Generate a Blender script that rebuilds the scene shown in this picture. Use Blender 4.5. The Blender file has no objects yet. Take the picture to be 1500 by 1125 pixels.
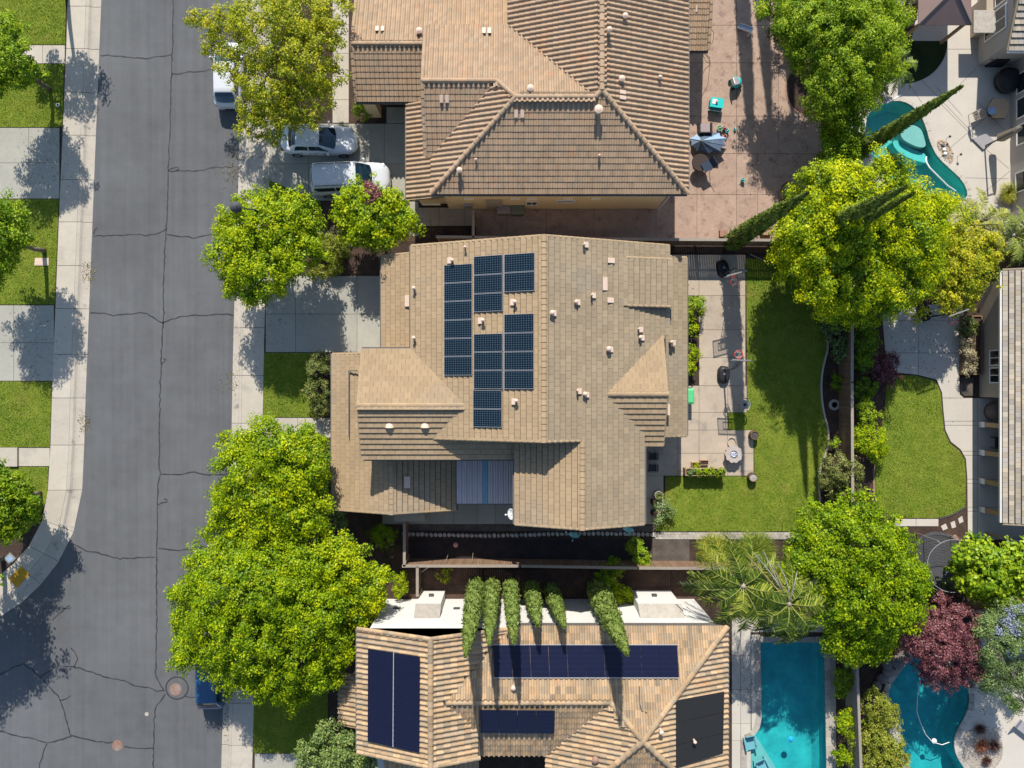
import bpy, bmesh, math, random
import numpy as np
from mathutils import Vector, Matrix, noise
from mathutils.geometry import tessellate_polygon

# ------------------------------------------------------------------ camera, world, sun, exposure
scene = bpy.context.scene
COL = scene.collection
H = 46.0          # camera height above the ground, metres
F = 1035.0        # focal length in pixels of the 1500 px wide photograph
cam_d = bpy.data.cameras.new('camera')
cam_d.lens = 36.0 * F / 1500.0
cam_d.sensor_width = 36.0
cam_d.clip_start = 0.5
cam_d.clip_end = 1500.0
cam = bpy.data.objects.new('camera', cam_d)
cam.location = (0, 0, H)
cam.rotation_euler = (0, 0, 0)
COL.objects.link(cam)
scene.camera = cam

SUN_ELEV = math.radians(39.5)
world = bpy.data.worlds.new('World')
scene.world = world
world.use_nodes = True
wn = world.node_tree.nodes
wl = world.node_tree.links
bg = wn['Background']
sky = wn.new('ShaderNodeTexSky')
sky.sky_type = 'NISHITA'
sky.sun_disc = False
sky.sun_elevation = SUN_ELEV
sky.sun_rotation = math.radians(-3.5)
sky.air_density = 1.0
sky.dust_density = 0.6
sky.ozone_density = 2.0
wl.new(sky.outputs[0], bg.inputs['Color'])
bg.inputs['Strength'].default_value = 0.12
sun_d = bpy.data.lights.new('sun', 'SUN')
sun_d.energy = 4.6
sun_d.angle = math.radians(0.53)
sun_d.color = (1.0, 0.95, 0.87)
sun = bpy.data.objects.new('sun', sun_d)
COL.objects.link(sun)
cot = 1.0 / math.tan(SUN_ELEV)
ldir = Vector((0.065 * cot, -cot, -1.0)).normalized()
sun.rotation_euler = ldir.to_track_quat('-Z', 'Y').to_euler()
sun.location = (0, 30, 60)
scene.view_settings.view_transform = 'Standard'
scene.view_settings.look = 'None'
scene.view_settings.gamma = 1.0
scene.view_settings.use_curve_mapping = False
scene.view_settings.exposure = 0.50

rnd = random.Random(7)
rng = np.random.default_rng(11)


def P(px, py, z=0.0):
    k = (H - z) / F
    return Vector(((px - 750.0) * k, (562.5 - py) * k, z))


def G(px, py):
    p = P(px, py)
    return (p.x, p.y)


def GP(pts):
    return [G(a, b) for a, b in pts]


# ------------------------------------------------------------------ materials
class NT:
    def __init__(s, name):
        s.m = bpy.data.materials.new(name)
        s.m.use_nodes = True
        s.t = s.m.node_tree
        s.t.nodes.clear()
        s.out = s.t.nodes.new('ShaderNodeOutputMaterial')

    def n(s, typ, **kw):
        x = s.t.nodes.new(typ)
        for k, v in kw.items():
            setattr(x, k, v)
        return x

    def l(s, a, b):
        s.t.links.new(a, b)

    def math(s, op, a, b=None, clamp=False):
        x = s.n('ShaderNodeMath', operation=op)
        x.use_clamp = clamp
        for i, v in enumerate((a, b)):
            if v is None:
                continue
            if isinstance(v, (int, float)):
                x.inputs[i].default_value = v
            else:
                s.l(v, x.inputs[i])
        return x.outputs[0]

    def mix(s, fac, a, b, typ='MIX'):
        x = s.n('ShaderNodeMix', data_type='RGBA', blend_type=typ)
        for i, v in ((0, fac), (6, a), (7, b)):
            if isinstance(v, (int, float)):
                x.inputs[i].default_value = v
            elif isinstance(v, tuple):
                x.inputs[i].default_value = (v[0], v[1], v[2], 1)
            else:
                s.l(v, x.inputs[i])
        return x.outputs[2]

    def pos(s):
        return s.n('ShaderNodeNewGeometry').outputs['Position']

    def noise(s, vec, scale, detail=3.0, rough=0.55, dist=0.0):
        x = s.n('ShaderNodeTexNoise')
        x.inputs['Scale'].default_value = scale
        x.inputs['Detail'].default_value = detail
        x.inputs['Roughness'].default_value = rough
        x.inputs['Distortion'].default_value = dist
        s.l(vec, x.inputs['Vector'])
        return x.outputs[0]

    def scalevec(s, vec, sc):
        x = s.n('ShaderNodeMapping')
        x.inputs['Scale'].default_value = sc
        s.l(vec, x.inputs['Vector'])
        return x.outputs[0]


def mk(name, c1, c2=None, rough=0.85, noises=((0.6, 0.12), (9.0, 0.10)), island=0.0, bump=None, metal=0.0,
       c3=None, c3noise=(0.25, 0.5, 0.12), spec=0.3, stretch=None, alpha=None, coat=0.0, local=False):
    """procedural material: c1..c2 by per-piece random and noise, c3 in patches, values modulated by noise"""
    N = NT(name)
    p = N.n('ShaderNodeTexCoord').outputs['Object'] if local else N.pos()
    geo = N.n('ShaderNodeNewGeometry')
    oi = N.n('ShaderNodeObjectInfo')
    r = N.math('FRACT', N.math('ADD', geo.outputs['Random Per Island'], oi.outputs['Random']))
    vec = N.scalevec(p, stretch) if stretch else p
    col = c1
    if c2:
        f = N.noise(vec, 1.3, 4.0)
        if island:
            f = N.math('ADD', N.math('MULTIPLY', f, 1 - island), N.math('MULTIPLY', r, island))
        else:
            f = N.math('ADD', N.math('MULTIPLY', N.math('SUBTRACT', f, 0.5), 2.2), 0.5, clamp=True)
        col = N.mix(f, c1, c2)
    if c3:
        f3 = N.noise(p, c3noise[0], 5.0, 0.6)
        mr = N.n('ShaderNodeMapRange')
        mr.inputs['From Min'].default_value = c3noise[1]
        mr.inputs['From Max'].default_value = c3noise[1] + c3noise[2]
        N.l(f3, mr.inputs['Value'])
        col = N.mix(mr.outputs[0], col, c3)
    val = None
    for sc, am in noises:
        x = N.math('MULTIPLY', N.math('SUBTRACT', N.noise(vec, sc, 4.0), 0.5), am * 3.2)
        val = x if val is None else N.math('ADD', val, x)
    if island:
        x = N.math('MULTIPLY', N.math('SUBTRACT', N.math('FRACT', N.math('MULTIPLY', r, 7.31)), 0.5), island * 0.5)
        val = x if val is None else N.math('ADD', val, x)
    if val is not None:
        val = N.math('ADD', val, 1.0)
        cmb = N.n('ShaderNodeCombineColor')
        for i in range(3):
            N.l(val, cmb.inputs[i])
        col = N.mix(1.0, col, cmb.outputs[0], 'MULTIPLY')
    b = N.n('ShaderNodeBsdfPrincipled')
    if isinstance(col, tuple):
        b.inputs['Base Color'].default_value = (col[0], col[1], col[2], 1)
    else:
        N.l(col, b.inputs['Base Color'])
    b.inputs['Roughness'].default_value = rough
    b.inputs['Metallic'].default_value = metal
    b.inputs['Specular IOR Level'].default_value = spec
    b.inputs['Coat Weight'].default_value = coat
    if alpha is not None:
        b.inputs['Alpha'].default_value = alpha
    if bump:
        bn = N.n('ShaderNodeBump')
        bn.inputs['Strength'].default_value = bump[1]
        bn.inputs['Distance'].default_value = bump[2] if len(bump) > 2 else 0.02
        N.l(N.noise(vec, bump[0], 4.0), bn.inputs['Height'])
        N.l(bn.outputs[0], b.inputs['Normal'])
    N.l(b.outputs[0], N.out.inputs[0])
    return N.m


def leafmat(name, cols, trans=0.35, gloss=0.05):
    N = NT(name)
    at = N.n('ShaderNodeAttribute', attribute_name='v')
    cr = N.n('ShaderNodeValToRGB')
    el = cr.color_ramp.elements
    el[0].position = 0.0
    el[1].position = 1.0
    el[0].color = (*cols[0], 1)
    el[1].color = (*cols[-1], 1)
    for i, c in enumerate(cols[1:-1]):
        e = el.new((i + 1) / (len(cols) - 1))
        e.color = (*c, 1)
    N.l(at.outputs['Fac'], cr.inputs[0])
    d = N.n('ShaderNodeBsdfDiffuse')
    t = N.n('ShaderNodeBsdfTranslucent')
    N.l(cr.outputs[0], d.inputs[0])
    tc = N.mix(1.0, cr.outputs[0], (1.25, 1.1, 0.5), 'MULTIPLY')
    N.l(tc, t.inputs[0])
    m = N.n('ShaderNodeMixShader')
    m.inputs[0].default_value = trans
    N.l(d.outputs[0], m.inputs[1])
    N.l(t.outputs[0], m.inputs[2])
    g = N.n('ShaderNodeBsdfGlossy')
    g.inputs['Roughness'].default_value = 0.45
    m2 = N.n('ShaderNodeMixShader')
    m2.inputs[0].default_value = gloss
    N.l(m.outputs[0], m2.inputs[1])
    N.l(g.outputs[0], m2.inputs[2])
    N.l(m2.outputs[0], N.out.inputs[0])
    return N.m


M = {}
CON = (0.43, 0.39, 0.335)
M['concrete'] = mk('concrete', (0.49, 0.435, 0.35), (0.43, 0.385, 0.315), rough=0.9, noises=((0.35, 0.10), (3.0, 0.06), (40.0, 0.05)), island=0.25, bump=(60, 0.15, 0.01), c3=(0.31, 0.28, 0.24), c3noise=(0.55, 0.58, 0.2))
M['drive'] = mk('driveway_concrete', (0.37, 0.355, 0.295), (0.325, 0.31, 0.26), rough=0.9, noises=((0.5, 0.12), (4.0, 0.06), (40.0, 0.05)), island=0.2, bump=(60, 0.15, 0.01))
M['patio_con'] = mk('patio_concrete', (0.46, 0.375, 0.285), (0.39, 0.32, 0.245), rough=0.9, noises=((0.7, 0.12), (5.0, 0.08), (40.0, 0.05)), island=0.2, bump=(50, 0.2, 0.01), c3=(0.27, 0.235, 0.195), c3noise=(0.9, 0.56, 0.2))
M['stamped'] = mk('stamped_concrete', (0.42, 0.305, 0.225), (0.32, 0.215, 0.165), rough=0.85, noises=((1.2, 0.14), (7.0, 0.16), (30.0, 0.10)), island=0.15, bump=(9, 0.4, 0.02), c3=(0.23, 0.15, 0.12), c3noise=(1.8, 0.53, 0.18))
M['pale_con'] = mk('pale_concrete', (0.52, 0.47, 0.40), (0.46, 0.42, 0.36), rough=0.9, noises=((0.5, 0.08), (5.0, 0.04)), island=0.15, bump=(60, 0.1, 0.01))
M['kerb'] = mk('kerb_concrete', (0.46, 0.41, 0.335), (0.41, 0.365, 0.30), rough=0.9, noises=((0.5, 0.12), (6.0, 0.08)), c3=(0.24, 0.21, 0.18), c3noise=(1.2, 0.6, 0.15))
M['joint'] = mk('joint_dirt', (0.10, 0.085, 0.07), rough=1.0)
# asphalt with long streaks along the street
N = NT('asphalt')
p = N.pos()
st = N.scalevec(p, (2.2, 0.05, 1.0))
f1 = N.noise(st, 1.2, 5.0, 0.6)
f2 = N.noise(p, 0.16, 4.0)
f3 = N.noise(p, 55.0, 3.0, 0.7)
f4 = N.noise(N.scalevec(p, (0.06, 2.0, 1.0)), 1.0, 4.0)
f5 = N.noise(p, 1.1, 6.0, 0.65)
v = N.math('ADD', N.math('MULTIPLY', N.math('SUBTRACT', f1, 0.5), 0.42), 1.0)
v = N.math('ADD', v, N.math('MULTIPLY', N.math('SUBTRACT', f2, 0.5), 0.75))
v = N.math('ADD', v, N.math('MULTIPLY', N.math('SUBTRACT', f3, 0.5), 0.75))
v = N.math('ADD', v, N.math('MULTIPLY', N.math('SUBTRACT', f5, 0.5), 0.35))
v = N.math('ADD', v, N.math('MULTIPLY', N.math('SUBTRACT', f4, 0.5), 0.12))
c = N.n('ShaderNodeCombineColor')
for i in range(3):
    N.l(v, c.inputs[i])
col = N.mix(1.0, (0.113, 0.115, 0.117), c.outputs[0], 'MULTIPLY')
b = N.n('ShaderNodeBsdfPrincipled')
N.l(col, b.inputs['Base Color'])
b.inputs['Roughness'].default_value = 0.9
b.inputs['Specular IOR Level'].default_value = 0.25
bn = N.n('ShaderNodeBump')
bn.inputs['Strength'].default_value = 0.5
bn.inputs['Distance'].default_value = 0.01
N.l(N.noise(p, 90.0, 2.0), bn.inputs['Height'])
N.l(bn.outputs[0], b.inputs['Normal'])
N.l(b.outputs[0], N.out.inputs[0])
M['asphalt'] = N.m
M['tar'] = mk('tar', (0.035, 0.035, 0.038), rough=0.7, noises=((4.0, 0.3),))
M['soil'] = mk('soil', (0.075, 0.048, 0.035), (0.045, 0.030, 0.024), rough=1.0, noises=((2.0, 0.25), (14.0, 0.35), (45, 0.3)), bump=(22, 1.0, 0.05))
M['mulch_red'] = mk('mulch', (0.105, 0.062, 0.044), (0.055, 0.036, 0.028), rough=1.0, noises=((2.0, 0.2), (14.0, 0.35), (50.0, 0.3)), bump=(25, 1.0, 0.05))
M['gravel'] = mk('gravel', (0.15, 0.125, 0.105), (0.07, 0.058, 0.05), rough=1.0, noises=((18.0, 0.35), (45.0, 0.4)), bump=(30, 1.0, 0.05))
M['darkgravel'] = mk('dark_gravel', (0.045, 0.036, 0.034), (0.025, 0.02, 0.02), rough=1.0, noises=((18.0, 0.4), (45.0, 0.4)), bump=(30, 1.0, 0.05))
M['lawn'] = mk('lawn_turf', (0.11, 0.17, 0.014), (0.21, 0.25, 0.03), rough=1.0, noises=((0.5, 0.10), (7.0, 0.14), (40.0, 0.25)), bump=(30, 0.8, 0.04), c3=(0.24, 0.21, 0.045), c3noise=(0.55, 0.57, 0.22))
M['darkturf'] = mk('dark_turf', (0.02, 0.04, 0.008), (0.012, 0.02, 0.006), rough=1.0)
M['blade'] = leafmat('grass_blade', [(0.09, 0.16, 0.012), (0.215, 0.31, 0.020), (0.42, 0.42, 0.07)], 0.3, 0.01)
M['flat_tile'] = mk('flat_roof_tile', (0.385, 0.272, 0.155), (0.325, 0.235, 0.142), rough=0.9, noises=((0.35, 0.08), (8.0, 0.08)), island=0.28, bump=(40, 0.3, 0.01), c3=(0.28, 0.23, 0.17), c3noise=(0.22, 0.55, 0.25))
M['flat_tile_e'] = mk('greyer_flat_roof_tile', (0.325, 0.248, 0.155), (0.26, 0.205, 0.136), rough=0.9, noises=((0.35, 0.08), (8.0, 0.08)), island=0.35, bump=(40, 0.3, 0.01), c3=(0.24, 0.21, 0.16), c3noise=(0.22, 0.55, 0.25))  # darker, greyer version of the flat tile for the east slopes
M['pale_tile'] = mk('pale_roof_tile', (0.44, 0.36, 0.25), (0.33, 0.30, 0.26), rough=0.9, noises=((0.35, 0.08), (8.0, 0.08)), island=0.8, bump=(40, 0.3, 0.01))
M['barrel'] = mk('barrel_roof_tile', (0.43, 0.278, 0.165), (0.32, 0.25, 0.172), rough=0.85, noises=((0.5, 0.08), (8.0, 0.10)), island=0.42, bump=(30, 0.3, 0.01), c3=(0.46, 0.25, 0.14), c3noise=(0.9, 0.60, 0.16))
M['barrel2'] = mk('weathered_barrel_tile', (0.46, 0.305, 0.165), (0.27, 0.215, 0.15), rough=0.85, noises=((0.6, 0.12), (7.0, 0.12)), island=0.8, bump=(30, 0.3, 0.01), c3=(0.50, 0.27, 0.14), c3noise=(1.1, 0.60, 0.14))
M['deck'] = mk('roof_underlay', (0.11, 0.085, 0.065), rough=1.0)
M['fascia'] = mk('fascia_paint', (0.30, 0.24, 0.17), rough=0.6)
M['gutter'] = mk('gutter_metal', (0.13, 0.12, 0.11), rough=0.5)
M['gutterw'] = mk('white_gutter', (0.70, 0.67, 0.62), rough=0.5)
M['stucco_tan'] = mk('tan_stucco', (0.80, 0.60, 0.33), rough=0.95, noises=((0.6, 0.05), (30, 0.06)), bump=(60, 0.3, 0.01))
M['stucco_beige'] = mk('beige_stucco', (0.40, 0.33, 0.25), rough=0.95, noises=((0.6, 0.05), (30, 0.06)), bump=(60, 0.3, 0.01))
M['stucco_white'] = mk('white_stucco', (0.60, 0.585, 0.55), rough=0.95, noises=((0.6, 0.04), (30, 0.03)), bump=(60, 0.2, 0.01))
M['stucco_grey'] = mk('grey_stucco', (0.42, 0.38, 0.34), rough=0.95, noises=((0.6, 0.08), (30, 0.06)), bump=(60, 0.2, 0.01))
M['white'] = mk('white_paint', (0.78, 0.77, 0.74), rough=0.5, noises=((3, 0.04),))
M['pinkwhite'] = mk('faded_vent_paint', (0.62, 0.47, 0.36), rough=0.6, noises=((3, 0.05),))
M['metal'] = mk('galvanised_metal', (0.42, 0.43, 0.44), rough=0.45, metal=0.7, noises=((5, 0.1),))
M['alu'] = mk('aluminium_frame', (0.55, 0.56, 0.58), rough=0.4, metal=0.4, noises=())
M['black'] = mk('black_plastic', (0.02, 0.02, 0.022), rough=0.5, noises=((6, 0.2),))
M['darkgrey'] = mk('dark_grey_cover', (0.07, 0.07, 0.075), rough=0.8, noises=((5, 0.2),))
M['grey'] = mk('grey_plastic', (0.24, 0.22, 0.21), rough=0.7, noises=((5, 0.15),))
M['rubber'] = mk('tyre_rubber', (0.02, 0.02, 0.02), rough=0.8, noises=())
M['wood'] = mk('fence_wood', (0.24, 0.15, 0.09), (0.16, 0.10, 0.065), rough=0.9, noises=((6, 0.2),), island=0.5)
M['woodgrey'] = mk('weathered_wood', (0.33, 0.28, 0.23), (0.24, 0.205, 0.17), rough=0.9, noises=((6, 0.15),), island=0.4)
M['woodlight'] = mk('cedar_wood', (0.42, 0.29, 0.16), (0.30, 0.20, 0.11), rough=0.8, noises=((9, 0.15),), island=0.3)
M['bark'] = mk('bark', (0.20, 0.16, 0.12), (0.11, 0.085, 0.065), rough=1.0, noises=((12, 0.3),), bump=(20, 1.0, 0.03))
M['palebark'] = mk('pale_bark', (0.38, 0.33, 0.28), (0.25, 0.21, 0.18), rough=1.0, noises=((12, 0.3),), bump=(20, 1.0, 0.03))
M['stone'] = mk('pale_stone', (0.45, 0.41, 0.35), (0.30, 0.27, 0.23), rough=0.9, noises=((4, 0.2), (20, 0.15)), island=0.6)
M['darkstone'] = mk('dark_stone', (0.20, 0.18, 0.165), (0.11, 0.10, 0.095), rough=0.9, noises=((4, 0.2), (20, 0.15)), island=0.6)
M['teal'] = mk('teal_plastic', (0.02, 0.50, 0.46), rough=0.4, noises=((4, 0.08),))
M['green'] = mk('green_plastic', (0.10, 0.52, 0.20), rough=0.45, noises=((4, 0.08),))
M['bluegrey'] = mk('blue_grey_fabric', (0.055, 0.085, 0.14), (0.12, 0.17, 0.24), rough=0.9, noises=((6, 0.2),))
M['bluefab'] = mk('faded_blue_fabric', (0.25, 0.36, 0.50), rough=0.9, noises=((6, 0.2),))
M['aqua'] = mk('aqua_paint', (0.14, 0.38, 0.42), rough=0.5, noises=((4, 0.1),))
M['red'] = mk('red_plastic', (0.62, 0.06, 0.035), rough=0.45, noises=())
M['pink'] = mk('pink_plastic', (0.75, 0.35, 0.30), rough=0.5, noises=())
M['yellowpad'] = mk('yellow_tactile', (0.48, 0.27, 0.02), rough=0.8, noises=((4, 0.15),))
M['rust'] = mk('rusty_iron', (0.24, 0.13, 0.09), (0.26, 0.21, 0.18), rough=0.9, noises=((6, 0.3),))
M['blueglass'] = mk('blue_glass_chips', (0.01, 0.09, 0.30), rough=0.25, noises=((20, 0.3),), spec=0.6)
M['terracotta'] = mk('terracotta', (0.33, 0.19, 0.14), rough=0.9, noises=((6, 0.2),))
M['mauve'] = mk('brown_gazebo_roof', (0.23, 0.155, 0.135), rough=0.75, noises=((2, 0.06),))
M['canvas'] = mk('grey_canvas', (0.30, 0.29, 0.30), rough=0.9, noises=((6, 0.1),))
M['tantile'] = mk('table_stone', (0.42, 0.30, 0.19), rough=0.6, noises=((9, 0.1),))
M['clearboard'] = mk('clear_backboard', (.38, .42, .46), rough=.15, noises=(), spec=.6, alpha=.22)
M['glass'] = mk('window_glass', (0.015, 0.025, 0.03), rough=0.06, noises=(), spec=0.8)
M['carglass'] = mk('car_glass', (0.008, 0.03, 0.05), rough=0.05, noises=(), spec=0.9)
M['carwhite'] = mk('white_car_paint', (0.60, 0.61, 0.62), rough=0.28, noises=(), coat=0.6, spec=0.5)
M['carsilver'] = mk('silver_white_car_paint', (0.74, 0.76, 0.78), rough=0.25, noises=(), coat=0.8, spec=0.5)
M['carblue'] = mk('blue_car_paint', (0.010, 0.07, 0.16), rough=0.25, noises=(), coat=0.8, spec=0.6)
M['lamp'] = mk('lamp_lens', (0.65, 0.66, 0.68), rough=0.15, noises=(), spec=0.8)
M['lampred'] = mk('tail_lens', (0.35, 0.01, 0.01), rough=0.2, noises=(), spec=0.8)
M['plaster'] = mk('pool_plaster', (0.055, 0.44, 0.43), (0.03, 0.31, 0.34), rough=0.8, noises=((0.8, 0.2), (4, 0.1), (14, 0.08)))
M['plaster3'] = mk('green_pool_plaster', (0.16, 0.58, 0.53), (0.10, 0.46, 0.43), rough=0.8, noises=((1.2, 0.1), (8, 0.05)))
M['shelf'] = mk('pool_shelf_plaster', (0.30, 0.45, 0.42), rough=0.8, noises=((1.5, 0.1),))
M['flower'] = mk('red_petals', (0.5, 0.05, 0.03), rough=0.9, noises=())


# pool water: fresnel gloss over a tinted clear body
def water(name, tint):
    N = NT(name)
    tr = N.n('ShaderNodeBsdfTransparent')
    tr.inputs[0].default_value = (*tint, 1)
    g = N.n('ShaderNodeBsdfGlossy')
    g.inputs['Roughness'].default_value = 0.02
    bn = N.n('ShaderNodeBump')
    bn.inputs['Strength'].default_value = 0.25
    bn.inputs['Distance'].default_value = 0.03
    N.l(N.noise(N.pos(), 2.5, 3.0, 0.5, 0.6), bn.inputs['Height'])
    N.l(bn.outputs[0], g.inputs['Normal'])
    geo = N.n('ShaderNodeNewGeometry')
    dt = N.n('ShaderNodeVectorMath', operation='DOT_PRODUCT')
    N.l(geo.outputs['Incoming'], dt.inputs[0])
    N.l(geo.outputs['True Normal'], dt.inputs[1])
    # Schlick reflectance, the same from above and below
    k = N.math('POWER', N.math('SUBTRACT', 1.0, N.math('ABSOLUTE', dt.outputs['Value'])), 5.0)
    fr = N.math('ADD', N.math('MULTIPLY', k, 0.95), 0.02)
    m = N.n('ShaderNodeMixShader')
    N.l(fr, m.inputs[0])
    N.l(tr.outputs[0], m.inputs[1])
    N.l(g.outputs[0], m.inputs[2])
    N.l(m.outputs[0], N.out.inputs[0])
    return N.m


M['water'] = water('pool_water', (0.62, 0.95, 0.96))
M['water3'] = water('green_pool_water', (0.75, 0.97, 0.96))


# photovoltaic cells: a fine grid of pale lines between dark cells, in the panel's own coordinates
def pvmat(name, cell, line, gx, gy, lw, busb=0.0):
    N = NT(name)
    uv = N.n('ShaderNodeTexCoord').outputs['UV']
    sp = N.n('ShaderNodeSeparateXYZ')
    N.l(uv, sp.inputs[0])
    fx = N.math('FRACT', N.math('MULTIPLY', sp.outputs[0], gx))
    fy = N.math('FRACT', N.math('MULTIPLY', sp.outputs[1], gy))
    ax = N.math('ABSOLUTE', N.math('SUBTRACT', fx, 0.5))
    ay = N.math('ABSOLUTE', N.math('SUBTRACT', fy, 0.5))
    e = N.math('GREATER_THAN', N.math('MAXIMUM', ax, ay), 0.5 - lw)
    d = N.math('GREATER_THAN', N.math('ADD', ax, ay), 0.5 + 0.5 - lw * 2 - 0.10)
    e = N.math('MAXIMUM', e, d)
    nz = N.noise(N.pos(), 3.0, 2.0)
    cc = N.mix(nz, cell, (cell[0] * 1.6, cell[1] * 1.4, cell[2] * 1.3))
    col = N.mix(e, cc, line)
    b = N.n('ShaderNodeBsdfPrincipled')
    N.l(col, b.inputs['Base Color'])
    b.inputs['Roughness'].default_value = 0.12
    b.inputs['Specular IOR Level'].default_value = 0.25
    N.l(b.outputs[0], N.out.inputs[0])
    return N.m


M['pv_grid'] = pvmat('solar_cells', (0.003, 0.008, 0.016), (0.085, 0.14, 0.17), 12, 8, 0.03)
M['pv_blue'] = pvmat('dark_blue_solar_cells', (0.006, 0.008, 0.024), (0.012, 0.016, 0.036), 10, 6, 0.05)
M['thermal'] = mk('solar_mat_rubber', (0.018, 0.018, 0.018), rough=0.65, noises=((2, 0.1), (20, 0.1)), stretch=(8, 1, 1))


# ------------------------------------------------------------------ mesh helpers
class MB:
    def __init__(s):
        s.v = []
        s.f = []
        s.uv = None

    def add(s, vs, fs, mx=None):
        o = len(s.v)
        if mx is not None:
            vs = [mx @ Vector(a) for a in vs]
        s.v += [tuple(a) for a in vs]
        s.f += [tuple(i + o for i in f) for f in fs]
        return s

    def box(s, x0, y0, z0, x1, y1, z1, mx=None):
        vs = [(x0, y0, z0), (x1, y0, z0), (x1, y1, z0), (x0, y1, z0), (x0, y0, z1), (x1, y0, z1), (x1, y1, z1), (x0, y1, z1)]
        return s.add(vs, [(3, 2, 1, 0), (4, 5, 6, 7), (0, 1, 5, 4), (1, 2, 6, 5), (2, 3, 7, 6), (3, 0, 4, 7)], mx)

    def cbox(s, cx, cy, cz, dx, dy, dz, mx=None):
        return s.box(cx - dx / 2, cy - dy / 2, cz - dz / 2, cx + dx / 2, cy + dy / 2, cz + dz / 2, mx)

    def prism(s, poly, z0, z1, mx=None):
        n = len(poly)
        a = sum(poly[i][0] * poly[(i + 1) % n][1] - poly[(i + 1) % n][0] * poly[i][1] for i in range(n))
        if a < 0:
            poly = poly[::-1]
        vs = [(x, y, z0) for x, y in poly] + [(x, y, z1) for x, y in poly]
        fs = [tuple(range(n - 1, -1, -1)), tuple(range(n, 2 * n))]
        fs += [(i, (i + 1) % n, n + (i + 1) % n, n + i) for i in range(n)]
        return s.add(vs, fs, mx)

    def tube(s, p0, p1, r0, r1=None, n=8, cap=True):
        r1 = r0 if r1 is None else r1
        p0 = Vector(p0)
        p1 = Vector(p1)
        d = (p1 - p0)
        if d.length < 1e-6:
            return s
        d.normalize()
        a = d.orthogonal().normalized()
        b = d.cross(a)
        vs = []
        for p, r in ((p0, r0), (p1, r1)):
            for i in range(n):
                t = 2 * math.pi * i / n
                vs.append(p + (a * math.cos(t) + b * math.sin(t)) * r)
        fs = [(i, (i + 1) % n, n + (i + 1) % n, n + i) for i in range(n)]
        if cap:
            fs += [tuple(range(n - 1, -1, -1)), tuple(range(n, 2 * n))]
        return s.add(vs, fs)

    def path(s, pts, r, n=6):
        for i in range(len(pts) - 1):
            s.tube(pts[i], pts[i + 1], r if not isinstance(r, (list, tuple)) else r[i], None if not isinstance(r, (list, tuple)) else r[i + 1], n)
        return s

    def lathe(s, prof, c=(0, 0, 0), n=16, mx=None):
        vs = []
        for r, z in prof:
            for i in range(n):
                t = 2 * math.pi * i / n
                vs.append((c[0] + r * math.cos(t), c[1] + r * math.sin(t), c[2] + z))
        fs = []
        for j in range(len(prof) - 1):
            for i in range(n):
                fs.append((j * n + i, j * n + (i + 1) % n, (j + 1) * n + (i + 1) % n, (j + 1) * n + i))
        if prof[0][0] > 1e-4:
            fs.append(tuple(range(n - 1, -1, -1)))
        if prof[-1][0] > 1e-4:
            fs.append(tuple((len(prof) - 1) * n + i for i in range(n)))
        return s.add(vs, fs, mx)

    def ball(s, c, r, rz=None, n=10, m=6, mx=None):
        rz = r if rz is None else rz
        prof = [(max(1e-5, r * math.sin(math.pi * j / m)), -rz * math.cos(math.pi * j / m)) for j in range(m + 1)]
        return s.lathe(prof, c, n, mx)

    def quad(s, a, b, c, d):
        return s.add([a, b, c, d], [(0, 1, 2, 3)])

    def ribbon(s, pts, w, z):
        """flat strip of width w along 2D polyline"""
        n = len(pts)
        L = []
        R = []
        for i in range(n):
            a = Vector(pts[max(i - 1, 0)][:2])
            b = Vector(pts[min(i + 1, n - 1)][:2])
            d = (b - a)
            d.normalize()
            nn = Vector((-d.y, d.x))
            ww = w[i] if isinstance(w, (list, tuple)) else w
            p = Vector(pts[i][:2])
            L.append(p + nn * ww / 2)
            R.append(p - nn * ww / 2)
        vs = [(p.x, p.y, z) for p in L] + [(p.x, p.y, z) for p in R]
        return s.add(vs, [(n + i, n + i + 1, i + 1, i) for i in range(n - 1)])

    def wallstrip(s, pts, w, z0, z1):
        n = len(pts)
        a = MB().ribbon(pts, w, z1)
        t = a.v
        b = [(x, y, z0) for x, y, _ in t]
        vs = t + b
        N2 = 2 * n
        fs = list(a.f)
        for i in range(n - 1):
            fs.append((i, i + 1, N2 + i + 1, N2 + i))
            fs.append((n + i + 1, n + i, N2 + n + i, N2 + n + i + 1))
        fs.append((0, N2 + 0, N2 + n, n))
        fs.append((n - 1, 2 * n - 1, N2 + 2 * n - 1, N2 + n - 1))
        return s.add(vs, fs)

    def mesh(s, name, mat, smooth=False):
        me = bpy.data.meshes.new(name)
        me.from_pydata(s.v, [], s.f)
        if mat:
            me.materials.append(mat)
        if smooth:
            me.polygons.foreach_set('use_smooth', [True] * len(me.polygons))
        me.update()
        return me


def link(name, me, parent=None):
    o = bpy.data.objects.new(name, me)
    COL.objects.link(o)
    if parent is not None:
        o.parent = parent
    return o


def obj(name, mb, mat, parent=None, smooth=False, label=None, kind=None):
    """one mesh object; parts are given in the parent's own coordinates unless the parent carries 'W'"""
    o = link(name, mb.mesh(name, mat, smooth), parent)
    if parent is not None and parent.get('_w'):
        o.matrix_parent_inverse = Matrix.Translation(-Vector(parent.location))
    if label:
        o['label'] = label
    if kind:
        o['kind'] = kind
    return o


ROOTS = []


def thing(name, label, cat, loc=(0, 0, 0), rz=0.0, group=None, world=False):
    o = bpy.data.objects.new(name, None)
    o.empty_display_size = 0.3
    COL.objects.link(o)
    o.location = loc
    o.rotation_euler = (0, 0, rz)
    o['label'] = label
    o['category'] = cat
    if group:
        o['group'] = group
    if world:
        o['_w'] = 1
        ROOTS.append(o)
    return o


def tag(o, label, cat, group=None):
    o['label'] = label
    o['category'] = cat
    if group:
        o['group'] = group
    return o


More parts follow.
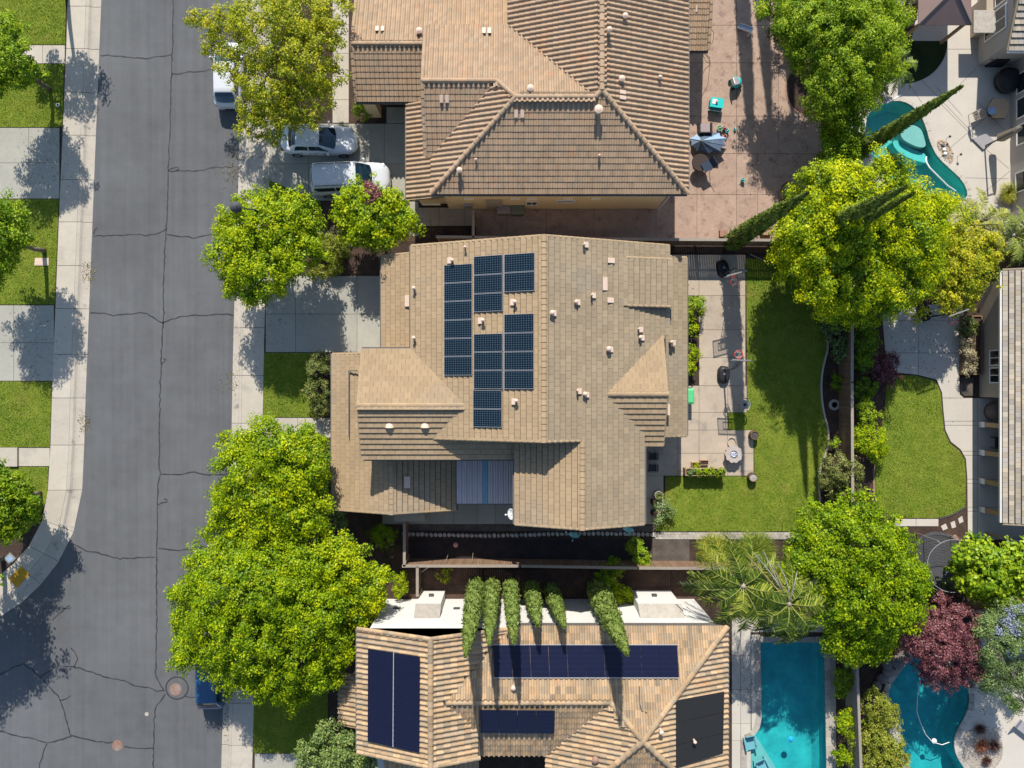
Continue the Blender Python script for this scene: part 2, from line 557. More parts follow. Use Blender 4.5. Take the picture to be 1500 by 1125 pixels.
def struct(name, mb, mat, parent=None, smooth=False):
    o = obj(name, mb, mat, parent, smooth)
    if parent is None:
        o['kind'] = 'structure'
    return o


def copytree(o, parent=None, **kw):
    c = o.copy()
    COL.objects.link(c)
    if parent is not None:
        c.parent = parent
    for k, v in kw.items():
        if k == 'loc':
            c.location = v
        elif k == 'rz':
            c.rotation_euler = (0, 0, v)
        else:
            c[k] = v
    for ch in list(o.children):
        copytree(ch, c)
    return c


def sheet(poly, z, holes=()):
    loops = [[Vector((x, y, 0)) for x, y in poly]] + [[Vector((x, y, 0)) for x, y in h] for h in holes]
    tris = tessellate_polygon(loops)
    vs = [(v.x, v.y, z) for lp in loops for v in lp]
    fs = []
    for t in tris:
        a, b, c = (Vector(vs[i]) for i in t)
        if (b - a).cross(c - a).z < 0:
            t = (t[0], t[2], t[1])
        fs.append(tuple(t))
    mb = MB()
    mb.v = vs
    mb.f = fs
    return mb


def slab_sheet(poly, z0, z1, holes=()):
    mb = sheet(poly, z1, holes)
    for lp in [poly] + list(holes):
        n = len(lp)
        o = len(mb.v)
        mb.v += [(x, y, z1) for x, y in lp] + [(x, y, z0) for x, y in lp]
        mb.f += [(o + i, o + (i + 1) % n, o + n + (i + 1) % n, o + n + i) for i in range(n)]
    return mb


def smooth_poly(pts, it=2, closed=True):
    """Chaikin corner cutting"""
    for _ in range(it):
        q = []
        n = len(pts)
        rng_ = range(n) if closed else range(n - 1)
        if not closed:
            q.append(pts[0])
        for i in rng_:
            a = pts[i]
            b = pts[(i + 1) % n]
            q.append((a[0] * .75 + b[0] * .25, a[1] * .75 + b[1] * .25))
            q.append((a[0] * .25 + b[0] * .75, a[1] * .25 + b[1] * .75))
        if not closed:
            q.append(pts[-1])
        pts = q
    return pts


def inpoly(x, y, poly):
    c = False
    n = len(poly)
    j = n - 1
    for i in range(n):
        xi, yi = poly[i][0], poly[i][1]
        xj, yj = poly[j][0], poly[j][1]
        if (yi > y) != (yj > y) and x < (xj - xi) * (y - yi) / (yj - yi) + xi:
            c = not c
        j = i
    return c


def inpoly_np(X, Y, poly):
    c = np.zeros(len(X), bool)
    n = len(poly)
    j = n - 1
    for i in range(n):
        xi, yi = poly[i][0], poly[i][1]
        xj, yj = poly[j][0], poly[j][1]
        if yi != yj:
            t = ((yi > Y) != (yj > Y)) & (X < (xj - xi) * (Y - yi) / (yj - yi) + xi)
            c ^= t
        j = i
    return c


def fast_mesh(name, V, NV, mat, vals=None, smooth=False):
    """V: (n*NV,3) vertices, consecutive NV vertices form one face"""
    n = len(V) // NV
    me = bpy.data.meshes.new(name)
    me.vertices.add(len(V))
    me.vertices.foreach_set('co', np.ascontiguousarray(V, dtype=np.float32).ravel())
    me.loops.add(n * NV)
    me.loops.foreach_set('vertex_index', np.arange(n * NV, dtype=np.int32))
    me.polygons.add(n)
    me.polygons.foreach_set('loop_start', np.arange(0, n * NV, NV, dtype=np.int32))
    me.polygons.foreach_set('loop_total', np.full(n, NV, dtype=np.int32))
    me.update(calc_edges=True)
    if vals is not None:
        a = me.attributes.new('v', 'FLOAT', 'FACE')
        a.data.foreach_set('value', np.ascontiguousarray(vals, dtype=np.float32))
    me.materials.append(mat)
    return me
# ------------------------------------------------------------------ pools (outlines are needed for the holes in the ground)
POOL1 = GP([(1113, 940), (1208, 940), (1211, 1135), (1212, 1330), (1093, 1330), (1093, 1083), (1104, 1078), (1112, 1066), (1115, 1050), (1114, 1000)])
POOL2 = GP([(1334, 962), (1318, 984), (1300, 1008), (1302, 1030), (1306, 1050), (1309, 1080), (1318, 1102), (1332, 1125), (1345, 1180), (1385, 1205), (1425, 1190),
            (1430, 1150), (1414, 1127), (1401, 1107), (1397, 1088), (1402, 1070), (1413, 1052), (1420, 1034), (1420, 1012), (1411, 993), (1385, 972), (1358, 960)])
POOL3 = GP([(1267, 176), (1275, 161), (1293, 152), (1313, 146), (1332, 151), (1348, 166), (1357, 187), (1363, 210), (1374, 231), (1393, 248), (1410, 264),
            (1419, 284), (1412, 296), (1392, 302), (1362, 304), (1335, 292), (1312, 276), (1292, 256), (1274, 226), (1268, 200)])
POOL2 = smooth_poly(POOL2, 1)
POOL3 = smooth_poly(POOL3, 1)


def pool(name, label, outline, depth, plaster, wat, copmat, cw=0.32, coplen=0.45):
    cx = sum(p[0] for p in outline) / len(outline)
    cy = sum(p[1] for p in outline) / len(outline)
    t = thing(name, label, 'swimming pool', (cx, cy, -0.12), world=True)
    n = len(outline)
    inner = [(cx + (x - cx) * 0.90, cy + (y - cy) * 0.93) for x, y in outline]
    mb = MB()
    vs = [(x, y, -0.02) for x, y in outline] + [(x, y, -depth * 0.7) for x, y in outline] + [(x, y, -depth) for x, y in inner]
    fs = []
    for k in range(2):
        fs += [(k * n + i, k * n + (i + 1) % n, (k + 1) * n + (i + 1) % n, (k + 1) * n + i) for i in range(n)]
    mb.add(vs, fs)
    fl = sheet(inner, -depth)
    mb.add(fl.v, fl.f)
    obj('basin', mb, plaster, t)
    obj('pool_water', sheet(outline, -0.13), wat, t)
    # coping: separate stones laid round the edge
    pts = outline + [outline[0]]
    k = 0
    for i in range(n):
        a = Vector(pts[i])
        b2 = Vector(pts[i + 1])
        d = b2 - a
        m = max(1, round(d.length / coplen))
        dn = d.normalized()
        nn = Vector((dn.y, -dn.x))
        area = sum(outline[j][0] * outline[(j + 1) % n][1] - outline[(j + 1) % n][0] * outline[j][1] for j in range(n))
        if area < 0:
            nn = -nn
        for j in range(m):
            p0 = a + d * (j / m) + dn * 0.008
            p1 = a + d * ((j + 1) / m) - dn * 0.008
            w = cw * rnd.uniform(0.94, 1.06)
            h = 0.035 + rnd.uniform(0, 0.012)
            obj('coping_stone', MB().prism([tuple(p0 - nn * 0.03), tuple(p1 - nn * 0.03), tuple(p1 + nn * w), tuple(p0 + nn * w)], -0.04, h), copmat, t)
            k += 1
    return t


pool1 = pool('swimming_pool', 'long rectangular blue pool with shaded water behind the bottom house', POOL1, 1.55, M['plaster'], M['water'], M['stone'], 0.34, 0.6)
pool2 = pool('swimming_pool', 'kidney shaped deep teal pool beside the purple leaved tree', POOL2, 1.6, M['plaster'], M['water'], M['stone'], 0.32, 0.5)
pool3 = pool('swimming_pool', 'curved green blue pool crossed by a leaning cypress at top right', POOL3, 1.3, M['plaster3'], M['water3'], M['pale_con'], 0.26, 0.6)
# shallow shelves and steps inside the pools
obj('shelf', slab_sheet(smooth_poly(GP([(1093, 1086), (1106, 1080), (1116, 1090), (1126, 1108), (1140, 1128), (1146, 1160), (1146, 1325), (1093, 1325)]), 1), -1.5, -0.28), M['shelf'], pool1)
obj('shelf', slab_sheet(smooth_poly(GP([(1322, 186), (1338, 180), (1352, 186), (1357, 200), (1360, 214), (1348, 214), (1334, 208), (1322, 200)]), 2), -1.25, -0.22), M['shelf'], pool3)
obj('step', slab_sheet(smooth_poly(GP([(1314, 200), (1330, 204), (1346, 216), (1366, 222), (1368, 236), (1350, 232), (1330, 224), (1316, 212)]), 2), -1.25, -0.55), M['plaster3'], pool3)
obj('step', slab_sheet(smooth_poly(GP([(1340, 968), (1362, 966), (1385, 978), (1380, 990), (1350, 984)]), 2), -1.25, -0.6), M['plaster'], pool2)
o = obj('handrail', MB().path([P(1357, 230, 0.1), P(1356, 236, 0.5), P(1362, 246, 0.6), P(1376, 260, 0.55), P(1388, 272, 0.4), P(1400, 280, 0.1)], 0.045), M['white'], pool3)
o = obj('divider_rope', MB().path([P(1297, 152, 0.02), P(1320, 139, 0.02)], 0.05), M['white'], pool3)
hs = [P(1345, 984, -0.1), P(1348, 1000, -0.1), P(1344, 1020, -0.1), P(1343, 1042, -0.1), P(1348, 1058, -0.1), P(1356, 1076, -0.1), P(1366, 1087, -0.1), P(1380, 1091, -0.1), P(1391, 1087, -0.1)]
cl = thing('pool_cleaner', 'white pool cleaner hose floating on the kidney shaped pool', 'pool cleaner', hs[0], world=True)
obj('hose', MB().path(hs, 0.022), M['white'], cl)
obj('cleaner_head', MB().lathe([(0.16, 0), (0.17, 0.06), (0.1, 0.1), (0.02, 0.13)], P(1368, 1085, -0.1), 10), M['white'], cl)
fl = thing('pool_float', 'small bright blue chlorine float in the rectangular pool', 'pool float', P(1158, 1082, -0.12), world=True)
obj('float_body', MB().lathe([(0.05, 0), (0.2, 0.03), (0.21, 0.08), (0.12, 0.12), (0.08, 0.2), (0.02, 0.21)], P(1158, 1082, -0.12), 12), mk('blue_plastic', (0.02, 0.35, 0.6), rough=0.3, noises=()), fl)

# ------------------------------------------------------------------ ground, road, kerbs
B = 260.0
obj_ground = struct('ground', sheet([(-B, -B), (B, -B), (B, B), (-B, B)], -0.16, [POOL1, POOL2, POOL3]), M['soil'])


def lerp_y(tab, y):
    if y <= tab[0][0]:
        a, b_ = tab[0], tab[1]
    elif y >= tab[-1][0]:
        a, b_ = tab[-2], tab[-1]
    else:
        for a, b_ in zip(tab[:-1], tab[1:]):
            if a[0] <= y <= b_[0]:
                break
    return a[1] + (b_[1] - a[1]) * (y - a[0]) / (b_[0] - a[0])


LS = [(0, 99), (72, 97), (300, 87), (580, 76), (650, 74), (718, 70)]
LC1 = [(0, 126), (72, 123.5), (300, 114), (580, 103), (650, 101), (718, 97)]
LC2 = [(0, 132), (72, 130), (300, 120), (580, 110), (650, 107.5), (718, 103)]
LG = [(0, 147), (72, 144), (300, 135), (580, 124), (650, 122), (718, 119)]
lst = []
for y in (-620, -300, -180, -116, -54, 9, 71, 135, 198, 263, 325, 389, 452, 519, 583, 652, 718):
    lst.append([(lerp_y(t, y), y) for t in (LS, LC1, LC2, LG)])
lst += [[(62, 762), (87, 771), (93, 774), (106, 780)], [(42, 800), (65, 811), (69, 815), (84, 824)], [(20, 825), (40, 840), (45, 845), (58, 857)],
        [(0, 842), (18, 862), (23, 868), (31, 883)], [(-25, 856), (-10, 880), (-7, 886), (0, 903)], [(-60, 868), (-52, 896), (-50, 902), (-45, 920)],
        [(-250, 880), (-250, 908), (-250, 914), (-250, 932)], [(-700, 880), (-700, 908), (-700, 914), (-700, 932)]]
RG = [(0, 352), (190, 350), (300, 347), (450, 342), (520, 340), (640, 338), (1070, 324.5), (1125, 323)]
rst = []
for y in (-620, -300, -180, -110, -40, 30, 100, 165, 230, 290, 352, 414, 480, 550, 620, 690, 760, 826, 892, 960, 1030, 1092, 1160, 1300, 1700):
    g = lerp_y(RG, y)
    rst.append([(g + 46.5, y), (g + 15, y), (g + 10.5, y), (g, y)])


def shrink(q, g=0.012):
    c = Vector((sum(p[0] for p in q) / 4, sum(p[1] for p in q) / 4))
    out = []
    for p in q:
        d = Vector(p) - c
        out.append(tuple(c + d * max(0.2, 1 - g * 1.4 / max(d.length, 0.05))))
    return out


def prism_of(q, z0, z1):
    return MB().prism([tuple(p) for p in q], z0, z1)


walk_l = struct('sidewalk', slab_sheet([G(*s[0]) for s in lst] + [G(*s[1]) for s in reversed(lst)], -0.15, -0.012), M['joint'])
walk_r = struct('sidewalk', slab_sheet([G(*s[0]) for s in rst] + [G(*s[1]) for s in reversed(rst)], -0.15, -0.012), M['joint'])
kerb_l = struct('kerb_and_gutter', slab_sheet([G(*s[1]) for s in lst] + [G(*s[3]) for s in reversed(lst)], -0.158, -0.147), M['joint'])
kerb_r = struct('kerb_and_gutter', slab_sheet([G(*s[1]) for s in rst] + [G(*s[3]) for s in reversed(rst)], -0.158, -0.147), M['joint'])
for stn, wk, kb in ((lst, walk_l, kerb_l), (rst, walk_r, kerb_r)):
    for a, b_ in zip(stn[:-1], stn[1:]):
        if abs(a[0][1] - b_[0][1]) > 250 or abs(a[0][0] - b_[0][0]) > 250:
            nsub = 6
        else:
            nsub = 1
        for k in range(nsub):
            f0 = k / nsub
            f1_ = (k + 1) / nsub
            A = [G(p[0] + (q[0] - p[0]) * f0, p[1] + (q[1] - p[1]) * f0) for p, q in zip(a, b_)]
            C = [G(p[0] + (q[0] - p[0]) * f1_, p[1] + (q[1] - p[1]) * f1_) for p, q in zip(a, b_)]
            obj('slab', prism_of(shrink([A[0], A[1], C[1], C[0]], 0.012), -0.10, 0.0 + rnd.uniform(0, 0.006)), M['concrete'], wk)
            # rolled kerb: top, slope, gutter pan
            q = shrink([A[1], A[3], C[3], C[1]], 0.010)
            a1, a3, c3_, c1_ = [Vector(p) for p in q]
            vs = []
            for f_, z in ((0, 0.004), (0.22, 0.0), (0.36, -0.10), (0.5, -0.135), (1.0, -0.118)):
                pa = a1.lerp(a3, f_)
                pc = c1_.lerp(c3_, f_)
                vs += [(pa.x, pa.y, z), (pc.x, pc.y, z)]
            fs = [(2 * i, 2 * i + 2, 2 * i + 3, 2 * i + 1) for i in range(4)]
            mbk = MB().add(vs, fs)
            if (Vector(vs[2]) - Vector(vs[0])).cross(Vector(vs[1]) - Vector(vs[0])).z < 0:
                mbk.f = [f[::-1] for f in mbk.f]
            obj('kerb_section', mbk, M['kerb'], kb)

road_poly = [G(*s[3]) for s in lst] + [G(-700, 1700)] + [G(*s[3]) for s in reversed(rst)]
road = struct('road', sheet(road_poly, -0.125), M['asphalt'])

yard_r = struct('yard_soil', slab_sheet([G(*s[0]) for s in rst] + [G(2400, 1700), G(2400, -620)], -0.155, -0.03, [POOL1, POOL2, POOL3]), M['soil'])
yard_l = struct('yard_soil', slab_sheet([G(*s[0]) for s in lst] + [G(-700, -620)], -0.155, -0.03), M['soil'])

# tar sealed cracks in the asphalt
cracks = [
    [(253, -60), (252, 40), (251, 80), (249, 130), (248, 190), (245, 240), (244, 300), (242, 335), (240, 370), (238, 420), (238, 468), (235, 520), (233, 580), (232, 640), (232, 685), (234, 695), (230, 708), (229, 760), (228, 820), (228, 900), (227, 980), (226, 990), (231, 1000), (237, 1010), (239, 1014)],
    [(145, 80), (160, 80), (180, 82), (200, 83), (213, 85), (225, 82), (240, 81), (250, 79)],
    [(251, 107), (262, 107), (275, 104), (290, 104), (305, 101), (316, 101)],
    [(245, 250), (262, 249), (280, 250), (292, 249), (305, 245), (320, 244), (340, 243)],
    [(135, 345), (165, 344), (190, 343), (204, 343), (212, 345), (228, 342), (236, 338), (242, 335)],
    [(242, 343), (255, 346), (270, 346), (285, 348), (300, 344), (312, 343), (330, 346), (345, 345)],
    [(131, 458), (150, 459), (165, 462), (185, 460), (205, 458), (214, 459), (224, 465), (234, 471), (238, 473)],
    [(238, 473), (250, 467), (265, 463), (285, 461), (300, 462), (318, 460), (332, 460), (341, 462)],
    [(235, 695), (250, 695), (262, 696), (275, 693), (285, 692), (300, 696), (320, 696), (337, 694)],
    [(103, 797), (115, 802), (125, 808), (142, 810), (160, 816), (175, 819), (200, 818), (226, 817)],
    [(229, 803), (245, 805), (260, 807), (280, 804), (300, 803), (330, 803)],
    [(230, 741), (236, 737), (243, 735), (243, 732), (239, 731)],
    [(245, 250), (250, 246), (258, 244), (261, 247), (256, 249)],
    [(235, 533), (240, 529), (242, 527), (238, 525)],
    [(136, 343), (137, 335), (141, 333)],
    [(237, 1013), (228, 1013), (215, 1008), (200, 1007), (180, 998), (155, 993), (130, 985), (115, 980), (98, 977), (84, 976), (70, 985), (58, 992)],
    [(-30, 1000), (0, 988), (15, 980), (32, 973), (45, 981), (57, 992), (68, 1005), (82, 1020), (87, 1030), (93, 1048), (98, 1065), (102, 1080)],
    [(84, 976), (80, 968), (81, 961)], [(98, 977), (92, 985), (89, 983)], [(107, 979), (112, 966), (108, 957), (102, 950)],
    [(86, 1028), (96, 1024), (102, 1020)],
    [(-60, 1065), (0, 1073), (20, 1079), (45, 1083), (66, 1090), (85, 1086), (103, 1080)],
    [(66, 1090), (60, 1110), (55, 1130), (45, 1180)],
    [(103, 1080), (120, 1083), (140, 1088), (155, 1089), (165, 1088)],
    [(180, 1095), (200, 1098), (224, 1098)],
    [(240, 1018), (232, 1030), (226, 1040), (225, 1060), (224, 1098), (223, 1130), (221, 1250)],
    [(269, 1021), (280, 1023), (295, 1021)],
    [(75, 909), (85, 900), (95, 892), (100, 888)], [(90, 893), (98, 893), (102, 891)],
]


def wobble(pts, amp=0.022, step=0.22):
    out = []
    for i in range(len(pts) - 1):
        a = Vector(pts[i])
        b2 = Vector(pts[i + 1])
        m = max(1, int((b2 - a).length / step))
        for j in range(m):
            p = a.lerp(b2, j / m)
            out.append((p.x + rnd.gauss(0, amp), p.y + rnd.gauss(0, amp)))
    out.append(pts[-1])
    return out


for c_ in cracks:
    pts = wobble([G(*p) for p in c_])
    ws = [rnd.uniform(0.045, 0.10) for _ in pts]
    obj('crack_seal', MB().ribbon(pts, ws, -0.120), M['tar'], road)
ring = [G(258 + 16.3 * math.cos(t * math.pi / 12), 1009 + 16.3 * math.sin(t * math.pi / 12)) for t in range(25)]
obj('crack_seal', MB().ribbon(ring, 0.08, -0.116), M['tar'], road)


def manhole(px, py, r, label):
    c_ = P(px, py, -0.122)
    t = thing('manhole_cover', label, 'manhole cover', c_)
    obj('frame_ring', MB().lathe([(r * 1.22, 0), (r * 1.22, 0.012), (r * 1.03, 0.014), (r * 1.03, 0)], (0, 0, 0), 24), M['rust'], t)
    mb = MB().lathe([(r, 0.0), (r, 0.012), (0.0001, 0.013)], (0, 0, 0), 24)
    for a in range(8):
        mb.cbox(r * .6 * math.cos(a * .785), r * .6 * math.sin(a * .785), 0.016, .05, .05, .008)
    obj('lid', mb, M['rust'], t)


manhole(257, 1010, 0.33, 'rusty manhole cover inside a round tar ring on the road')
manhole(172, 1092, 0.29, 'smaller rust pink manhole cover low in the road')
t = thing('valve_cover', 'tiny round white valve cover in the road near the tar ring', 'valve cover', P(215, 1046, -0.122))
obj('lid', MB().lathe([(0.13, 0), (0.13, 0.012), (0.08, 0.014), (0.08, 0.008), (0.0001, 0.008)], (0, 0, 0), 16), M['stone'], t)
pad = obj('tactile_pad', MB().prism(GP([(12, 848), (31, 829), (44, 841), (25, 861)]), 0.004, 0.016), M['yellowpad'], walk_l)
mbd = MB()
for i in range(7):
    for j in range(7):
        x = 12 + (31 - 12) * (i + .5) / 7 + (25 - 12) * (j + .5) / 7
        y = 848 + (829 - 848) * (i + .5) / 7 + (861 - 848) * (j + .5) / 7
        q = P(x, y)
        mbd.cbox(q.x, q.y, 0.022, 0.06, 0.06, 0.012)
obj('bump', mbd, M['yellowpad'], pad, kind='stuff')


# ------------------------------------------------------------------ paved yards: structure sheets carrying separate slabs
def paving(name, mat, grids, z1=0.0, gap=0.012, base=None, jit=0.006, polys=()):
    """grids: list of (xs, ys) in ground pixels; every cell is a slab object"""
    mb = MB()
    for xs, ys in grids:
        a = G(xs[0], ys[0])
        b_ = G(xs[-1], ys[-1])
        mb.box(min(a[0], b_[0]), min(a[1], b_[1]), z1 - 0.09, max(a[0], b_[0]), max(a[1], b_[1]), z1 - 0.022)
    for pl in polys:
        mb.prism(GP(pl), z1 - 0.09, z1 - 0.022)
    st = struct(name, mb, M['joint'])
    for xs, ys in grids:
        for i in range(len(xs) - 1):
            for j in range(len(ys) - 1):
                a = G(xs[i], ys[j])
                b_ = G(xs[i + 1], ys[j + 1])
                q = [(a[0] + gap, b_[1] + gap), (b_[0] - gap, b_[1] + gap), (b_[0] - gap, a[1] - gap), (a[0] + gap, a[1] - gap)]
                obj('slab', MB().prism(q, z1 - 0.08, z1 + rnd.uniform(-jit, 0)), mat, st)
    for pl in polys:
        q = shrink(GP(pl), gap) if len(pl) == 4 else GP(pl)
        obj('slab', MB().prism(q, z1 - 0.08, z1 - 0.001), mat, st)
    return st


paving('driveway', M['drive'], [([389, 433, 523, 562], [404, 460, 516]), ([388, 452, 563, 640], [181, 240, 294])],
       polys=[[(566, 157), (640, 157), (640, 180.5), (566, 180.5)], [(600, 295), (613, 295), (613, 346), (600, 346)]])
paving('driveway', M['drive'], [([-220, -100, -40, 42, 87], [187, 238.5, 291]), ([-220, -100, -60, 20, 79], [447, 502, 558])])
paving('driveway', M['drive'], [([373, 440, 510, 570], [1104, 1170, 1230, 1300])])
paving('garden_path', M['concrete'], [([30, 62, 95], [66, 93])])
paving('garden_path', M['concrete'], [([-60, 27, 73], [656, 683])], z1=0.01)
paving('garden_path', M['concrete'], [([487, 511], [-120, -60, 9, 36, 78, 112, 146, 180])])
paving('garden_path', M['concrete'], [([386, 436, 492], [612, 641])])
paving('patio', M['patio_con'], [([960, 1024, 1092], [373, 433]), ([1024, 1092], [433, 483, 524, 565]), ([960, 1024, 1066], [565, 604, 630]),
                                 ([1066, 1094], [565, 604]), ([960, 993, 1024, 1066, 1104], [630, 664, 690, 697]), ([938, 972, 993], [640, 668, 697]), ([938, 972], [697, 730, 768])])
sy = paving('side_patio', M['drive'], [([560, 630, 664, 699, 726, 757], [736, 768])])
paving('stamped_patio', M['stamped'], [([1000, 1079, 1140, 1204], [-260, -180, -90, -30, 37, 92, 170, 225]), ([961, 1021, 1079, 1110, 1204], [225, 285, 352]),
                                       ([697, 742, 800, 870, 961], [306, 352])])
paving('side_path', M['patio_con'], [([613, 643, 680, 697], [304, 331])])
paving('pool_deck', M['pale_con'], [([1072, 1085, 1100], [905, 960, 1010, 1060, 1085, 1140, 1200])])
obj('slab', slab_sheet(smooth_poly(GP([(1100, 930), (1113, 930), (1114, 1040), (1112, 1062), (1103, 1076), (1101, 1078)]), 0), -0.03, 0.005), M['pale_con'], struct('deck_edge', MB().prism(GP([(1100, 905), (1214, 905), (1214, 926), (1100, 926)]), -0.03, 0.002), M['pale_con']))
struct('deck_edge', MB().prism(GP([(1216, 905), (1224, 905), (1226, 1400), (1218, 1400)]), -0.03, 0.004), M['stone'])

# east garden: walk and patio in pale concrete
walk_e = [(1292, 455), (1412, 440), (1412, 500), (1405, 548), (1406, 578), (1412, 583), (1500, 583), (1500, 790), (1418, 790), (1417, 700), (1415, 672), (1407, 658), (1393, 647), (1385, 630),
          (1382, 600), (1380, 575), (1372, 556), (1345, 549), (1315, 546), (1298, 530)]
ew = struct('garden_walk', slab_sheet(GP(walk_e), -0.06, -0.02), M['joint'])


def clip_poly(poly, a, b_, c_):
    """keep a*x+b*y<=c"""
    out = []
    n = len(poly)
    for i in range(n):
        p = poly[i]
        q = poly[(i + 1) % n]
        dp = a * p[0] + b_ * p[1] - c_
        dq = a * q[0] + b_ * q[1] - c_
        if dp <= 0:
            out.append(p)
        if dp * dq < 0:
            t_ = dp / (dp - dq)
            out.append((p[0] + (q[0] - p[0]) * t_, p[1] + (q[1] - p[1]) * t_))
    return out


xs = [1280, 1345, 1432, 1520]
ys = [430, 469, 517, 583, 617, 623, 661, 667, 702, 708, 743, 749, 795]
for i in range(len(xs) - 1):
    for j in range(len(ys) - 1):
        q = clip_poly(clip_poly(clip_poly(clip_poly(walk_e, 1, 0, xs[i + 1] - .3), -1, 0, -xs[i] - .3), 0, 1, ys[j + 1] - .3), 0, -1, -ys[j] - .3)
        if len(q) > 2:
            mbq = slab_sheet(GP(q), -0.03, 0.0 + rnd.uniform(0, 0.005))
            if mbq.f:
                obj('slab', mbq, M['pale_con'], ew)
paving('garden_path', M['pale_con'], [([1310, 1342, 1375], [760, 771])])

# pale deck round the curved pool at top right
decku = [(1240, 120), (1250, 60), (1335, 60), (1360, -60), (1440, -60), (1440, 96), (1520, 96), (1520, 330), (1455, 352), (1400, 352), (1300, 345), (1255, 300), (1240, 250)]
deck_poly = GP(decku)
dk = struct('pool_deck', slab_sheet(deck_poly, -0.03, 0.0, [POOL3]), M['pale_con'])
pit = GP([(1325 + 63 * math.cos(a), 60 + 62 * math.sin(a)) for a in np.linspace(0, math.pi / 2, 14)] + [(1325, 60)])
struct('dark_turf', slab_sheet(pit, 0.0, 0.012), M['darkturf'])
for a, b_ in (((1340, 107), (1430, 200)), ((1430, 100), (1370, 160)), ((1372, 128), (1410, 170)), ((1470, 150), (1376, 230)), ((1330, 120), (1350, 150)), ((1388, 72), (1433, 72)), ((1433, 150), (1480, 200)),
              ((1400, 260), (1478, 262)), ((1420, 300), (1480, 250)), ((1376, 150), (1440, 215)), ((1440, 215), (1478, 247))):
    obj('joint', MB().ribbon([G(*a), G(*b_)], 0.022, 0.004), M['joint'], dk)
pave2 = GP([(1425, 950), (1440, 920), (1620, 920), (1620, 1300), (1430, 1300), (1420, 1130), (1405, 1107), (1402, 1088), (1407, 1073), (1418, 1054), (1426, 1036), (1426, 1010), (1418, 990)])
struct('pool_deck', slab_sheet(pave2, -0.03, 0.0), M['pale_con'])
struct('pool_deck', slab_sheet(GP([(1465, 880), (1620, 880), (1620, 915), (1465, 915)]), -0.03, 0.0), M['pale_con'])
struct('soil_bed', slab_sheet(smooth_poly(GP([(1410, 1075), (1440, 1060), (1466, 1072), (1470, 1110), (1450, 1132), (1418, 1125), (1408, 1095)]), 2), 0.0, 0.04), mk('river_gravel', (.50, .42, .33), (.30, .26, .22), rough=1, noises=((10, .5), (30, .5)), bump=(20, 1, .05)))
struct('soil_bed', slab_sheet(GP([(1187 + 35 * math.cos(a), 130 + 38 * math.sin(a)) for a in np.linspace(0, 2 * math.pi, 32)[:-1]]), -0.02, 0.012), M['soil'])
pl = GP([(1187 + 36.5 * math.cos(a), 130 + 39.5 * math.sin(a)) for a in np.linspace(0, 2 * math.pi, 33)])
struct('bed_edging', MB().ribbon(pl, 0.08, 0.014), M['terracotta'])
struct('gravel_bed', slab_sheet(GP([(956, 790), (1010, 790), (1010, 826), (956, 826)]), -0.04, -0.01), M['gravel'])
struct('gravel_bed', slab_sheet(GP([(1407, 553), (1426, 553), (1426, 580), (1412, 580), (1407, 574)]), -0.04, 0.03), M['gravel'])
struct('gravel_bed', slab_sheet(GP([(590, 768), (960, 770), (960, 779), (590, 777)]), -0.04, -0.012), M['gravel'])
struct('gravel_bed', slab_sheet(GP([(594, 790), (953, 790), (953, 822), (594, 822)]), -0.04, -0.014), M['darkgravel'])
struct('gravel_bed', slab_sheet(GP([(613, 333), (697, 333), (697, 349), (613, 349)]), -0.04, -0.01), M['mulch_red'])
struct('mulch_bed', slab_sheet(GP([(592, 875), (560, 790), (700, 835), (1150, 835), (1150, 880), (600, 880)]), -0.045, -0.022), M['mulch_red'])
struct('mulch_bed', slab_sheet(GP([(1372, 762), (1382, 752), (1414, 742), (1416, 800), (1395, 830), (1375, 812)]), -0.04, -0.01), M['mulch_red'])
struct('mulch_bed', slab_sheet(GP([(1250, 440), (1290, 440), (1300, 560), (1285, 640), (1281, 735), (1310, 765), (1250, 765)]), -0.045, -0.018), M['mulch_red'])
struct('mulch_bed', slab_sheet(GP([(395, 330), (490, 270), (612, 300), (612, 350), (560, 365), (558, 402), (392, 402)]), -0.045, -0.018), M['mulch_red'])
struct('mulch_bed', slab_sheet(GP([(511, 0), (522, 0), (522, 140), (560, 150), (563, 170), (545, 180), (511, 180)]), -0.045, -0.018), M['mulch_red'])

# ------------------------------------------------------------------ lawns: turf sheet and blades of grass
LAWNS = [
    [(-220, -60), (98, -60), (95, 65), (-220, 65)],
    [(-220, 94), (94, 94), (91, 186), (-220, 186)],
    [(-220, 292), (86, 292), (80, 446), (-220, 446)],
    [(-220, 559), (76, 559), (73, 655), (-220, 655)],
    [(-220, 684), (71, 684), (69, 730), (58, 755), (40, 780), (20, 790), (-220, 800)],
    [(387, 517), (462, 517), (462, 611), (385, 611)],
    [(386, 260), (470, 296), (470, 330), (388, 330)],
    [(372, 1000), (480, 1010), (480, 1103), (371, 1103)],
    [(1093, 378), (1135, 382), (1152, 400), (1180, 440), (1200, 456), (1208, 482), (1213, 510), (1206, 530), (1201, 560), (1204, 600), (1213, 630), (1212, 655), (1203, 678), (1197, 700), (1200, 735), (1190, 757), (1165, 778), (958, 778), (972, 760), (975, 698), (1105, 698), (1105, 630), (1067, 630), (1067, 604), (1095, 604)],
    [(1300, 549), (1340, 550), (1370, 558), (1378, 576), (1380, 602), (1383, 631), (1391, 649), (1405, 660), (1413, 673), (1415, 700), (1414, 742), (1395, 753), (1372, 759), (1310, 758), (1288, 745), (1280, 715), (1282, 690), (1288, 640), (1296, 600)],
]


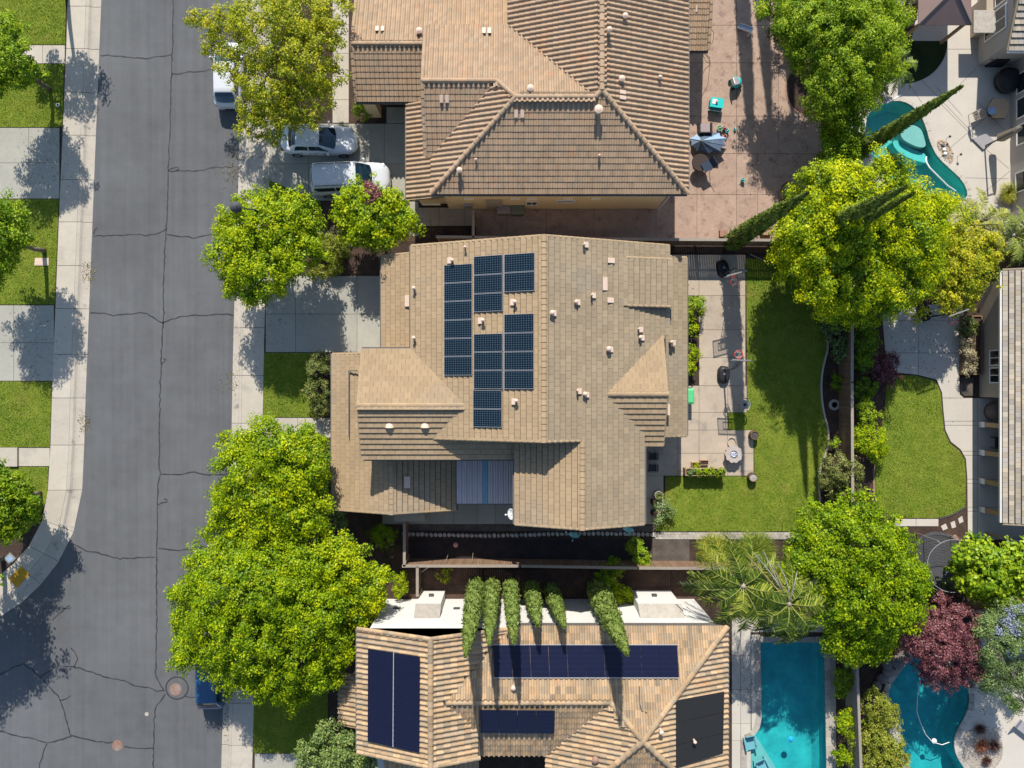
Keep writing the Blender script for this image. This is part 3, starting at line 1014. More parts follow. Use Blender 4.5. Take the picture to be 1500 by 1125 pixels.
def grass_on(polys, dens, name='grass', hmin=0.035, hmax=0.07):
    out = []
    vals = []
    for poly in polys:
        g_ = GP(poly)
        A = np.array(g_)
        lo = A.min(0)
        hi = A.max(0)
        lo = np.maximum(lo, (-36, -28))
        n = int((hi - lo).prod() * dens)
        X = rng.uniform(lo[0], hi[0], n)
        Y = rng.uniform(lo[1], hi[1], n)
        m = inpoly_np(X, Y, g_)
        X = X[m]
        Y = Y[m]
        n = len(X)
        an = rng.uniform(0, 2 * np.pi, n)
        w = rng.uniform(0.012, 0.028, n)
        h = rng.uniform(hmin, hmax, n)
        lx = rng.normal(0, 0.03, n)
        ly = rng.normal(0, 0.03, n)
        V = np.zeros((n, 3, 3))
        V[:, 0] = np.stack([X - np.cos(an) * w, Y - np.sin(an) * w, np.full(n, -0.005)], 1)
        V[:, 1] = np.stack([X + np.cos(an) * w, Y + np.sin(an) * w, np.full(n, -0.005)], 1)
        V[:, 2] = np.stack([X + lx, Y + ly, h], 1)
        out.append(V.reshape(-1, 3))
        dry = np.sin(X * .55 + 2 * np.sin(Y * .35)) + np.sin(Y * .8 + 1.5 * np.sin(X * .6 + 1)) + .7 * np.sin(X * 2.1 + Y * 1.3) + .5 * np.sin(X * 4.3 - Y * 3.7) + .4 * np.sin(X * 7.1 + Y * 6.3)
        vals.append(np.clip(0.15 * dry + rng.normal(0.50, 0.15, n), 0, 1))
    return np.concatenate(out), np.concatenate(vals)


lawnobjs = []
for poly in LAWNS:
    lawnobjs.append(struct('lawn', slab_sheet(GP(poly), -0.04, 0.0), M['lawn']))
V_, val_ = grass_on(LAWNS, 420)
gr = link('grass', fast_mesh('grass', V_, 3, M['blade'], val_))
gr['kind'] = 'stuff'

# curved concrete edging round the lawns
kerbc = smooth_poly(GP([(1136, 380), (1158, 398), (1182, 440), (1201, 456), (1209, 482), (1214, 508), (1207, 530), (1202, 560), (1205, 600), (1214, 630), (1213, 655), (1204, 678), (1198, 700), (1201, 735)]), 2, False)
struct('lawn_edging', MB().wallstrip(kerbc, 0.11, -0.05, 0.05), M['concrete'])
struct('lawn_edging', MB().wallstrip(smooth_poly(GP([(1282, 672), (1279, 700), (1281, 730), (1290, 748)]), 1, False), 0.08, -0.05, 0.04), M['terracotta'])
struct('lawn_edging', MB().wallstrip(smooth_poly(GP([(1376, 760), (1396, 754), (1414, 743)]), 1, False), 0.07, -0.05, 0.04), M['darkgrey'])
struct('lawn_edging', MB().wallstrip(smooth_poly(GP([(1098, 372), (1110, 378), (1125, 384), (1145, 386)]), 1, False), 0.08, -0.05, 0.05), M['darkstone'])

# row of rounded edging stones and the light paver band south of the middle house
es = thing('stone_edging', 'row of rounded edging stones along the shaded side yard strip', 'stone edging', P(780, 784), world=True)
proto = None
x = 592.0
while x < 958:
    c_ = P(x + rnd.uniform(-.3, .3), 783 + 1.4 * math.sin(x * .02) + rnd.uniform(-.4, .4))
    if proto is None:
        proto = MB().lathe([(0.115, 0), (0.13, 0.04), (0.12, 0.075), (0.08, 0.095), (0.0001, 0.10)], (0, 0, 0), 8).mesh('edging_stone', M['stone'])
    o = link('edging_stone', proto, es)
    o.location = (c_.x - es.location.x, c_.y - es.location.y, 0)
    o.rotation_euler = (0, 0, rnd.uniform(0, 1.5))
    o.scale = (rnd.uniform(.9, 1.08), rnd.uniform(1.0, 1.25), rnd.uniform(.8, 1.2))
    x += 6.6
pb = struct('paver_band', MB().prism(GP([(956, 779), (1166, 779), (1166, 790), (956, 790)]), -0.04, -0.008), M['joint'])
mbp = MB()
for r_ in range(3):
    x = 956 + r_ * 2
    while x < 1164:
        w = 5.2
        a = G(x, 780 + r_ * 3.3)
        b_ = G(x + w, 780 + r_ * 3.3 + 3.1)
        mbp.box(a[0], b_[1], -0.01, b_[0] - .01, a[1], 0.03 + rnd.uniform(0, .02))
        x += w
obj('paver', mbp, M['stone'], pb, kind='stuff')
# loose stones
cobs = []
for (px_, py_, s_, mt) in ((569, 832, .16, 'stone'), (567, 851, .14, 'stone'), (552, 800, .12, 'darkstone'), (575, 815, .13, 'darkstone')):
    q = P(px_, py_, -0.02)
    cobs.append(tag(obj('rock', MB().ball((q.x, q.y, q.z + s_ * .4), s_, s_ * .7, 7, 5), M[mt]), {569: 'larger pale rock on the mulch by the yellow green tree', 567: 'smaller pale rock below the larger rock on the mulch', 552: 'small dark rock in the shade under the fence corner', 575: 'dark rock on the mulch left of the fence corner'}[px_], 'rock'))
for i, poly in enumerate(([(1378, 771), (1385, 767), (1388, 774), (1381, 777)], [(1392, 766), (1398, 763), (1400, 772), (1394, 774)], [(1403, 760), (1409, 756), (1411, 764), (1405, 767)])):
    o = obj('stepping_stone', MB().prism(GP(poly), -0.02, 0.035), M['pale_con'])
    tag(o, ['leftmost pale stepping stone on mulch beside the trampoline', 'middle pale stepping stone on mulch near the trampoline', 'rightmost pale stepping stone on mulch next to the walk'][i], 'stepping stone')
o = obj('flat_rock', MB().prism(GP([(1391, 788), (1399, 783), (1404, 789), (1397, 794)]), -0.02, 0.09), M['terracotta'])
tag(o, 'flat reddish brown rock on the mulch by the trampoline', 'rock')
# ------------------------------------------------------------------ roofs
def barrel_mb(w, L):
    r = w * 0.30
    prof = [(0.0, 0.012), (0.07 * w, 0.045), (0.20 * w, 0.088), (0.34 * w, 0.102), (0.48 * w, 0.088), (0.61 * w, 0.045), (0.68 * w, 0.012), (1.0 * w, 0.012)]
    n = len(prof)
    vs = [(x, 0.0, z + 0.032) for x, z in prof] + [(x, L, z) for x, z in prof] + [(prof[0][0], 0, 0), (prof[-1][0], 0, 0)]
    fs = [(i, i + 1, n + i + 1, n + i) for i in range(n - 1)] + [tuple([2 * n] + [2 * n + 1] + list(range(n - 1, -1, -1)))]
    return vs, fs


def flat_mb(w, L):
    g = 0.005
    t0, t1 = 0.098, 0.038
    vs = [(g, 0, t0 - .036), (w - g, 0, t0 - .036), (w - g, L, t1 - .03), (g, L, t1 - .03), (g, 0, t0), (w - g, 0, t0), (w - g, L, t1), (g, L, t1)]
    fs = [(4, 5, 6, 7), (0, 1, 5, 4), (1, 2, 6, 5), (3, 0, 4, 7)]
    return vs, fs


def roof_plane(roof, pool_, poly, d, z0ref, s, kind, mat, w=0.3, g=0.36, jz=0.004, stagger=True, name='roof_tiles'):
    """poly in plan; d = unit plan vector pointing DOWN the slope; z = z0 - s*((p-p0).d) with z0ref=(p0x,p0y,z0)"""
    dx, dy = d
    p0x, p0y, z0 = z0ref
    k = math.sqrt(1 + s * s)

    def z_at(x, y):
        return z0 - s * ((x - p0x) * dx + (y - p0y) * dy)
    V = Vector((-dx / k, -dy / k, s / k))
    U = Vector((-dy, dx, 0))
    Nn = U.cross(V)
    if Nn.z < 0:
        U = -U
        Nn = U.cross(V)
    tmax = max(x * dx + y * dy for x, y in poly)
    # coordinates in the plane
    uv = [(x * U.x + y * U.y, (tmax - (x * dx + y * dy)) * k) for x, y in poly]
    a = sum(uv[i][0] * uv[(i + 1) % len(uv)][1] - uv[(i + 1) % len(uv)][0] * uv[i][1] for i in range(len(uv)))
    pl = uv if a > 0 else uv[::-1]
    n = len(pl)
    # supporting, slanted edges get clipped
    clips = []
    for i in range(n):
        A = Vector(pl[i])
        Bv = Vector(pl[(i + 1) % n])
        e = Bv - A
        if e.length < 0.2 or abs(e.y) / e.length < 0.08 or (kind == 'barrel' and abs(e.x) / e.length < 0.02):
            continue
        nn = Vector((e.y, -e.x)).normalized()    # outward for CCW
        if all((Vector(q) - A).dot(nn) < 0.02 for q in pl):
            clips.append((A, nn))
    umin = min(p[0] for p in uv)
    umax = max(p[0] for p in uv)
    vmax = max(p[1] for p in uv)
    nc = max(1, round((umax - umin) / w))
    w = (umax - umin) / nc
    base = Vector((0, 0, 0))

    def to3(u, v):
        x = u * U.x - (tmax - 0) * 0
        # invert: plan point = U*u + d*(t) where t = tmax - v/k
        t_ = tmax - v / k
        X = U.x * u + dx * t_
        Y = U.y * u + dy * t_
        return Vector((X, Y, z_at(X, Y)))
    L = g + 0.055
    if kind == 'flat':
        L = g - (0.022 if dy > 0 else 0.046)
    tv, tf = (barrel_mb if kind == 'barrel' else flat_mb)(w, L)
    full = []
    cut = []
    nr = int(vmax / g) + 1
    for j in range(nr):
        v0 = j * g - 0.03
        off = (w / 2 if (stagger and kind == 'flat' and j % 2) else 0.0)
        for i in range(-1, nc + 1):
            u0 = umin + i * w + off
            if u0 < umin - w * 0.55 or u0 + w > umax + w * 0.55:
                continue
            cs = [(u0 + .02, v0 + .04), (u0 + w - .02, v0 + .04), (u0 + w - .02, v0 + g), (u0 + .02, v0 + g)]
            ins = [inpoly(a_, b_, pl) for a_, b_ in cs]
            cen = inpoly(u0 + w / 2, v0 + g / 2, pl)
            if all(ins):
                full.append((u0, v0))
            elif cen or (any(ins) and clips):
                cut.append((u0, v0))
    R = Matrix((U, V, Nn)).transposed().to_4x4()

    def place(u0, v0):
        m = R.copy()
        q = to3(u0, v0)
        m.translation = q + Nn * rnd.uniform(0, jz)
        return m
    # singles go to the shared pool, the rest is joined
    me = None
    for (u0, v0) in full:
        m = place(u0, v0)
        c_ = m.translation
        r_ = math.hypot(c_.x, c_.y)
        view = Vector((-c_.x, -c_.y, H - c_.z))
        score = Nn.dot(view.normalized()) / view.length_squared * w * g * (1 + rnd.uniform(-.02, .02))
        infr = abs(c_.x) < 0.70 * (H - c_.z) and abs(c_.y) < 0.52 * (H - c_.z)
        pool_.append((score if infr else -1, m, (tv, tf), roof, mat, kind))
    if cut:
        bm = bmesh.new()
        for (u0, v0) in cut:
            vv = [bm.verts.new((p[0] + u0, p[1] + v0, p[2])) for p in tv]
            for f in tf:
                bm.faces.new([vv[i] for i in f])
        for A, nn in clips:
            geom = bm.verts[:] + bm.edges[:] + bm.faces[:]
            bmesh.ops.bisect_plane(bm, geom=geom, plane_co=(A.x, A.y, 0), plane_no=(nn.x, nn.y, 0), clear_outer=True)
        m = R.copy()
        m.translation = to3(0, 0)
        bm.transform(m)
        mb = MB()
        bm.verts.index_update()
        mb.v = [tuple(v.co) for v in bm.verts]
        mb.f = [tuple(v.index for v in f.verts) for f in bm.faces]
        bm.free()
        roof.setdefault('cut', []).append((mb, mat))
    # underlay
    m3 = [to3(u, v) for u, v in pl]
    mb = MB()
    th = 0.14
    nv = len(m3)
    tri = tessellate_polygon([[Vector((p[0], p[1], 0)) for p in m3]])
    vs = [(p.x, p.y, p.z - 0.005) for p in m3] + [(p.x, p.y, p.z - th) for p in m3]
    fs = []
    for t_ in tri:
        A, B_, C = (Vector(vs[i]) for i in t_)
        if (B_ - A).cross(C - A).z < 0:
            t_ = (t_[0], t_[2], t_[1])
        fs.append(tuple(t_))
        fs.append((t_[2] + nv, t_[1] + nv, t_[0] + nv))
    fs += [(i, (i + 1) % nv, nv + (i + 1) % nv, nv + i) for i in range(nv)]
    roof.setdefault('under', []).append(MB().add(vs, fs))
    roof['mat'] = mat
    return z_at


def finish_roof(house, roof, pool_, limit=300):
    under = MB()
    for m in roof['under']:
        under.add(m.v, m.f)
    ro = obj('roof', under, M['deck'], house)
    pool_.sort(key=lambda t_: -t_[0])
    singles = pool_[:limit]
    rest = pool_[limit:]
    cache = {}
    for sc_, m, (tv, tf), _, mat, kind in singles:
        key = (id(tv), mat.name)
        if key not in cache:
            mb = MB().add(tv, tf)
            cache[key] = mb.mesh('roof_tile', mat)
        o = link('roof_tile', cache[key], ro)
        o.matrix_local = m
    big = {}
    for sc_, m, (tv, tf), _, mat, kind in rest:
        big.setdefault(mat.name, MB()).add(tv, tf, m)
    for c_, mat in roof.get('cut', []):
        big.setdefault(mat.name, MB()).add(c_.v, c_.f)
    for k_, b_ in big.items():
        obj('roof_tiles', b_, bpy.data.materials[k_], ro, kind='stuff')
    return ro


CAPS = {}


def ridge(ro, a, b_, mat, r=0.13, L=0.42, lift=0.05, name='ridge_tile', flat=False):
    """overlapping ridge caps from a to b"""
    a = Vector(a)
    b_ = Vector(b_)
    d = b_ - a
    n = max(1, round(d.length / L))
    L = d.length / n
    key = (mat.name, round(r, 3), round(L, 2), flat)
    if key not in CAPS:
        vs = []
        k = 7
        for x, rr, zz in ((-0.02, r * 1.08, 0.02), (L + 0.03, r * 0.94, 0.0)):
            for i in range(k):
                t_ = math.pi * i / (k - 1)
                y = rr * math.cos(t_)
                z = (rr * (0.62 if flat else 0.85)) * math.sin(t_) - 0.05 + zz
                vs.append((x, y, z))
        fs = [(i, i + 1, k + i + 1, k + i) for i in range(k - 1)] + [tuple(range(k - 1, -1, -1)), tuple(range(k, 2 * k))]
        mb = MB().add(vs, fs)
        # make the faces look outwards
        mb.f = [f[::-1] for f in mb.f]
        me = mb.mesh('ridge_tile', mat)
        CAPS[key] = me
    X = d.normalized()
    Y = Vector((0, 0, 1)).cross(X).normalized()
    Z = X.cross(Y)
    R = Matrix((X, Y, Z)).transposed().to_4x4()
    for i in range(n):
        m = R.copy()
        m.translation = a + d * (i / n) + Vector((0, 0, lift + rnd.uniform(0, 0.006)))
        o = link(name, CAPS[key], ro)
        o.matrix_local = m


def slabline(mb, a, b_, w, h, up=0.0):
    """a rectangular bar from a to b"""
    a = Vector(a)
    b_ = Vector(b_)
    X = (b_ - a)
    L = X.length
    X.normalize()
    Y = Vector((0, 0, 1)).cross(X)
    if Y.length < 1e-4:
        Y = Vector((0, 1, 0))
    Y.normalize()
    Z = X.cross(Y)
    R = Matrix((X, Y, Z)).transposed().to_4x4()
    R.translation = a
    mb.box(0, -w / 2, -h / 2 + up, L, w / 2, h / 2 + up, R)


def window(house, c0, wdt, hgt, normal, z, frame=None, cols=2, name='window', rows=1):
    """window on a wall; c0=(x,y) centre on the wall face; normal = outward plan vector"""
    nx, ny = normal
    U = Vector((-ny, nx, 0))
    Nn = Vector((nx, ny, 0))
    R = Matrix((U, Vector((0, 0, 1)), Nn)).transposed().to_4x4()
    R.translation = Vector((c0[0], c0[1], z))
    fr = MB()
    f = 0.07
    for x0, x1, y0, y1 in ((-wdt / 2, wdt / 2, -hgt / 2, -hgt / 2 + f), (-wdt / 2, wdt / 2, hgt / 2 - f, hgt / 2), (-wdt / 2, -wdt / 2 + f, -hgt / 2 + f, hgt / 2 - f), (wdt / 2 - f, wdt / 2, -hgt / 2 + f, hgt / 2 - f)):
        fr.box(x0, y0, 0.0, x1, y1, 0.06, R)
    for c in range(1, cols):
        xx = -wdt / 2 + wdt * c / cols
        fr.box(xx - .025, -hgt / 2 + f, 0.0, xx + .025, hgt / 2 - f, 0.05, R)
    for c in range(1, rows):
        yy = -hgt / 2 + hgt * c / rows
        fr.box(-wdt / 2 + f, yy - .025, 0.0, wdt / 2 - f, yy + .025, 0.045, R)
    w = obj(name, fr, frame or M['white'], house)
    for c in range(cols):
        for r_ in range(rows):
            pw = (wdt - 2 * f) / cols
            ph = (hgt - 2 * f) / rows
            x0 = -wdt / 2 + f + pw * c + .01
            y0 = -hgt / 2 + f + ph * r_ + .01
            obj('pane', MB().box(x0, y0, 0.01, x0 + pw - .02, y0 + ph - .02, 0.025, R), M['glass'], w)
    return w


def vent_pipe(ro, px, py, z, r=0.07, h=0.45, mat='pinkwhite', flash=True, capr=1.6):
    c_ = P(px, py, z + h * .8)
    mb = MB().lathe([(r, -h * 1.1), (r, 0), (r * capr, 0.0), (r * capr, 0.06), (r * 0.6, 0.12), (0.0001, 0.13)], (c_.x, c_.y, c_.z), 12)
    o = obj('vent_pipe', mb, M[mat], ro)
    return o


def flash(ro, px, py, z, w, l, mat='pinkwhite', sx=0, sy=0, name='vent_flashing'):
    """flat box vent lying on the roof; sx, sy = slope of the roof along x and y"""
    c_ = P(px, py, z)
    vs = []
    for dz in (0.06, 0.15):
        for a, b_ in ((-1, -1), (1, -1), (1, 1), (-1, 1)):
            x = a * w / 2
            y = b_ * l / 2
            vs.append((c_.x + x, c_.y + y, c_.z + dz + sx * x + sy * y))
    mb = MB().add(vs, [(3, 2, 1, 0), (4, 5, 6, 7), (0, 1, 5, 4), (1, 2, 6, 5), (2, 3, 7, 6), (3, 0, 4, 7)])
    return obj(name, mb, M[mat], ro)


def pv_panel(ro, ctr, U, V, w, l, mat, frame=True, lift=0.16, name='solar_panel'):
    """panel with centre on roof plane, U,V unit vectors in the plane, w along U, l along V"""
    Nn = U.cross(V)
    if Nn.z < 0:
        Nn = -Nn
    R = Matrix((U, V, Nn)).transposed().to_4x4()
    R.translation = Vector(ctr) + Nn * lift
    mb = MB().box(-w / 2, -l / 2, -0.035, w / 2, l / 2, 0.0, R)
    o = obj(name, mb, mat, ro)
    uvl = o.data.uv_layers.new(name='UVMap')
    inv = R.inverted()
    for lp in o.data.loops:
        q = inv @ o.data.vertices[lp.vertex_index].co
        uvl.data[lp.index].uv = ((q.x + w / 2) / w, (q.y + l / 2) / l)
    if frame:
        fr = MB()
        t_ = 0.018
        for x0, x1, y0, y1 in ((-w / 2, w / 2, -l / 2, -l / 2 + t_), (-w / 2, w / 2, l / 2 - t_, l / 2), (-w / 2, -w / 2 + t_, -l / 2 + t_, l / 2 - t_), (w / 2 - t_, w / 2, -l / 2 + t_, l / 2 - t_)):
            fr.box(x0, y0, 0.001, x1, y1, 0.008, R)
        return o, fr
    return o, None


WEST, EAST, SOUTH, NORTH = (-1, 0), (1, 0), (0, -1), (0, 1)

# ================================================================== middle house, flat tiles and solar panels
h2 = thing('house', 'middle house with brown flat tile roof and gridded solar panels', 'house', (1.5, 1.0, 0), world=True)
wl2 = MB()
wl2.box(-5.2, -2.75, -0.03, 8.4, 7.55, 5.75)
wl2.box(0.7, -7.55, -0.03, 6.95, -2.74, 6.1)
wl2.box(-8.2, -3.85, -0.03, -5.19, 1.5, 5.5)
wl2.box(-7.45, 2.1, -0.03, -5.19, 7.5, 2.75)
wl2.box(-10.5, -7.25, -0.03, -8.19, 1.5, 2.65)
wl2.box(-8.2, -7.25, -0.03, -3.9, -3.84, 2.65)
wl2.box(8.39, -2.9, -0.03, 8.42, 7.5, 2.7)
# gable infill
wl2.add([(-5.2, 7.549, 5.7), (8.4, 7.549, 5.7), (1.7, 7.549, 8.2)], [(0, 1, 2), (2, 1, 0)])
wl2.add([(-5.2, -2.749, 5.7), (8.4, -2.749, 5.7), (1.7, -2.749, 8.2)], [(0, 1, 2), (2, 1, 0)])
wl2.add([(0.7, -7.549, 6.0), (6.95, -7.549, 6.0), (3.82, -7.549, 7.35)], [(0, 1, 2), (2, 1, 0)])
wl2.add([(-8.199, 1.5, 5.4), (-8.199, -3.85, 5.4), (-8.199, -1.19, 6.55)], [(0, 1, 2), (2, 1, 0)])
wl2.add([(-10.5, -7.249, 2.6), (-3.9, -7.249, 2.6), (-7.15, -7.249, 3.9)], [(0, 1, 2), (2, 1, 0)])
wl2.box(6.6, -3.2, 4.0, 8.25, 2.2, 5.9)
wall2 = obj('wall', wl2, M['stucco_beige'], h2)
rf = {}
tp = []
s = .378
FT = M['flat_tile']
kw = dict(kind='flat', mat=FT, w=0.43, g=0.335)
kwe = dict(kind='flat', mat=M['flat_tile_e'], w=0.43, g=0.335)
roof_plane(rf, tp, [(1.7, 7.93), (-5.74, 7.93), (-5.74, 1.97), (-2.6, -1.19), (-4.5, -3.1), (1.7, -3.1)], WEST, (1.7, 0, 8.4), s, **kw)
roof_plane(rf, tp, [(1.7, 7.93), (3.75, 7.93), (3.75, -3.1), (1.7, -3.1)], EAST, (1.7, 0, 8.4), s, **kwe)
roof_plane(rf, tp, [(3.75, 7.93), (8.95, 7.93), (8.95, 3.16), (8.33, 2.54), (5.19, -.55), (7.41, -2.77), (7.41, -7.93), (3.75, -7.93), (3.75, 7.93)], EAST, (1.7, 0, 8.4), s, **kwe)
roof_plane(rf, tp, [(3.82, -2.9), (.19, -2.9), (.19, -7.93), (3.82, -7.93)], WEST, (3.82, 0, 7.6), s, **kw)
roof_plane(rf, tp, [(-8.6, -1.19), (-2.6, -1.19), (-5.74, 1.97), (-8.6, 1.97)], NORTH, (0, -1.19, 6.78), s, **kw)
roof_plane(rf, tp, [(-8.6, -1.19), (-2.6, -1.19), (-4.2, -2.8), (0.19, -2.8), (.19, -4.25), (-8.6, -4.25)], SOUTH, (0, -1.19, 6.78), s, **kw)
roof_plane(rf, tp, [(5.19, -.55), (8.57, -.55), (8.57, 2.78)], NORTH, (0, -.55, 7.08), s, **kw)
roof_plane(rf, tp, [(5.19, -.55), (8.57, -.55), (8.57, -3.46), (7.41, -3.46), (7.41, -2.77)], SOUTH, (0, -.55, 7.08), s, **kw)
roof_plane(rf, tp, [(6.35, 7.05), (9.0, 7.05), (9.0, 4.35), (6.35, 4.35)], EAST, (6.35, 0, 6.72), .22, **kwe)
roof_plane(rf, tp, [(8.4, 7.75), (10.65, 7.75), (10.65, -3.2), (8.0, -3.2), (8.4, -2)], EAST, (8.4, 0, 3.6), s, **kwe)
roof_plane(rf, tp, [(-7.95, 1.97), (-5.2, 1.97), (-5.2, 7.9), (-7.95, 7.9)], WEST, (-7.95, 0, 2.7), s, **kw)
roof_plane(rf, tp, [(-11.0, 1.86), (-8.2, 1.86), (-8.2, -3.84), (-7.15, -3.84), (-7.15, -7.73), (-11.0, -7.73)], WEST, (-11.0, 0, 2.65), s, **kw)
roof_plane(rf, tp, [(-7.15, -3.84), (-3.47, -3.84), (-3.47, -7.73), (-7.15, -7.73)], EAST, (-7.15, 0, 4.105), s, **kw)
ro2 = finish_roof(h2, rf, tp)
for a, b_ in (((1.7, -3.1, 8.4), (1.7, 7.93, 8.4)), ((3.82, -7.93, 7.6), (3.82, -3.1, 7.6)), ((-8.6, -1.19, 6.78), (-2.7, -1.19, 6.78)), ((8.6, -.55, 7.08), (5.3, -.55, 7.08)), ((-7.15, -7.73, 4.1), (-7.15, -3.9, 4.1))):
    ridge(ro2, a, b_, FT, r=0.14, L=0.33 if a[0] == b_[0] else 0.4, lift=0.07, flat=True)
# rake caps (gable edge tiles)
for a, b_ in (((-5.74, 7.9, 5.6), (1.7, 7.9, 8.4)), ((8.95, 7.9, 5.66), (1.7, 7.9, 8.4)), ((-4.5, -3.08, 6.05), (1.7, -3.08, 8.4)), ((3.7, -3.08, 7.65), (1.7, -3.08, 8.4)), ((.19, -7.9, 6.23), (3.82, -7.9, 7.6)), ((7.41, -7.9, 6.24), (3.82, -7.9, 7.6)),
              ((-8.57, 1.97, 5.58), (-8.57, -1.19, 6.78)), ((-8.57, -4.25, 5.62), (-8.57, -1.19, 6.78)), ((8.55, 2.7, 5.85), (8.55, -.55, 7.08)), ((8.55, -3.46, 5.98), (8.55, -.55, 7.08)),
              ((-11, 1.84, 2.65), (-8.3, 1.84, 3.67)), ((-7.95, 7.88, 2.7), (-5.3, 7.88, 3.7)), ((-11, -7.7, 2.65), (-7.15, -7.7, 4.1)), ((-3.47, -7.7, 2.71), (-7.15, -7.7, 4.1)), ((10.65, 7.73, 2.75), (9.0, 7.73, 3.37)), ((10.65, -3.18, 2.75), (8.2, -3.18, 3.66)),
              ((9.0, 7.03, 6.14), (6.35, 7.03, 6.72)), ((9.0, 4.37, 6.14), (6.35, 4.37, 6.72))):
    ridge(ro2, a, b_, FT, r=0.075, L=0.34, lift=0.06, name='rake_tile', flat=True)
# gutters
for a, b_ in (((-5.83, 2.05, 5.5), (-5.83, 7.9, 5.5)), ((9.04, 3.4, 5.58), (9.04, 4.3, 5.58)), ((7.50, -3.5, 6.15), (7.50, -7.9, 6.15)), ((10.74, -3.2, 2.65), (10.74, 7.75, 2.65)), ((-8.04, 2.0, 2.6), (-8.04, 7.9, 2.6)),
              ((-11.09, -7.7, 2.55), (-11.09, 1.86, 2.55)), ((-8.6, 2.06, 5.48), (-5.7, 2.06, 5.48)), ((-8.5, -4.34, 5.5), (0.2, -4.34, 5.5)), ((.10, -4.4, 6.1), (.10, -7.9, 6.1)), ((-3.38, -3.9, 2.6), (-3.38, -7.7, 2.6))):
    mb = MB()
    slabline(mb, a, b_, 0.12, 0.11)
    g_ = obj('gutter', mb, M['gutter'], ro2)
mb = MB()
slabline(mb, P(511, 543, 3.3), P(511, 640, 3.3), 0.06, 0.08)
slabline(mb, P(511, 543, 3.3), P(523, 543, 3.6), 0.06, 0.08)
obj('gutter', mb, M['gutter'], ro2)
# side box below the low gable, dormer cheek
obj('porch_box', MB().box(P(577, 0, 2.2).x, P(0, 764, 2.2).y, -0.02, P(622, 0, 2.2).x, -7.25, 2.2), M['stucco_beige'], h2)
obj('dormer_cheek', MB().box(6.6, 4.5, 5.6, 8.6, 6.9, 6.0), M['stucco_beige'], h2)

# solar array
U = Vector((1, 0, s)).normalized()
V = Vector((0, 1, 0))


def zW(x):
    return 8.4 - s * (1.7 - x)


def on_west(px, py, lift=0.0):
    x = P(px, py, 7.0).x
    for _ in range(6):
        x = P(px, py, zW(x) + lift).x
    return P(px, py, zW(x) + lift)


M['pvframe'] = mk('panel_frame_metal', (.36, .38, .40), rough=.5, metal=.3, noises=())
frames = []
cells = []
cols = [(650, 691.5, [387, 414, 441, 468.5, 495.5, 522, 550]), (693.5, 736, [374, 402, 429.5, 456.5]), (738, 783, [371, 398.5, 427]),
        (693.5, 736, [488.5, 515.5, 542.5, 570]), (738, 782, [459.5, 487.5, 515, 542.5, 570]), (692.5, 735, [571.5, 599, 626])]
for x0, x1, ys_ in cols:
    for y0, y1 in zip(ys_[:-1], ys_[1:]):
        cells.append((x0, x1, y0, y1))
for x0, x1, y0, y1 in cells:
    c_ = on_west((x0 + x1) / 2, (y0 + y1) / 2, 0.17)
    a = on_west(x0 + 0.3, (y0 + y1) / 2, 0.17)
    b_ = on_west(x1 - 0.3, (y0 + y1) / 2, 0.17)
    w_ = (b_ - a).length
    l_ = abs(P(0, y0, c_.z).y - P(0, y1, c_.z).y) - 0.03
    o, fr = pv_panel(ro2, c_, U, V, w_, l_, M['pv_grid'], True, 0.0)
    o2 = obj('panel_frame', fr, M['pvframe'], None)
    o2.parent = ro2
    o2.name = 'panel_frame'
# vents on the west slope
for px_, py_ in ((661, 380), (753, 441), (706, 468), (755, 586), (605, 421), (605, 494)):
    q = on_west(px_, py_)
    vent_pipe(ro2, px_ + 1, py_ + 1, q.z, 0.07, 0.5)
    if px_ > 620:
        flash(ro2, px_ - 2.5, py_ + 2, q.z, 0.24, 0.34, sx=s)
q = on_west(681, 362)
vent_pipe(ro2, 681, 362, q.z, 0.05, 0.45)


def on_east(px, py):
    x = P(px, py, 7.0).x
    for _ in range(6):
        x = P(px, py, 8.4 - s * (x - 1.7)).x
    return P(px, py, 8.4 - s * (x - 1.7))


for px_, py_, r_, h_ in ((856, 358, .06, .45), (809, 458, .11, .4), (844, 442, .09, .35), (867, 432, .05, .45), (938, 494, .085, .4), (936, 482, .05, .45), (892, 511, .12, .4), (984, 501, .09, .4), (857, 577, .1, .4), (846, 572, .05, .45)):
    q = on_east(px_, py_) if px_ < 975 else P(px_, py_, 3.4)
    vent_pipe(ro2, px_, py_, q.z, r_, h_, capr=1.25)
    flash(ro2, px_ + 2.5, py_ + 1, q.z, 0.25, 0.3, sx=-s)
flash(ro2, 886, 416, on_east(886, 416).z, 0.28, 0.72, sx=-s)
flash(ro2, 827, 707, 6.95, 0.34, 0.75, sx=s)
flash(ro2, 597, 441, 3.4, 0.3, 0.68, sx=s)
flash(ro2, 597, 706, 3.85, 0.34, 0.7, sx=-s)
flash(ro2, 583, 561, 6.1, 0.74, 0.34, sy=-s)
flash(ro2, 895, 382, on_east(895, 382).z, 0.4, 0.28, sx=-s)
flash(ro2, 894, 440, on_east(894, 440).z, 0.36, 0.28, sx=-s)
flash(ro2, 979, 600, 3.75, 0.16, 0.65, sx=-s)
# two round hooded dormer vents on the south slope
for px_, nm in ((571, 0), (623, 1)):
    q = P(px_, 620, 6.3)
    mb = MB()
    k = 8
    vs = []
    for yy, rr in ((0.28, 0.05), (-0.25, 0.28)):
        for i in range(k):
            a = math.pi * i / (k - 1)
            vs.append((q.x + max(rr, .24) * math.cos(a), q.y + yy, q.z - 0.02 + rr * 1.1 * math.sin(a)))
    fs = [(i + 1, i, k + i, k + i + 1) for i in range(k - 1)] + [tuple(range(k, 2 * k))]
    mb.add(vs, fs)
    obj('hooded_vent', mb, M['pinkwhite'], ro2)
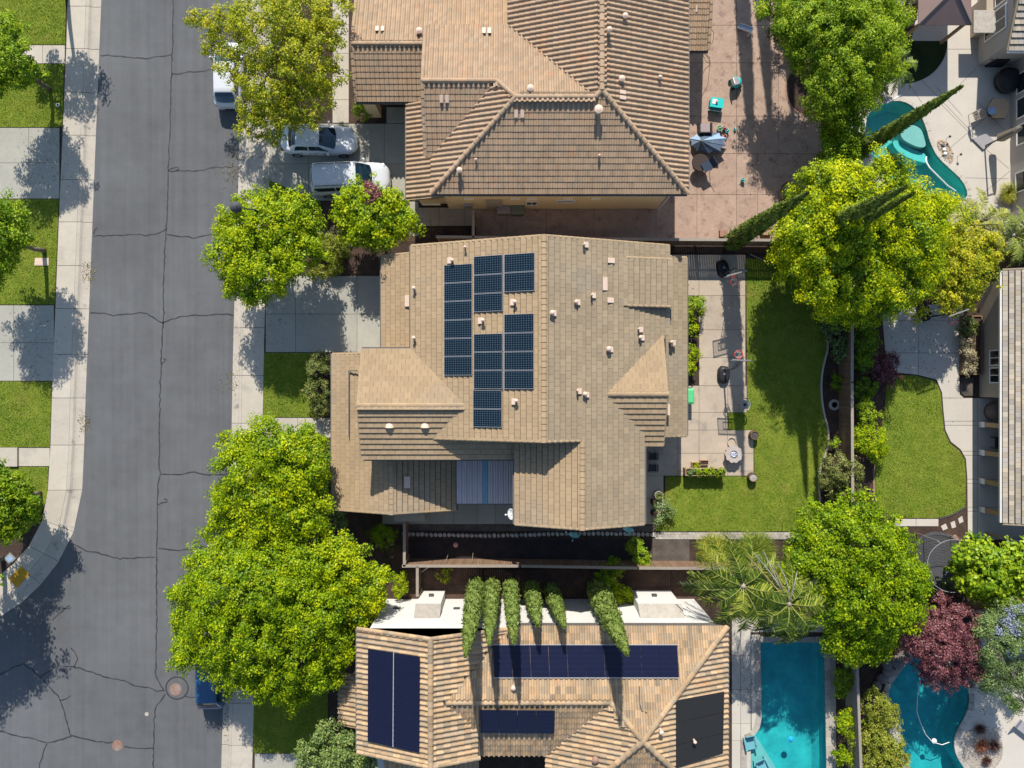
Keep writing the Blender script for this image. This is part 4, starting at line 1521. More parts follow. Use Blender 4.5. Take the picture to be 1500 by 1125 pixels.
# corrugated patio cover
zc = 3.0
x0 = P(668, 0, zc).x
x1 = P(754, 0, zc).x
y0 = P(0, 674, zc).y
y1 = P(0, 738, zc).y
pc = thing('patio_cover', 'corrugated lilac patio cover with one blue strip beside low roof', 'patio cover', (x0, y1, 0), world=True)
fr = MB()
for a, b_ in (((x0, y0, zc - .06), (x1, y0, zc - .06)), ((x0, y1, zc - .06), (x1, y1, zc - .06)), ((x0 + .05, y0, zc - .07), (x0 + .05, y1, zc - .07)), ((x1 - .05, y0, zc - .07), (x1 - .05, y1, zc - .07))):
    slabline(fr, a, b_, 0.1, 0.12)
fr.tube((x0 + .1, y1 + .05, 0), (x0 + .1, y1 + .05, zc), .06)
fr.tube((x1 - .1, y1 + .05, 0), (x1 - .1, y1 + .05, zc), .06)
obj('frame', fr, M['gutter'], pc)
lil = mk('lilac_corrugated_sheet', (0.56, 0.50, 0.50), rough=0.5, noises=((1.5, 0.08),))
blu = mk('blue_corrugated_strip', (0.20, 0.42, 0.50), rough=0.4, noises=((1.5, 0.08),))
npan = 11
pwid = (x1 - x0 - .1) / npan
for i in range(npan):
    xa = x0 + .05 + i * pwid
    vs = []
    for j in range(9):
        f_ = j / 8
        zz = zc + 0.018 + (0.05 if (j // 2) % 2 else 0.0)
        vs += [(xa + f_ * (pwid - .012), y0, zz + .1), (xa + f_ * (pwid - .012), y1 + .02, zz)]
    fs = [(2 * j, 2 * j + 1, 2 * j + 3, 2 * j + 2) for j in range(8)]
    obj('cover_sheet', MB().add(vs, fs), blu if i == 5 else lil, pc)

# satellite dishes
def dish(px, py, z, aim, label, mat='white'):
    c_ = P(px, py, z)
    t = thing('satellite_dish', label, 'satellite dish', (c_.x, c_.y, c_.z))
    R = Matrix.Rotation(math.radians(aim), 4, 'Z') @ Matrix.Rotation(math.radians(55), 4, 'Y')
    prof = [(0.0001, 0.0), (0.14, 0.012), (0.27, 0.045), (0.34, 0.085), (0.33, 0.095), (0.26, 0.055), (0.14, 0.022), (0.0001, 0.01)]
    obj('dish', MB().lathe(prof, (0, 0, 0), 18, R), M[mat], t, True)
    a = R @ Vector((0, 0, 0.45))
    mb = MB().tube((0, 0, -0.3), (0, 0, 0.0), .03)
    mb.tube(R @ Vector((0.0, 0, -.02)), a, .018)
    mb.ball(tuple(a), .06)
    obj('arm', mb, M[mat], t)
    return t


dish(750, 753, 4.2, 180, 'white satellite dish with arm beside the corrugated patio cover')
dish(841, 782, 3.0, 250, 'bluish satellite dish under the south gable peak', 'aqua')
dish(921, 774, 3.0, 250, 'pale blue satellite dish near the southeast roof corner', 'aqua')
mb = MB().box(P(944, 633, 4).x - .1, P(944, 633, 4).y - .05, 3.0, P(944, 633, 4).x + .05, P(944, 633, 4).y + .1, 5.9)

# ================================================================== top house, curved terracotta tiles
h1 = thing('house', 'top house with curved terracotta tiles and tan stucco side wall', 'house', (2.7, 16.0, 0), world=True)
wl1 = MB()
wl1.box(-4.1, 11.4, -0.03, 9.4, 20.1, 5.62)
wl1.box(0.35, 20.09, -0.03, 9.4, 28.0, 5.6)
wl1.box(-5.95, 11.75, -0.03, -4.09, 17.0, 3.0)
wl1.box(-8.4, 18.9, -0.03, -4.09, 22.6, 3.0)
wl1.box(-9.25, 17.35, -0.03, -8.5, 17.95, 2.9)
wl1.box(-4.2, 20.0, -0.03, 0.3, 24.0, 2.5)
wl1.add([(-4.099, 13.4, 5.6), (-4.099, 20.2, 5.6), (-4.099, 16.75, 6.8)], [(0, 1, 2), (2, 1, 0)])
obj('wall', wl1, M['stucco_tan'], h1)
rf = {}
tp = []
s1 = .36
BT = M['barrel']
kw = dict(kind='barrel', mat=BT, w=0.28, g=0.335)
roof_plane(rf, tp, [(-4.6, 10.9), (10.03, 10.9), (4.9, 16.03), (4.57, 15.7), (.2, 15.7)], SOUTH, (0, 10.9, 5.6), s1, **kw)
roof_plane(rf, tp, [(-4.6, 10.9), (.2, 15.7), (-.85, 16.75), (-4.6, 13.0)], WEST, (-4.6, 0, 5.6), s1, **kw)
roof_plane(rf, tp, [(-4.95, 16.75), (-.85, 16.75), (-4.6, 13.0), (-4.95, 13.0)], SOUTH, (0, 16.75, 6.95), s1, **kw)
roof_plane(rf, tp, [(-4.95, 16.75), (-.85, 16.75), (.2, 15.7), (4.57, 15.7), (-.2, 20.47), (-4.95, 20.47)], NORTH, (0, 15.7, 7.33), s1, **kw)
roof_plane(rf, tp, [(4.9, 16.03), (4.57, 15.7), (-.2, 20.5), (-.2, 28.3), (4.9, 28.3)], WEST, (4.9, 0, 7.447), s1, **kw)
roof_plane(rf, tp, [(4.9, 16.03), (10.03, 10.9), (10.03, 28.3), (4.9, 28.3)], EAST, (4.9, 0, 7.447), s1, **kw)
roof_plane(rf, tp, [(-9.5, 20.17), (-4.0, 20.17), (-4.0, 17.2), (-9.5, 17.2)], SOUTH, (0, 20.17, 4.08), s1, **kw)
roof_plane(rf, tp, [(-9.5, 20.17), (0.3, 20.17), (.3, 24.6), (-9.5, 24.6)], NORTH, (0, 20.17, 4.08), s1, **kw)
roof_plane(rf, tp, [(-6.4, 11.2), (-4.1, 11.2), (-4.1, 17.1), (-6.4, 17.1)], WEST, (-6.4, 0, 2.9), s1, **kw)
roof_plane(rf, tp, [(9.3, 20.4), (12.0, 20.4), (12.0, 27), (9.3, 27)], SOUTH, (0, 20.4, 2.8), 0.25, **kw)
ro1 = finish_roof(h1, rf, tp)
for a, b_, r_ in (((0.2, 15.7, 7.33), (4.57, 15.7, 7.33), .14), ((4.9, 16.03, 7.447), (4.9, 28.2, 7.447), .15), ((4.57, 15.7, 7.33), (4.9, 16.03, 7.447), .14), ((10.03, 10.9, 5.62), (4.9, 16.03, 7.447), .14), ((-4.6, 10.9, 5.62), (.2, 15.7, 7.33), .14),
                  ((-.85, 16.75, 6.95), (.2, 15.7, 7.33), .12), ((-4.95, 16.75, 6.95), (-.85, 16.75, 6.95), .13), ((-9.5, 20.17, 4.08), (-4.9, 20.17, 4.08), .13),
                  ((-9.5, 17.2, 3.0), (-9.5, 20.17, 4.08), .11), ((-9.5, 24.5, 2.5), (-9.5, 20.17, 4.08), .11), ((-4.95, 13.0, 5.6), (-4.95, 16.75, 6.95), .11), ((-4.95, 20.4, 5.62), (-4.95, 16.75, 6.95), .11), ((12.0, 20.4, 2.8), (12.0, 27, 4.45), .1)):
    ridge(ro1, a, b_, BT, r=r_, L=0.42, lift=0.1)
for a, b_ in (((-4.6, 10.82, 5.5), (10.03, 10.82, 5.5)), ((10.11, 10.9, 5.5), (10.11, 28, 5.5)), ((-6.48, 11.2, 2.8), (-6.48, 17.1, 2.8)), ((-9.5, 17.12, 2.9), (-4.9, 17.12, 2.9)), ((9.4, 20.32, 2.7), (12, 20.32, 2.7))):
    mb = MB()
    slabline(mb, a, b_, 0.11, 0.1)
    obj('gutter', mb, M['gutter'], ro1)


def wS(y):
    return 5.6 + s1 * (y - 10.9)


def put(ro, px, py, plane, typ, **k):
    """plane(x,y)->z ; iterate to the surface"""
    q = P(px, py, 6.5)
    for _ in range(8):
        q = P(px, py, plane(q.x, q.y))
    if typ == 'pipe':
        vent_pipe(ro, px, py, q.z, **k)
    else:
        flash(ro, px, py, q.z + 0.05, **k)


fe = lambda x, y: 7.447 - s1 * (x - 4.9)
fs_ = lambda x, y: 5.6 + s1 * (y - 10.9)
fn = lambda x, y: 7.33 - s1 * (y - 15.7)
for px_, py_, r_, h_ in ((916, 23, .1, .35), (893, 43, .09, .7), (911, 115, .11, .35), (967, 113, .07, .35)):
    put(ro1, px_, py_, fe, 'pipe', r=r_, h=h_)
put(ro1, 912, 136, fe, 'flash', w=0.36, l=0.2, sx=-s1)
put(ro1, 912, 144, fe, 'flash', w=0.36, l=0.2, sx=-s1)
put(ro1, 877, 160, fs_, 'pipe', r=.15, h=.5)
put(ro1, 777, 129, fn, 'pipe', r=.12, h=.4)
put(ro1, 673, 249, fs_, 'pipe', r=.10, h=.45)
put(ro1, 878, 228, fs_, 'pipe', r=.05, h=.25)
put(ro1, 697, 234, fs_, 'pipe', r=.05, h=.25)
for px_, py_, pn, sy_ in ((756, 168, fs_, s1), (765, 168, fs_, s1), (647, 146, lambda x, y: 6.95 - s1 * (16.75 - y), s1), (655, 146, lambda x, y: 6.95 - s1 * (16.75 - y), s1), (709, 46, fn, -s1), (717, 46, fn, -s1)):
    put(ro1, px_, py_, pn, 'flash', w=.2, l=.38, sy=sy_)
put(ro1, 614, 45, lambda x, y: 4.08 - s1 * (y - 20.17), 'pipe', r=.12, h=.5)
for px_ in (553, 561):
    put(ro1, px_, 43, lambda x, y: 4.08 - s1 * (y - 20.17), 'flash', w=.2, l=.34, sy=-s1)
for px_ in (1017, 1026):
    flash(ro1, px_ - 8, 14, 3.3, 0.22, 0.38, sy=.25)
# south wall windows and vents (wall plane y=11.4)


def on_wall_y(px, py, yw):
    z = H - (562.5 - py) * 0 - (yw * F / (562.5 - py))
    return P(px, py, z)


for px_, py_, w_, h_, c_ in ((779, 298, 0.75, 0.9, 2), (829, 295, 1.15, 0.45, 2)):
    q = on_wall_y(px_, py_, 11.37)
    window(h1, (q.x, 11.395), w_, h_, (0, -1), q.z, cols=c_)
for px_, py_ in ((755, 291), (779, 291), (832, 291), (873, 291), (687, 291), (638, 299), (625, 299)):
    q = on_wall_y(px_, py_, 11.37)
    obj('wall_trim', MB().box(q.x - .3, 11.33, q.z - .15, q.x + .3, 11.40, q.z + .15), mk('cream_trim', (0.88, 0.80, 0.62), rough=.8, noises=()) if 'cream_trim' not in bpy.data.materials else bpy.data.materials['cream_trim'], h1)
obj('utility_door', MB().box(P(714, 0).x, 11.30, 0.2, P(736, 0).x, 11.41, 2.4), M['stucco_beige'], h1)
obj('meter_box', MB().box(P(682, 0).x, 11.2, 0.9, P(693, 0).x, 11.41, 1.5), M['metal'], h1)
obj('downpipe', MB().path([(9.55, 11.0, 5.5), (9.48, 11.3, 5.2), (9.48, 11.3, 0.1)], .045), M['gutterw'], h1)
obj('downpipe', MB().path([(P(663, 0).x, 11.32, 5.4), (P(663, 0).x, 11.32, 2.6)], .035), M['stucco_tan'], h1)
cb = MB().path([P(1038, 38, 2.8), P(1046, 48, 2.0), P(1044, 62, .8), P(1036, 70, .3)], .015)
cb.path([P(1028, 76, 1.2), P(1034, 90, .3), P(1040, 93, .05), P(1040, 84, .05), P(1030, 76, .05)], .015)
obj('cable', cb, M['black'], h1)

# ================================================================== bottom house, weathered curved tiles and black panels
h3 = thing('house', 'bottom house with weathered curved tiles, white walls and dark panels', 'house', (2.0, -17.5, 0), world=True)
wl3 = MB()
wl3.box(-8.15, -20.7, -0.03, -0.6, -14.0, 5.5)
wl3.box(-0.61, -20.7, -0.03, 11.85, -14.001, 5.5)
wl3.box(2.4, -27.0, -0.03, 11.85, -20.69, 5.6)
wl3.box(-9.9, -20.6, -0.03, -8.14, -18.0, 2.7)
wl3.box(-8.15, -27, -0.03, -2.4, -20.69, 3.2)
wl3.add([(-8.15, -14.0, 5.5), (-.8, -14.0, 5.5), (-4.46, -14.0, 7.05)], [(0, 1, 2), (2, 1, 0)])
obj('wall', wl3, M['stucco_white'], h3)
for k, (xa, xb, rot) in enumerate(((-5.85, -4.35, 0), (7.7, 10.3, 0))):
    yb = -13.42
    vs = [(xa, yb, 0), (xb, yb, 0), (xb, -14.0, 0), (xa, -14.0, 0), (xa, yb, 3.0), (xb, yb, 3.0), (xb, -14.0, 3.75), (xa, -14.0, 3.75)]
    o = obj('chimney_base', MB().add(vs, [(0, 1, 5, 4), (1, 2, 6, 5), (3, 0, 4, 7)]), M['stucco_white'], h3)
    obj('chimney_cap', MB().add([(xa - .03, yb + .03, 3.0), (xb + .03, yb + .03, 3.0), (xb + .03, -14.0, 3.78), (xa - .03, -14.0, 3.78), (xa - .03, yb + .03, 2.94), (xb + .03, yb + .03, 2.94), (xb + .03, -14.0, 3.7), (xa - .03, -14.0, 3.7)], [(0, 1, 2, 3), (4, 5, 1, 0), (5, 6, 2, 1), (7, 4, 0, 3)]), M['stone'], o)
    obj('flue_vent', MB().box((xa + xb) / 2 - .15, yb + .0, 1.2, (xa + xb) / 2 + .15, yb + .14, 1.45), M['darkgrey'], h3)
rf = {}
tp = []
B2 = M['barrel2']
kw = dict(kind='barrel', mat=B2, w=0.29, g=0.40)
roof_plane(rf, tp, [(-4.46, -13.97), (-8.82, -13.97), (-8.82, -21.0), (-4.46, -21.0)], WEST, (-4.46, 0, 7.25), .38, **kw)
roof_plane(rf, tp, [(-4.46, -13.97), (-.1, -13.97), (-3.7, -17.6), (-1.8, -19.5), (-1.8, -21.0), (-4.46, -21.0)], EAST, (-4.46, 0, 7.25), .38, **kw)
roof_plane(rf, tp, [(-3.7, -17.6), (5.46, -17.6), (1.95, -21.15), (-1.8, -21.15), (-1.8, -19.5)], SOUTH, (0, -17.6, 6.95), s1, **kw)
roof_plane(rf, tp, [(-.1, -13.84), (12.3, -13.84), (7.12, -19.4), (5.46, -17.6), (-3.7, -17.6)], NORTH, (0, -13.84, 5.6), s1, **kw)
roof_plane(rf, tp, [(12.3, -13.84), (7.12, -19.4), (12.3, -24.96)], EAST, (12.3, 0, 5.6), .387, **kw)
roof_plane(rf, tp, [(7.12, -19.4), (5.46, -17.6), (1.95, -21.15), (1.95, -24.96)], WEST, (7.12, 0, 7.6), .387, **kw)
roof_plane(rf, tp, [(7.12, -19.4), (12.3, -24.96), (1.95, -24.96)], SOUTH, (0, -19.4, 7.6), s1, **kw)
roof_plane(rf, tp, [(-10.6, -17.7), (-8.2, -17.7), (-8.2, -20.9), (-10.6, -20.9)], WEST, (-10.6, 0, 2.7), s1, **kw)
roof_plane(rf, tp, [(-7.7, -20.9), (-2, -20.9), (-2, -25.5), (-7.7, -25.5)], SOUTH, (0, -20.9, 4.0), .3, **kw)
ro3 = finish_roof(h3, rf, tp)
for a, b_, r_ in (((-4.46, -21.0, 7.25), (-4.46, -13.97, 7.25), .15), ((-3.6, -17.6, 6.95), (5.46, -17.6, 6.95), .13), ((12.3, -13.84, 5.6), (7.12, -19.4, 7.6), .16), ((5.46, -17.6, 6.95), (7.12, -19.4, 7.6), .15), ((12.3, -24.9, 5.6), (7.12, -19.4, 7.6), .16), ((1.95, -24.9, 5.6), (7.12, -19.4, 7.6), .16),
                  ((-8.82, -13.97, 5.6), (-4.46, -13.97, 7.25), .12), ((-.1, -13.97, 5.6), (-4.46, -13.97, 7.25), .12), ((-8.82, -21.0, 5.6), (-4.46, -21.0, 7.25), .12), ((-1.8, -21.0, 6.25), (-4.46, -21.0, 7.25), .12), ((-10.6, -17.7, 2.7), (-8.9, -17.7, 3.3), .09)):
    ridge(ro3, a, b_, B2, r=r_, L=0.42, lift=0.1)
for a, b_ in (((-.1, -13.76, 5.5), (12.3, -13.76, 5.5)), ((-8.9, -14, 5.5), (-8.9, -21, 5.5)), ((12.38, -13.84, 5.5), (12.38, -25, 5.5))):
    mb = MB()
    slabline(mb, a, b_, 0.11, 0.1)
    obj('gutter', mb, M['gutter'], ro3)
for px_, py_, w_ in ((581, 891, .4), (669, 891, .4)):
    z_ = H + 13.98 * F / (562.5 - py_)
    q = P(px_, py_, z_)
    obj('wall_vent', MB().box(q.x - w_ / 2, -14.02, q.z - .18, q.x + w_ / 2, -13.96, q.z + .18), M['darkgrey'], h3)


def face_pt(px, py, plane):
    q = P(px, py, 6.5)
    for _ in range(10):
        q = P(px, py, plane(q.x, q.y))
    return q


def quad_panel(ro, px_quad, plane, lift, mat, frame_mat=None, name='solar_panel', label=None, g=0.4):
    """panel whose corners (in photo pixels) lie over the roof plane"""
    c = [face_pt(a, b_, lambda x, y: plane(x, y) + lift) for a, b_ in px_quad]
    mb = MB()
    dn = Vector((0, 0, 0.04))
    mb.add([p for p in c] + [p - dn for p in c], [(3, 2, 1, 0), (4, 5, 6, 7), (0, 1, 5, 4), (1, 2, 6, 5), (2, 3, 7, 6), (3, 0, 4, 7)])
    o = obj(name, mb, mat, ro)
    uvl = o.data.uv_layers.new(name='UVMap')
    cc = [(0, 0), (1, 0), (1, 1), (0, 1)]
    for lp in o.data.loops:
        uvl.data[lp.index].uv = cc[lp.vertex_index % 4]
    return o


pw_ = lambda x, y: 7.25 - .38 * (-4.46 - x)
pn_ = lambda x, y: 5.6 + s1 * (-y - 13.84)
ps_ = lambda x, y: 6.95 - s1 * (-y - 17.6)
pe_ = lambda x, y: 5.6 + .387 * (12.3 - x)


def bil(q, u, v):
    (x0_, y0_), (x1_, y1_), (x2_, y2_), (x3_, y3_) = q
    return ((x0_ * (1 - u) + x1_ * u) * (1 - v) + (x3_ * (1 - u) + x2_ * u) * v, (y0_ * (1 - u) + y1_ * u) * (1 - v) + (y3_ * (1 - u) + y2_ * u) * v)


def panel_array(ro, q, nu, nv, plane, mat, gu=0.012, gv=0.008, name='solar_panel', lift=0.2):
    for i in range(nu):
        for j in range(nv):
            cs = [bil(q, (i + a) / nu, (j + b_) / nv) for a, b_ in ((gu, gv), (1 - gu, gv), (1 - gu, 1 - gv), (gu, 1 - gv))]
            quad_panel(ro, cs, plane, lift, mat, name=name)


panel_array(ro3, [(538.5, 950), (615.5, 963), (614.5, 1103), (538, 1086)], 2, 5, pw_, M['pv_blue'], gu=.012, gv=.004)
mb = MB()
a = face_pt(576.5, 956, lambda x, y: pw_(x, y) + .21)
b_ = face_pt(575.5, 1094, lambda x, y: pw_(x, y) + .21)
slabline(mb, a, b_, .035, .03)
obj('panel_rail', mb, M['alu'], ro3)
panel_array(ro3, [(722, 945), (992, 945), (995, 992), (724, 992)], 10, 1, pn_, M['pv_blue'], gu=.005)
mb = MB()
for yy in (944.5, 993):
    slabline(mb, face_pt(722, yy, lambda x, y: pn_(x, y) + .2), face_pt(994, yy, lambda x, y: pn_(x, y) + .2), .03, .03)
obj('panel_rail', mb, M['alu'], ro3)
panel_array(ro3, [(703, 1040), (813, 1041), (812, 1075), (704, 1074)], 4, 1, ps_, M['pv_blue'], gu=.006, lift=.3)
panel_array(ro3, [(990.5, 1026), (1061, 1013), (1059, 1104), (990.5, 1125)], 1, 3, pe_, M['thermal'], gu=0.0, gv=.012, name='solar_mat', lift=.17)
for px_, py_, pn__, r_, h_ in ((969, 1073, pe_, .08, .6), (1018, 1087, pe_, .06, .6), (872, 1113, lambda x, y: 7.6 - .387 * (7.12 - x), .12, .3), (752, 1008, pn_, .09, .3)):
    put(ro3, px_, py_, pn__, 'pipe', r=r_, h=h_, mat='pinkwhite' if px_ != 872 else 'terracotta')
mb = MB().path([face_pt(937, 1005, lambda x, y: pn_(x, y) + .12), face_pt(937, 1030, lambda x, y: pn_(x, y) + .12), face_pt(940, 1041, lambda x, y: pn_(x, y) + .12), face_pt(948, 1044, lambda x, y: pn_(x, y) + .12)], .02)
obj('conduit', mb, M['darkgrey'], ro3)

# ================================================================== houses at the right edge
h4 = thing('house', 'right edge house with pale flat tiles over a row of patio posts', 'house', (31.5, -1.0, 0), world=True)
wl4 = MB().box(30.45, -0.85, -0.03, 44, 6.5, 2.95)
wl4.box(33.2, -8.2, -0.03, 44, -0.84, 2.95)
obj('wall', wl4, M['stucco_beige'], h4)
rf = {}
tp = []
roof_plane(rf, tp, [(29.9, 6.9), (29.9, -8.45), (36.5, -8.45), (36.5, 6.9)], WEST, (29.9, 0, 2.95), .3, kind='flat', mat=M['pale_tile'], w=.31, g=.335)
ro4 = finish_roof(h4, rf, tp, 250)
mb = MB()
slabline(mb, (29.82, 6.9, 2.88), (29.82, -8.45, 2.88), .14, .12)
obj('gutter', mb, M['gutterw'], ro4)
mb = MB()
slabline(mb, (29.9, 6.98, 2.9), (36.5, 6.98, 4.9), .1, .16)
slabline(mb, (29.9, -8.53, 2.9), (36.5, -8.53, 4.9), .1, .16)
obj('barge_board', mb, M['fascia'], ro4)
for yy in (1.65, 0.55):
    window(h4, (30.44, yy), 1.0, 1.1, (-1, 0), 1.55, cols=2)
for py_ in (621.5, 662.5, 704, 745.5):
    q = P(1438, py_)
    p_ = obj('post', MB().box(q.x - .12, q.y - .14, 0, q.x + .16, q.y + .14, 2.85), M['woodlight'], h4)
    obj('post_base', MB().box(q.x - .16, q.y - .18, 0, q.x - .121, q.y + .18, .5), M['white'], p_)
mb = MB()
slabline(mb, (30.55, -0.9, 2.78), (30.55, -8.3, 2.78), .2, .2)
obj('beam', mb, M['woodlight'], h4)
h5 = thing('house', 'top right grey stucco house with tall windows and striped tile corner', 'house', (31, 20, 0), world=True)
wl5 = MB().box(30.3, 20.75, -0.03, 45, 32, 3.3)
wl5.box(32.45, 9.6, -0.03, 45, 20.74, 4.6)
obj('wall', wl5, M['stucco_grey'], h5)
rf = {}
tp = []
roof_plane(rf, tp, [(30.0, 20.2), (40, 20.2), (40, 26.5), (30.0, 26.5)], SOUTH, (0, 20.2, 3.25), .36, kind='flat', mat=M['pale_tile'], w=.32, g=.36)
ro5 = finish_roof(h5, rf, tp, 120)
mb = MB()
slabline(mb, (30.0, 20.12, 3.2), (40, 20.12, 3.2), .12, .12)
obj('gutter', mb, M['gutterw'], ro5)
mb = MB()
slabline(mb, (29.95, 20.2, 3.2), (29.95, 26.5, 5.45), .1, .18)
obj('barge_board', mb, M['fascia'], ro5)
obj('fireplace_box', MB().box(P(1421, 0, 0).x, P(0, 56, 0).y, 0, 30.31, P(0, 12, 0).y, 1.6), M['stucco_beige'], h5)
obj('box_top', MB().box(P(1426, 0, 1.7).x, P(0, 48, 1.7).y, 1.601, 30.3, P(0, 15, 1.7).y, 1.72), M['stone'], h5)
for yy in (22.6, 24.3):
    window(h5, (30.29, yy), 1.5, 2.0, (-1, 0), 1.75, cols=2, rows=2)
for yy, zz in ((19.2, 1.5), (17.6, 1.5), (15.9, 1.5), (12.9, 1.4)):
    window(h5, (32.44, yy), 1.3, 1.8, (-1, 0), zz, cols=1, rows=2)
# ------------------------------------------------------------------ vegetation
def leaf_quads(C, Nn, size, aspect, rg, fold=0.25):
    """C (n,3) centres, Nn (n,3) normals, size (n,) length; returns (n*4,3)"""
    n = len(C)
    Nn = Nn / np.maximum(np.linalg.norm(Nn, axis=1, keepdims=True), 1e-6)
    T = rg.normal(size=(n, 3))
    T -= (T * Nn).sum(1, keepdims=True) * Nn
    T /= np.maximum(np.linalg.norm(T, axis=1, keepdims=True), 1e-6)
    S = np.cross(Nn, T)
    s_ = size[:, None]
    V = np.zeros((n, 4, 3))
    V[:, 0] = C - T * s_ * 0.5
    V[:, 1] = C + S * s_ * aspect * 0.5 + Nn * s_ * fold * .4
    V[:, 2] = C + T * s_ * 0.5 - Nn * s_ * fold * .3
    V[:, 3] = C - S * s_ * aspect * 0.5 + Nn * s_ * fold * .4
    return V.reshape(-1, 3)


def crown(name, blobs, mat, parent, leaf=0.15, dens=1.0, clump=0.42, aspect=0.6, seed=1, airy=0.0, hue=0.0, upb=0.9, hs=0.22):
    """blobs: (x,y,z,r,rz). Leaf clumps sit on the blobs' surface, leaves sit in the clumps"""
    rg = np.random.default_rng(seed)
    leaf = leaf * 0.91
    Cs = []
    Ns = []
    Vs = []
    for bi, (x, y, z, r, rz) in enumerate(blobs):
        area = 2 * math.pi * r * (r + rz)
        nc = max(6, int(area * 0.86 / (clump * clump * 2.0) * dens * (1 - airy * 0.5)))
        d = rg.normal(size=(nc * 2, 3))
        d /= np.linalg.norm(d, axis=1, keepdims=True)
        keep = (d[:, 2] > -0.35) | (rg.random(nc * 2) < 0.25)
        d = d[keep][:nc]
        nc = len(d)
        lump = 1 + 0.24 * np.sin(d[:, 0] * 5 + bi) * np.sin(d[:, 1] * 5 + bi * 2.1) + 0.14 * np.sin(d[:, 0] * 11 + d[:, 1] * 9 + bi)
        rr = rg.uniform(0.5, 1.04, nc) ** (0.6) * lump
        rr = np.where(rg.random(nc) < 0.14, rr * rg.uniform(1.0, 1.22, nc), rr)
        cc = np.stack([x + d[:, 0] * r * rr, y + d[:, 1] * r * rr, z + d[:, 2] * rz * rr], 1)
        cc[:, 2] = np.maximum(cc[:, 2], 0.15)
        cr = clump * rg.uniform(0.55, 1.35, nc)
        nl = np.maximum(5, (cr * cr * 4.2 / (leaf * leaf * aspect) * 1.15 * (1 - airy)).astype(int))
        idx = np.repeat(np.arange(nc), nl)
        m = len(idx)
        o = rg.normal(size=(m, 3))
        o /= np.linalg.norm(o, axis=1, keepdims=True)
        rad = rg.random(m) ** 0.45
        off = o * (rad * cr[idx])[:, None]
        off[:, 2] *= 0.62
        c_ = cc[idx] + off
        nn = d[idx] * 0.55 + o * 0.45 + rg.normal(size=(m, 3)) * 0.55
        nn[:, 2] += upb
        cv = rg.normal(0.0, 0.11, nc)
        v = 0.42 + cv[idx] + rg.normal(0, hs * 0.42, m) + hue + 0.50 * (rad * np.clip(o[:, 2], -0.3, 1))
        Cs.append(c_)
        Ns.append(nn)
        Vs.append(v)
    C_ = np.concatenate(Cs)
    N_ = np.concatenate(Ns)
    v_ = np.clip(np.concatenate(Vs), 0, 1)
    size = leaf * rg.uniform(0.65, 1.35, len(C_))
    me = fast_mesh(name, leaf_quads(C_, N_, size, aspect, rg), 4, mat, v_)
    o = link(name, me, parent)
    if parent.get('_w'):
        o.matrix_parent_inverse = Matrix.Translation(-Vector(parent.location))
    return o


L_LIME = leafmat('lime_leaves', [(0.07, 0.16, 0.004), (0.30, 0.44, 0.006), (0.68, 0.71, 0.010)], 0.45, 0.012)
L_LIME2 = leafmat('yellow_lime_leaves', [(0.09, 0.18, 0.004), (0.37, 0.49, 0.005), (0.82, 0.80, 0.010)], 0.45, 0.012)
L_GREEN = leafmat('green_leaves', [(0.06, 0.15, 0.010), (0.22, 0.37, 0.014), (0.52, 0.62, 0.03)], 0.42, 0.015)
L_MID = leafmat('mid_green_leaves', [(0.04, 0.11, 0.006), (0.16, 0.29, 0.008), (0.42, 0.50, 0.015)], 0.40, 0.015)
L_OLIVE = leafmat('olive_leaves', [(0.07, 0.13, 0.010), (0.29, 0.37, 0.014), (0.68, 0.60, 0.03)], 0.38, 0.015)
M['rachis'] = mk('palm_rachis', (.24, .25, .06), rough=.7, noises=((6, .1),))
L_YG = leafmat('yellow_green_shrub_leaves', [(0.08, 0.12, 0.015), (0.26, 0.31, 0.03), (0.52, 0.50, 0.08)], 0.35, 0.015)
L_PURPLE = leafmat('purple_leaves', [(0.04, 0.012, 0.018), (0.14, 0.04, 0.05), (0.34, 0.13, 0.13)], 0.25, 0.03)
L_GREY = leafmat('grey_green_leaves', [(0.06, 0.11, 0.025), (0.17, 0.27, 0.06), (0.33, 0.41, 0.14)], 0.3, 0.04)
L_BLUE = leafmat('lilac_flowers', [(0.12, 0.16, 0.22), (0.27, 0.31, 0.44), (0.45, 0.47, 0.60)], 0.2, 0.02)
L_CYP = leafmat('cypress_leaves', [(0.06, 0.095, 0.018), (0.17, 0.235, 0.05), (0.33, 0.40, 0.11)], 0.2, 0.01)
L_CYPD = leafmat('dark_cypress_leaves', [(0.04, 0.07, 0.012), (0.13, 0.18, 0.03), (0.27, 0.33, 0.07)], 0.15, 0.01)
L_PALM = leafmat('palm_leaves', [(0.02, 0.05, 0.006), (0.12, 0.19, 0.014), (0.50, 0.52, 0.07)], 0.3, 0.02)
L_PALMY = leafmat('yellowing_palm_leaves', [(0.20, 0.16, 0.02), (0.36, 0.28, 0.03), (0.46, 0.38, 0.06)], 0.25, 0.08)
L_STRAW = leafmat('straw_leaves', [(0.20, 0.17, 0.09), (0.38, 0.32, 0.18), (0.55, 0.48, 0.30)], 0.2, 0.05)
L_BUSH = leafmat('shrub_leaves', [(0.03, 0.055, 0.010), (0.09, 0.13, 0.018), (0.20, 0.22, 0.04)], 0.25, 0.05)
L_PINKB = leafmat('bronze_shrub_leaves', [(0.05, 0.085, 0.015), (0.18, 0.22, 0.045), (0.40, 0.36, 0.12)], 0.3, 0.02)


